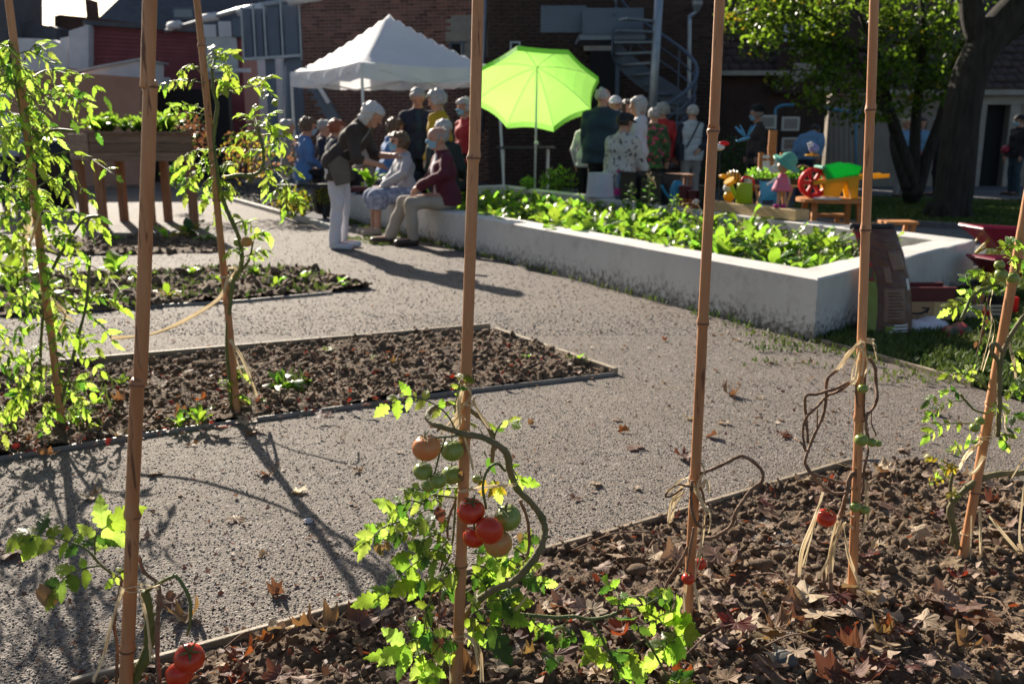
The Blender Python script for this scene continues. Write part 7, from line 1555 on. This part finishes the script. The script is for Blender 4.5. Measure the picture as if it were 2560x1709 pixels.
mat('cl_brown', (.045,.034,.03), (.06,.046,.04), 8, .85, .3, 30); mat('cl_brown2', (.11,.095,.08), (.14,.12,.10), 8, .8); mat('cl_white', (.66,.64,.68), (.6,.58,.62), 6, .8, .3, 14); mat('cl_beige', (.34,.29,.24), (.39,.34,.28), 5, .85, .3, 14)
mat('cl_greyj', (.42,.41,.44), (.36,.35,.38), 6, .8, .3, 14); mat('cl_burg', (.115,.02,.035), (.09,.016,.028), 6, .85, .3, 14); mat('cl_denim', (.14,.17,.24), (.26,.30,.38), 25, .85)
mat('cl_blue', (.10,.21,.44), (.08,.17,.37), 6, .8, .3, 14); mat('cl_navy', (.018,.022,.04), (.03,.035,.055), 6, .85, .3, 14); mat('cl_yellow', (.55,.34,.02), (.48,.29,.015), 6, .8, .3, 14); mat('cl_red', (.42,.03,.035), rough=.8)
mat('cl_black', (.012,.012,.014), (.02,.02,.022), 6, .8); mat('cl_teal', (.02,.045,.06), (.03,.055,.07), 6, .8, .3, 14); mat('cl_lightblue', (.16,.30,.48), rough=.8); mat('cl_grey', (.24,.23,.23), (.3,.29,.28), 6, .85); mat('cl_skirt', (.40,.44,.55), (.12,.15,.24), 22, .85)
mat('cl_spots', (.55,.53,.47), (.5,.48,.42), 4, .85, c3=(.05,.05,.06), scale3=20, lo3=.57, hi3=.60); mat('cl_floral', (.02,.03,.02), (.05,.16,.04), 14, .8, c3=(.55,.05,.15), scale3=17, lo3=.58, hi3=.62); mat('cl_vest', (.36,.40,.45), (.52,.57,.62), 9, .8, stretch=(.1,.1,6), lo=.45, hi=.55); mat('cl_darkgreen', (.02,.03,.028), rough=.85)
mat('mask_blue', (.30,.52,.66), rough=.8, trans=.15); mat('hair_white', (.52,.50,.48), (.36,.34,.33), 20, .6, .5, 60); mat('hair_grey', (.28,.26,.25), (.4,.38,.36), 20, .6, .5, 60); mat('hair_brown', (.085,.05,.03), (.16,.10,.06), 20, .55, .5, 60); mat('hair_red', (.24,.06,.025), (.32,.09,.04), 20, .55, .5, 60); mat('hair_dark', (.03,.022,.018), (.05,.04,.03), 20, .55, .5, 60)
mat('hair_bright', (.74,.73,.72), (.6,.59,.58), 20, .5, .5, 60, trans=.25); mat('leather', (.05,.03,.022), (.07,.045,.035), 8, .45); mat('lips', (.42,.14,.12), rough=.5); mat('eye', (.03,.025,.02), rough=.2); mat('hair_blond', (.42,.32,.2), (.5,.4,.27), 20, .55, .5, 60)
def person(label, x, y, z0, face, H=1.68, pose='stand', lean=0, seat=.45, arms=None, top='cl_navy', sleeve=1.0, hem=.80, bottom='cl_black', skirt=None, shoes='leather', hair='hair_grey', style='short', mask=False, hat=None, head=(0,0), res=.018, legs=None, girth=1.0, sleeves=None, extra=None, glasses=False, bald=False, topopen=None):
    k = H/1.70; t = thing('person', label, 'person', (x, y, z0)); rz = Matrix.Rotation(face-math.pi/2, 3, 'Z')
    V3 = lambda a, b, c: Vector((a*k, b*k, c*k))
    J = {}
    if pose == 'sit':
        pz = seat/k+.115; J['pel'] = V3(0,0,pz)
    else: pz = .93; J['pel'] = V3(0,0,pz)
    def up(p):   # upper body leans about the pelvis
        v = Vector(p)-Vector((0,0,pz)); c, s = math.cos(lean), math.sin(lean); return Vector((v.x, v.y*c+v.z*s, v.z*c-v.y*s+pz))*k
    U = lambda a, b, c: up((a, b, c+pz-.93))
    J['waist'] = U(0,0,1.08); J['chest'] = U(0,.01,1.27); J['neck'] = U(0,-.005,1.43); nk = U(0,.012,1.50)
    hb = U(0,.03,1.575); hp, hy = head
    Rh = Matrix.Rotation(hy, 3, 'Z') @ Matrix.Rotation(-lean*.75-hp, 3, 'X')
    def HD(a, b, c): return hb + Rh @ Vector((a*k, b*k, c*k))
    for s, nme in ((-1,'l'),(1,'r')):
        J['sh'+nme] = U(s*.168*girth**.5,0,1.345)
        if pose == 'sit':
            J['hip'+nme] = V3(s*.085,0,pz-.01); lx = (legs or {}).get(nme, (.11, .43, .45, 0)); J['kn'+nme] = V3(s*lx[0], lx[1], seat/k+.075); J['an'+nme] = V3(s*lx[0]+lx[3], lx[2], .085); fd = Vector((s*.03,.17,-.05))*k
        else:
            J['hip'+nme] = V3(s*.085,0,.90); lx = (legs or {}).get(nme, (0, 0)); J['kn'+nme] = V3(s*.095, .02+lx[0], .49); J['an'+nme] = V3(s*.10, -.03+lx[1], .085); fd = Vector((s*.03,.17,-.05))*k
        J['toe'+nme] = J['an'+nme]+fd
        A = (arms or {}).get(nme)
        if A: J['el'+nme] = V3(*A[0]) if A[0] else None; J['wr'+nme] = V3(*A[1])
        elif pose == 'sit': J['el'+nme] = U(s*.24,.03,1.12); J['wr'+nme] = V3(s*.10,.26,pz+.06)
        else: J['el'+nme] = U(s*.235,-.02,1.10); J['wr'+nme] = U(s*.23,.07,.86)
    g = girth
    def cn(a, b, ra, rb, kk=.03): return (a[:], b[:], ra*k, rb*k, kk*k)
    def torso(o):
        return [cn(U(-.085*g,0,1.29-(g-1)*.12), U(.085*g,0,1.29-(g-1)*.12), .082*g**.5+o, .082*g**.5+o, .05), cn(U(0,-.02,1.405), J['shl'], .052+o*.5, .048+o*.8, .03), cn(U(0,-.02,1.405), J['shr'], .052+o*.5, .048+o*.8, .03), cn(U(-.075*g,.015,1.22), U(.075*g,.015,1.22), .095*g+o, .095*g+o, .05), cn(U(-.06*g,.01,1.06), U(.06*g,.01,1.06), .092*g+o, .092*g+o, .05), cn(U(-.07*g,-.005,.94), U(.07*g,-.005,.94), .105*g+o, .105*g+o, .05), cn(U(0,-.01,1.38), U(0,0,1.45), .075+o, .058+o*.6, .04)]
    def arm(n_, o, f=1.0):
        s, e, w_ = J['sh'+n_], J['el'+n_], J['wr'+n_]; r = [cn(s, e, .051*g**.3+o, .044+o, .025)]
        if f > .55: r.append(cn(e, e.lerp(w_, min(1, (f-.5)*2)), .043+o, .030+o+.008*(o > 0), .02))
        return r
    body = torso(0)
    for n_ in 'lr':
        body += arm(n_, 0); w_, e = J['wr'+n_], J['el'+n_]; hd = (w_-e).normalized(); body.append(cn(w_, w_+hd*.075*k, .026, .033, .015))
        body += [cn(J['hip'+n_], J['kn'+n_], .082*g**.5, .055, .04), cn(J['kn'+n_], J['an'+n_], .052, .036, .02), cn(J['an'+n_]-Vector((0,0,.03*k)), J['toe'+n_]+Vector((0,0,.012*k)), .036, .03, .02)]
    headp = [cn(HD(0,-.028,.028), HD(0,.022,.03), .088, .083, .03), cn(HD(0,.02,-.03), HD(0,.052,-.075), .066, .042, .03)]
    body += [cn(J['neck'], HD(0,-.01,-.06), .056, .052, .03)] + headp + [cn(HD(0,.098,.005), HD(0,.117,-.028), .009, .016, .012), cn(HD(-.083,-.012,-.02), HD(-.085,-.015,.012), .017, .019, .01), cn(HD(.083,-.012,-.02), HD(.085,-.015,.012), .017, .019, .01), cn(HD(-.03,.082,.03), HD(.03,.082,.03), .016, .016, .015)]
    def emit(name, VF, m, parent=t):
        V, F = VF; V = V @ np.array(rz).T + np.array(t.location); return npmesh(name, V, F, m, parent=parent, smooth=True)
    def emb(name, b, m, parent=t, smooth=True):
        b.V = [tuple(rz @ Vector(v) + t.location) for v in b.V]; return b.build(name, m, parent, smooth=smooth)
    V, F = vol(body, res*.85)
    # fingers: five per hand, unequal, slightly curled, rooted in the palm
    fb_ = MB()
    for n_ in 'lr':
        w_, e = J['wr'+n_], J['el'+n_]; hd = (w_-e).normalized(); dn = Vector((0,0,-1)); sd_ = hd.cross(dn); sd_ = sd_.normalized() if sd_.length > .1 else Vector((0,1,0)); dn = sd_.cross(hd)*-1
        if dn.z > 0: dn = -dn
        pc = w_+hd*.085*k
        for q, L in enumerate((.066,.074,.070,.055)):
            r0 = pc+sd_*(q-1.5)*.0185*k; fb_.tube([r0-hd*.02*k, r0+hd*L*.5*k+dn*.006*k, r0+hd*L*.9*k+dn*.028*k], [.0085*k,.008*k,.006*k], 6)
        th_ = 1 if n_ == 'l' else -1; r0 = w_+hd*.03*k+sd_*th_*.028*k; fb_.tube([r0-sd_*th_*.01*k, r0+sd_*th_*.02*k+hd*.025*k, r0+sd_*th_*.024*k+hd*.06*k], [.011*k,.0095*k,.007*k], 6)
    nv = len(V); fv = np.array(fb_.V); allV = np.concatenate([V, fv]); quads = [f for f in fb_.F if len(f) == 4]; caps = [tuple(c[:4]) for c in fb_.F if len(c) == 6]
    emit('body', (allV, np.concatenate([F, np.array(quads+caps)+nv])), 'skin')
    # face
    for s in (-1,1):
        b = MB(); b.ball(HD(s*.033,.088,.008), (.013*k,.008*k,.008*k), 6); emb('eye', b, 'eye')
    b = MB(); b.tube([HD(-.024,.088,-.062), HD(0,.095,-.060), HD(.024,.088,-.062)], [.003*k,.006*k,.003*k], 6)
    if not mask: emb('mouth', b, 'lips')
    # jacket or shirt
    ax_ = (U(0,0,2)-U(0,0,1)).normalized(); hz = V3(0,0,hem+pz-.93)
    tp = torso(.016) + [cn(V3(-.075*g,.02*(lean > .2),hem+pz-.93+.02), V3(.075*g,.02*(lean > .2),hem+pz-.93+.02), .115*g, .115*g, .05)]
    if pose == 'sit': tp = [p_ for p_ in tp]
    for n_ in 'lr':
        if sleeves: emit('sleeve', vol(arm(n_, .012, .95), res), sleeves)
        else: tp += arm(n_, .013, sleeve)
    nk_ = U(0,0,1.455)
    cl = lambda X, Y, Z: np.maximum(hz.z-Z+0*X+0*Y, ((X-nk_.x)*ax_.x+(Y-nk_.y)*ax_.y+(Z-nk_.z)*ax_.z))
    emit('top', vol(tp, res, cl, .006, 30), top)
    if topopen:
        tq = torso(.020); c_ = U(0,.1,1.1); emit('shirt_front', vol(tq, res, lambda X, Y, Z: np.maximum(np.maximum(np.abs(X)-.045*k, -(Y-.05*k)), cl(X, Y, Z))), topopen)
    # trousers / skirt
    if bottom:
        bp = [cn(V3(-.07*g,.01,pz-.01), V3(.07*g,.01,pz-.01), .106*g, .106*g, .05)]
        for n_ in 'lr': bp += [cn(J['hip'+n_], J['kn'+n_], .094*g**.5, .070, .05), cn(J['kn'+n_], J['an'+n_]+Vector((0,0,-.01)), .068, .062, .025)]
        emit('trousers', vol(bp, res, lambda X, Y, Z: np.maximum(.055*k - Z, Z-(pz+(.0 if lean > .3 else .03))*k), .0055, 26), bottom)
    if skirt:
        bp = [cn(V3(-.07,-.005,pz+.02), V3(.07,-.005,pz+.02), .115*g, .115*g, .06)]
        for n_ in 'lr': bp += [cn(J['hip'+n_], J['kn'+n_]+Vector((0,.04,0))*k, .115, .095, .09), cn(J['kn'+n_], J['kn'+n_].lerp(J['an'+n_], .45), .095, .10, .08)]
        zc = J['knl'].lerp(J['anl'], .38).z; emit('skirt', vol(bp, res, lambda X, Y, Z: np.maximum(zc - Z, Z-(pz+.08)*k)), skirt)
    for n_ in 'lr':
        sp_ = [cn(J['an'+n_]-Vector((0,.02,.045))*k, J['toe'+n_]+Vector((0,.01,.0))*k, .045, .040, .02), cn(J['an'+n_]-Vector((0,0,.02))*k, J['an'+n_]-Vector((0,.0,.04))*k, .046, .046, .02)]
        fl = min(J['toe'+n_].z, J['an'+n_].z)-.045*k
        emit('shoe', vol(sp_, res*.8, lambda X, Y, Z: .004 - Z), shoes)
    # hair
    Ri = Rh.inverted()
    def hl(X, Y, Z):
        dx, dy, dz = X-hb.x, Y-hb.y, Z-hb.z; R_ = np.array(Ri)/k
        return R_[0,0]*dx+R_[0,1]*dy+R_[0,2]*dz, R_[1,0]*dx+R_[1,1]*dy+R_[1,2]*dz, R_[2,0]*dx+R_[2,1]*dy+R_[2,2]*dz
    th = {'short': .012, 'bob': .024, 'curly': .030, 'fringe': .008}[style]
    hpz = [cn(HD(0,-.028,.03), HD(0,.018,.034), .088+th, .083+th*.7, .03)]
    if style in ('bob',): hpz += [cn(HD(-.07,-.03,.0), HD(-.07,-.02,-.09), .045, .034, .03), cn(HD(.07,-.03,.0), HD(.07,-.02,-.09), .045, .034, .03), cn(HD(-.04,-.08,.0), HD(.04,-.08,-.08), .05, .04, .03)]
    if style == 'curly': hpz += [cn(HD(a_, b_, c_), HD(a_*1.1, b_, c_-.03), .045, .04, .02) for a_, b_, c_ in ((-.07,-.03,-.01),(.07,-.03,-.01),(0,-.09,.0),(-.05,.02,.09),(.05,.02,.09),(0,-.04,.11))]
    def hc(X, Y, Z):
        a_, b_, c_ = hl(X, Y, Z); facec = np.minimum(b_-.035, .055-c_) if style != 'fringe' else np.minimum(b_+.02, .03-c_)
        low = -(c_+(.12 if style == 'bob' else .06 if style == 'curly' else .035))
        r = np.maximum(facec, low)
        if bald: r = np.maximum(r, np.minimum(c_-.045, b_+.07)*1.0)
        return r*k
    emit('hair', vol(hpz, res*.65, hc, .006*k if style != 'curly' else .009*k, 75), hair)
    if mask:
        mp_ = [cn(HD(0,.02,-.03), HD(0,.055,-.07), .074, .052, .03), cn(HD(0,.095,-.005), HD(0,.118,-.03), .016, .022, .02)]
        def mc(X, Y, Z):
            a_, b_, c_ = hl(X, Y, Z); return np.maximum(np.maximum(c_+.002, -(c_+.105)), .035-b_)*k
        emit('face_mask', vol(mp_, res*.7, mc), 'mask_blue')
    if glasses:
        b = MB()
        for s in (-1,1): b.ball(HD(s*.036,.098,.01), (.026*k,.01*k,.02*k), 6)
        b.tube([HD(-.085,.0,.012), HD(-.06,.09,.012), HD(.06,.09,.012), HD(.085,0,.012)], .004*k, 5); emb('glasses', b, 'black_plastic')
    if hat == 'cap':
        emit('cap', vol([cn(HD(0,-.028,.035), HD(0,.018,.04), .105, .10, .03)], res*.8, lambda X, Y, Z: (.03-hl(X, Y, Z)[2])*k), 'cl_black'); b = MB(); b.add([HD(-.07,.08,.035), HD(.07,.08,.035), HD(.06,.16,.02), HD(0,.185,.018), HD(-.06,.16,.02), HD(-.07,.08,.043), HD(.07,.08,.043), HD(.06,.16,.028), HD(0,.185,.026), HD(-.06,.16,.028)], [(4,3,2,1,0),(5,6,7,8,9),(0,1,6,5),(1,2,7,6),(2,3,8,7),(3,4,9,8),(4,0,5,9)]); emb('cap_peak', b, 'cl_black', smooth=False)
    if hat in ('white_cap',):
        emit('cap', vol([cn(HD(0,-.028,.035), HD(0,.018,.04), .105, .10, .03)], res*.8, lambda X, Y, Z: (.03-hl(X, Y, Z)[2])*k), 'cl_white'); b = MB(); b.slab([HD(-.07,.08,.035), HD(.07,.08,.035), HD(.05,.17,.02), HD(-.05,.17,.02)], HD(0,0,.008)-HD(0,0,0)); emb('cap_peak', b, 'cl_white', smooth=False)
    if hat == 'beret': emit('beret', vol([cn(HD(-.02,-.03,.09), HD(.03,.0,.085), .115, .11, .03)], res*.8, lambda X, Y, Z: (.05-hl(X, Y, Z)[2])*k), 'cl_black')
    if extra: extra(t, J, U, HD, emb, emit, cn, k, rz)
    return t
def at(px, Y): return P(px, 335, Y).x
WALLF = math.atan2(PN.y, PN.x)
def on_front(px, inset=.16):
    lo_, hi_ = 0.0, 1.0
    for _ in range(40):
        m_ = (lo_+hi_)/2; p_ = pD.lerp(pA, m_)-PN*inset; x_ = 1280+FPX*p_.x/(p_.y*_cp+(CH-WH)*_sp)
        if x_ < px: lo_ = m_
        else: hi_ = m_
    return p_
# 1 the bending woman
def bagx(t, J, U, HD, emb, emit, cn, k, rz):
    b = MB(); p = [U(.19,.06,.92), U(.21,-.06,1.02), U(.21,.10,1.10), U(.20,.19,.98)]; b.slab([U(.18,.0,.90), U(.18,.20,.78), U(.18,.30,.90), U(.18,.16,1.08), U(.18,.04,1.06)], Vector((.045,0,0))); emb('shoulder_bag', b, 'cl_brown2', smooth=False)
    b = MB(); b.tube(catmull([U(.19,.05,1.12), U(.12,.12,1.28), U(-.08,.05,1.46), U(-.12,-.10,1.3), U(.1,-.14,1.1), U(.19,-.08,1.0)], 5), .008, 5); emb('bag_strap', b, 'cl_grey')
w_ = G(850, 622); person('white haired woman in brown jacket and white trousers bending towards the couple', w_.x, w_.y+.05, 0, R(-12), 1.66, lean=R(38), arms={'r': ((.22,.30,.98), (.08,.46,.92)), 'l': ((-.18,.36,1.0), (-.05,.60,1.0))}, top='cl_brown', hem=.74, sleeve=.62, bottom='cl_white', shoes='white_plastic', hair='hair_bright', style='bob', head=(.05,0), res=.013, girth=1.12, extra=bagx)
# 2, 3 the seated couple
p_ = on_front(1118); person('seated man in burgundy jacket and beige trousers wearing a blue mask', p_.x, p_.y, 0, WALLF-.15, 1.74, 'sit', R(6), WH, {'l': ((-.26,.10,.76), (-.04,.30,.62)), 'r': ((.26,.08,.74), (.05,.30,.60))}, top='cl_burg', bottom='cl_beige', shoes='leather', hair='hair_grey', mask=True, res=.013, girth=1.14, legs={'l': (.14,.44,.42,0), 'r': (.12,.46,.62,0)}, bald=True, hem=.86, topopen='cl_white', head=(-.05,.1))
p_ = on_front(1022); person('seated woman in pale grey jacket and blue skirt wearing a mask', p_.x, p_.y, 0, WALLF-.1, 1.62, 'sit', R(8), WH, {'l': ((-.24,.12,.78), (-.05,.32,.62)), 'r': ((.24,.12,.78), (.05,.32,.60))}, top='cl_greyj', bottom=None, skirt='cl_skirt', shoes='cl_beige', hair='hair_brown', style='curly', mask=True, glasses=True, res=.013, girth=1.02, hem=.86, head=(-.25,.1))
# 4.. the group under the tent
def sitter(label, px, ptop, Y, face, H=1.64, lean=0, **kw):
    z = P(px, ptop, Y).z; hs = max(.42, z-.855*H/1.7-.01); return person(label, at(px, Y), Y, 0, face, H, 'sit', lean, min(hs, .56), **kw)
def stander(label, px, ptop, Y, face, **kw):
    H = min(1.86, max(1.5, P(px, ptop, Y).z/1.006)); return person(label, at(px, Y), Y, 0, face, H, **kw)
sitter('seated grey haired person in pale grey half hidden behind blue jacket', 715, 285, 14.3, R(20), top='cl_grey', hair='hair_grey')
sitter('seated woman in blue jacket and mask at the left end of the bench', 752, 292, 13.6, R(25), 1.66, R(8), top='cl_blue', hair='hair_brown', style='curly', mask=True, glasses=True, girth=1.1)
sitter('seated grey haired man in navy behind the red haired woman', 808, 276, 14.6, R(0), top='cl_navy', hair='hair_grey')
sitter('seated red haired woman in navy jacket left of bending woman', 820, 294, 13.6, R(15), 1.62, R(10), top='cl_navy', hair='hair_red', style='curly')
sitter('seated person in beige behind the bending woman', 915, 318, 14.6, R(200), 1.58, top='cl_beige', hair='hair_brown', style='curly')
sitter('seated woman in blue jacket with brown hair behind the couple', 962, 292, 13.0, R(20), 1.64, R(12), top='cl_blue', bottom='cl_navy', hair='hair_brown', style='curly', girth=1.08)
stander('standing grey haired man in open navy jacket looking down', 1046, 219, 13.2, R(-80), head=(.45,0), top='cl_navy', hair='hair_grey', girth=1.1, topopen='cl_teal')
stander('standing white haired woman in yellow cardigan with grey strap', 1098, 225, 12.6, R(160), top='cl_yellow', bottom='cl_navy', hair='hair_white', style='curly', head=(.2,0))
stander('standing person in red cardigan and mask left of centre cane', 1166, 246, 13.4, R(215), top='cl_red', bottom='cl_black', hair='hair_white', style='curly', mask=True)
sitter('seated white haired person in dark coat behind man in burgundy', 1108, 302, 11.6, R(60), 1.72, top='cl_darkgreen', hair='hair_white', girth=1.1)
# group right of the parasol
stander('standing grey haired man in dark coat with back turned right of parasol', 1505, 217, 13.6, R(75), top='cl_teal', bottom='cl_black', hair='hair_white', bald=True, girth=1.42, hem=.72, head=(.1,-.3))
stander('standing person in white sleeve half hidden behind the dark coat', 1468, 300, 14.2, R(60), top='cl_white', bottom='cl_black', hair='hair_grey')
stander('standing person in white cap behind man in dark coat', 1537, 240, 15.4, R(-100), top='cl_grey', bottom='cl_black', hair='hair_grey', hat='white_cap')
stander('dark haired woman behind the white haired woman in white', 1566, 248, 15.6, R(-60), top='cl_black', bottom='cl_black', hair='hair_dark', style='bob')
stander('standing white haired woman in white blouse in profile', 1598, 241, 13.4, R(165), top='cl_white', bottom='cl_grey', hair='hair_white', style='bob', girth=1.05, hem=.74)
sitter('seated man in black cap and speckled shirt beside the crates', 1552, 283, 12.6, R(50), 1.76, R(6), top='cl_spots', sleeve=.6, bottom='cl_black', hair='hair_dark', hat='cap', girth=1.2, arms={'r': ((.30,.12,.72), (.16,.38,.70)), 'l': ((-.28,.12,.74), (-.05,.38,.70))}, head=(.0,-.2))
stander('standing person in dark floral blouse with red bag', 1634, 268, 14.6, R(80), top='cl_floral', bottom='cl_black', hair='hair_grey', hem=.72)
stander('grey haired person behind the floral blouse', 1655, 257, 15.6, R(100), top='cl_red', bottom='cl_black', hair='hair_grey', style='curly')
def strapx(t, J, U, HD, emb, emit, cn, k, rz):
    b = MB(); b.tube(catmull([U(-.12,-.12,1.0), U(-.02,-.135,1.2), U(.11,-.06,1.44), U(.08,.10,1.3), U(-.12,.14,1.0)], 5), .012, 5); emb('bag_strap', b, 'cl_navy'); b = MB(); b.box(U(-.2,-.02,.92), (.08,.22,.26)); emb('shoulder_bag', b, 'cl_navy', smooth=False)
stander('white haired woman in pale striped vest standing with back turned', 1730, 261, 15.6, R(95), top='cl_vest', bottom='cl_grey', hair='hair_white', sleeves='cl_navy', hem=.78, girth=1.08, arms={'r': ((.26,-.10,1.10), (.10,-.17,.98))}, extra=strapx, legs={'r': (.02,.08)})
stander('man in dark coat, beret and blue mask in the shade', 1892, 268, 16.6, R(190), top='cl_brown', bottom='cl_black', hair='hair_grey', hat='beret', mask=True, hem=.70, girth=1.15)
person('person in blue shirt bending over the pictures in the shade', at(2020, 17.2), 17.2, 0, R(60), 1.66, lean=R(55), top='cl_lightblue', bottom='cl_navy', hair='hair_dark', girth=1.1, hem=.76)
stander('person in dark coat standing between the two trees', 2352, 276, 18.4, R(150), top='cl_black', bottom='cl_black', hair='hair_grey', mask=True, girth=1.15, hem=.70)
stander('person in light clothes half hidden behind the small tree stems', 2262, 300, 18.0, R(-60), top='cl_lightblue', bottom='cl_grey', hair='hair_blond', hem=.75)
stander('woman in pink skirt behind the small tree stems', 2302, 310, 18.2, R(-100), top='cl_lightblue', bottom=None, skirt='pink_fabric', hair='hair_dark', style='bob')
def cxb(t, J, U, HD, emb, emit, cn, k, rz):
    b = MB(); b.ball(U(.12,.2,.98), (.10,.07,.08), 8); emb('held_bag', b, 'crimson_paint')
stander('masked person in dark top and teal trousers at the right edge', 2548, 286, 18.6, R(190), top='cl_black', bottom='cl_teal', hair='hair_dark', mask=True, hat='cap', extra=cxb, girth=1.1)
stander('masked person in striped shirt at the left edge behind the plant', 14, 232, 14.8, R(-50), top='cl_vest', bottom='cl_navy', hair='hair_grey', mask=True)
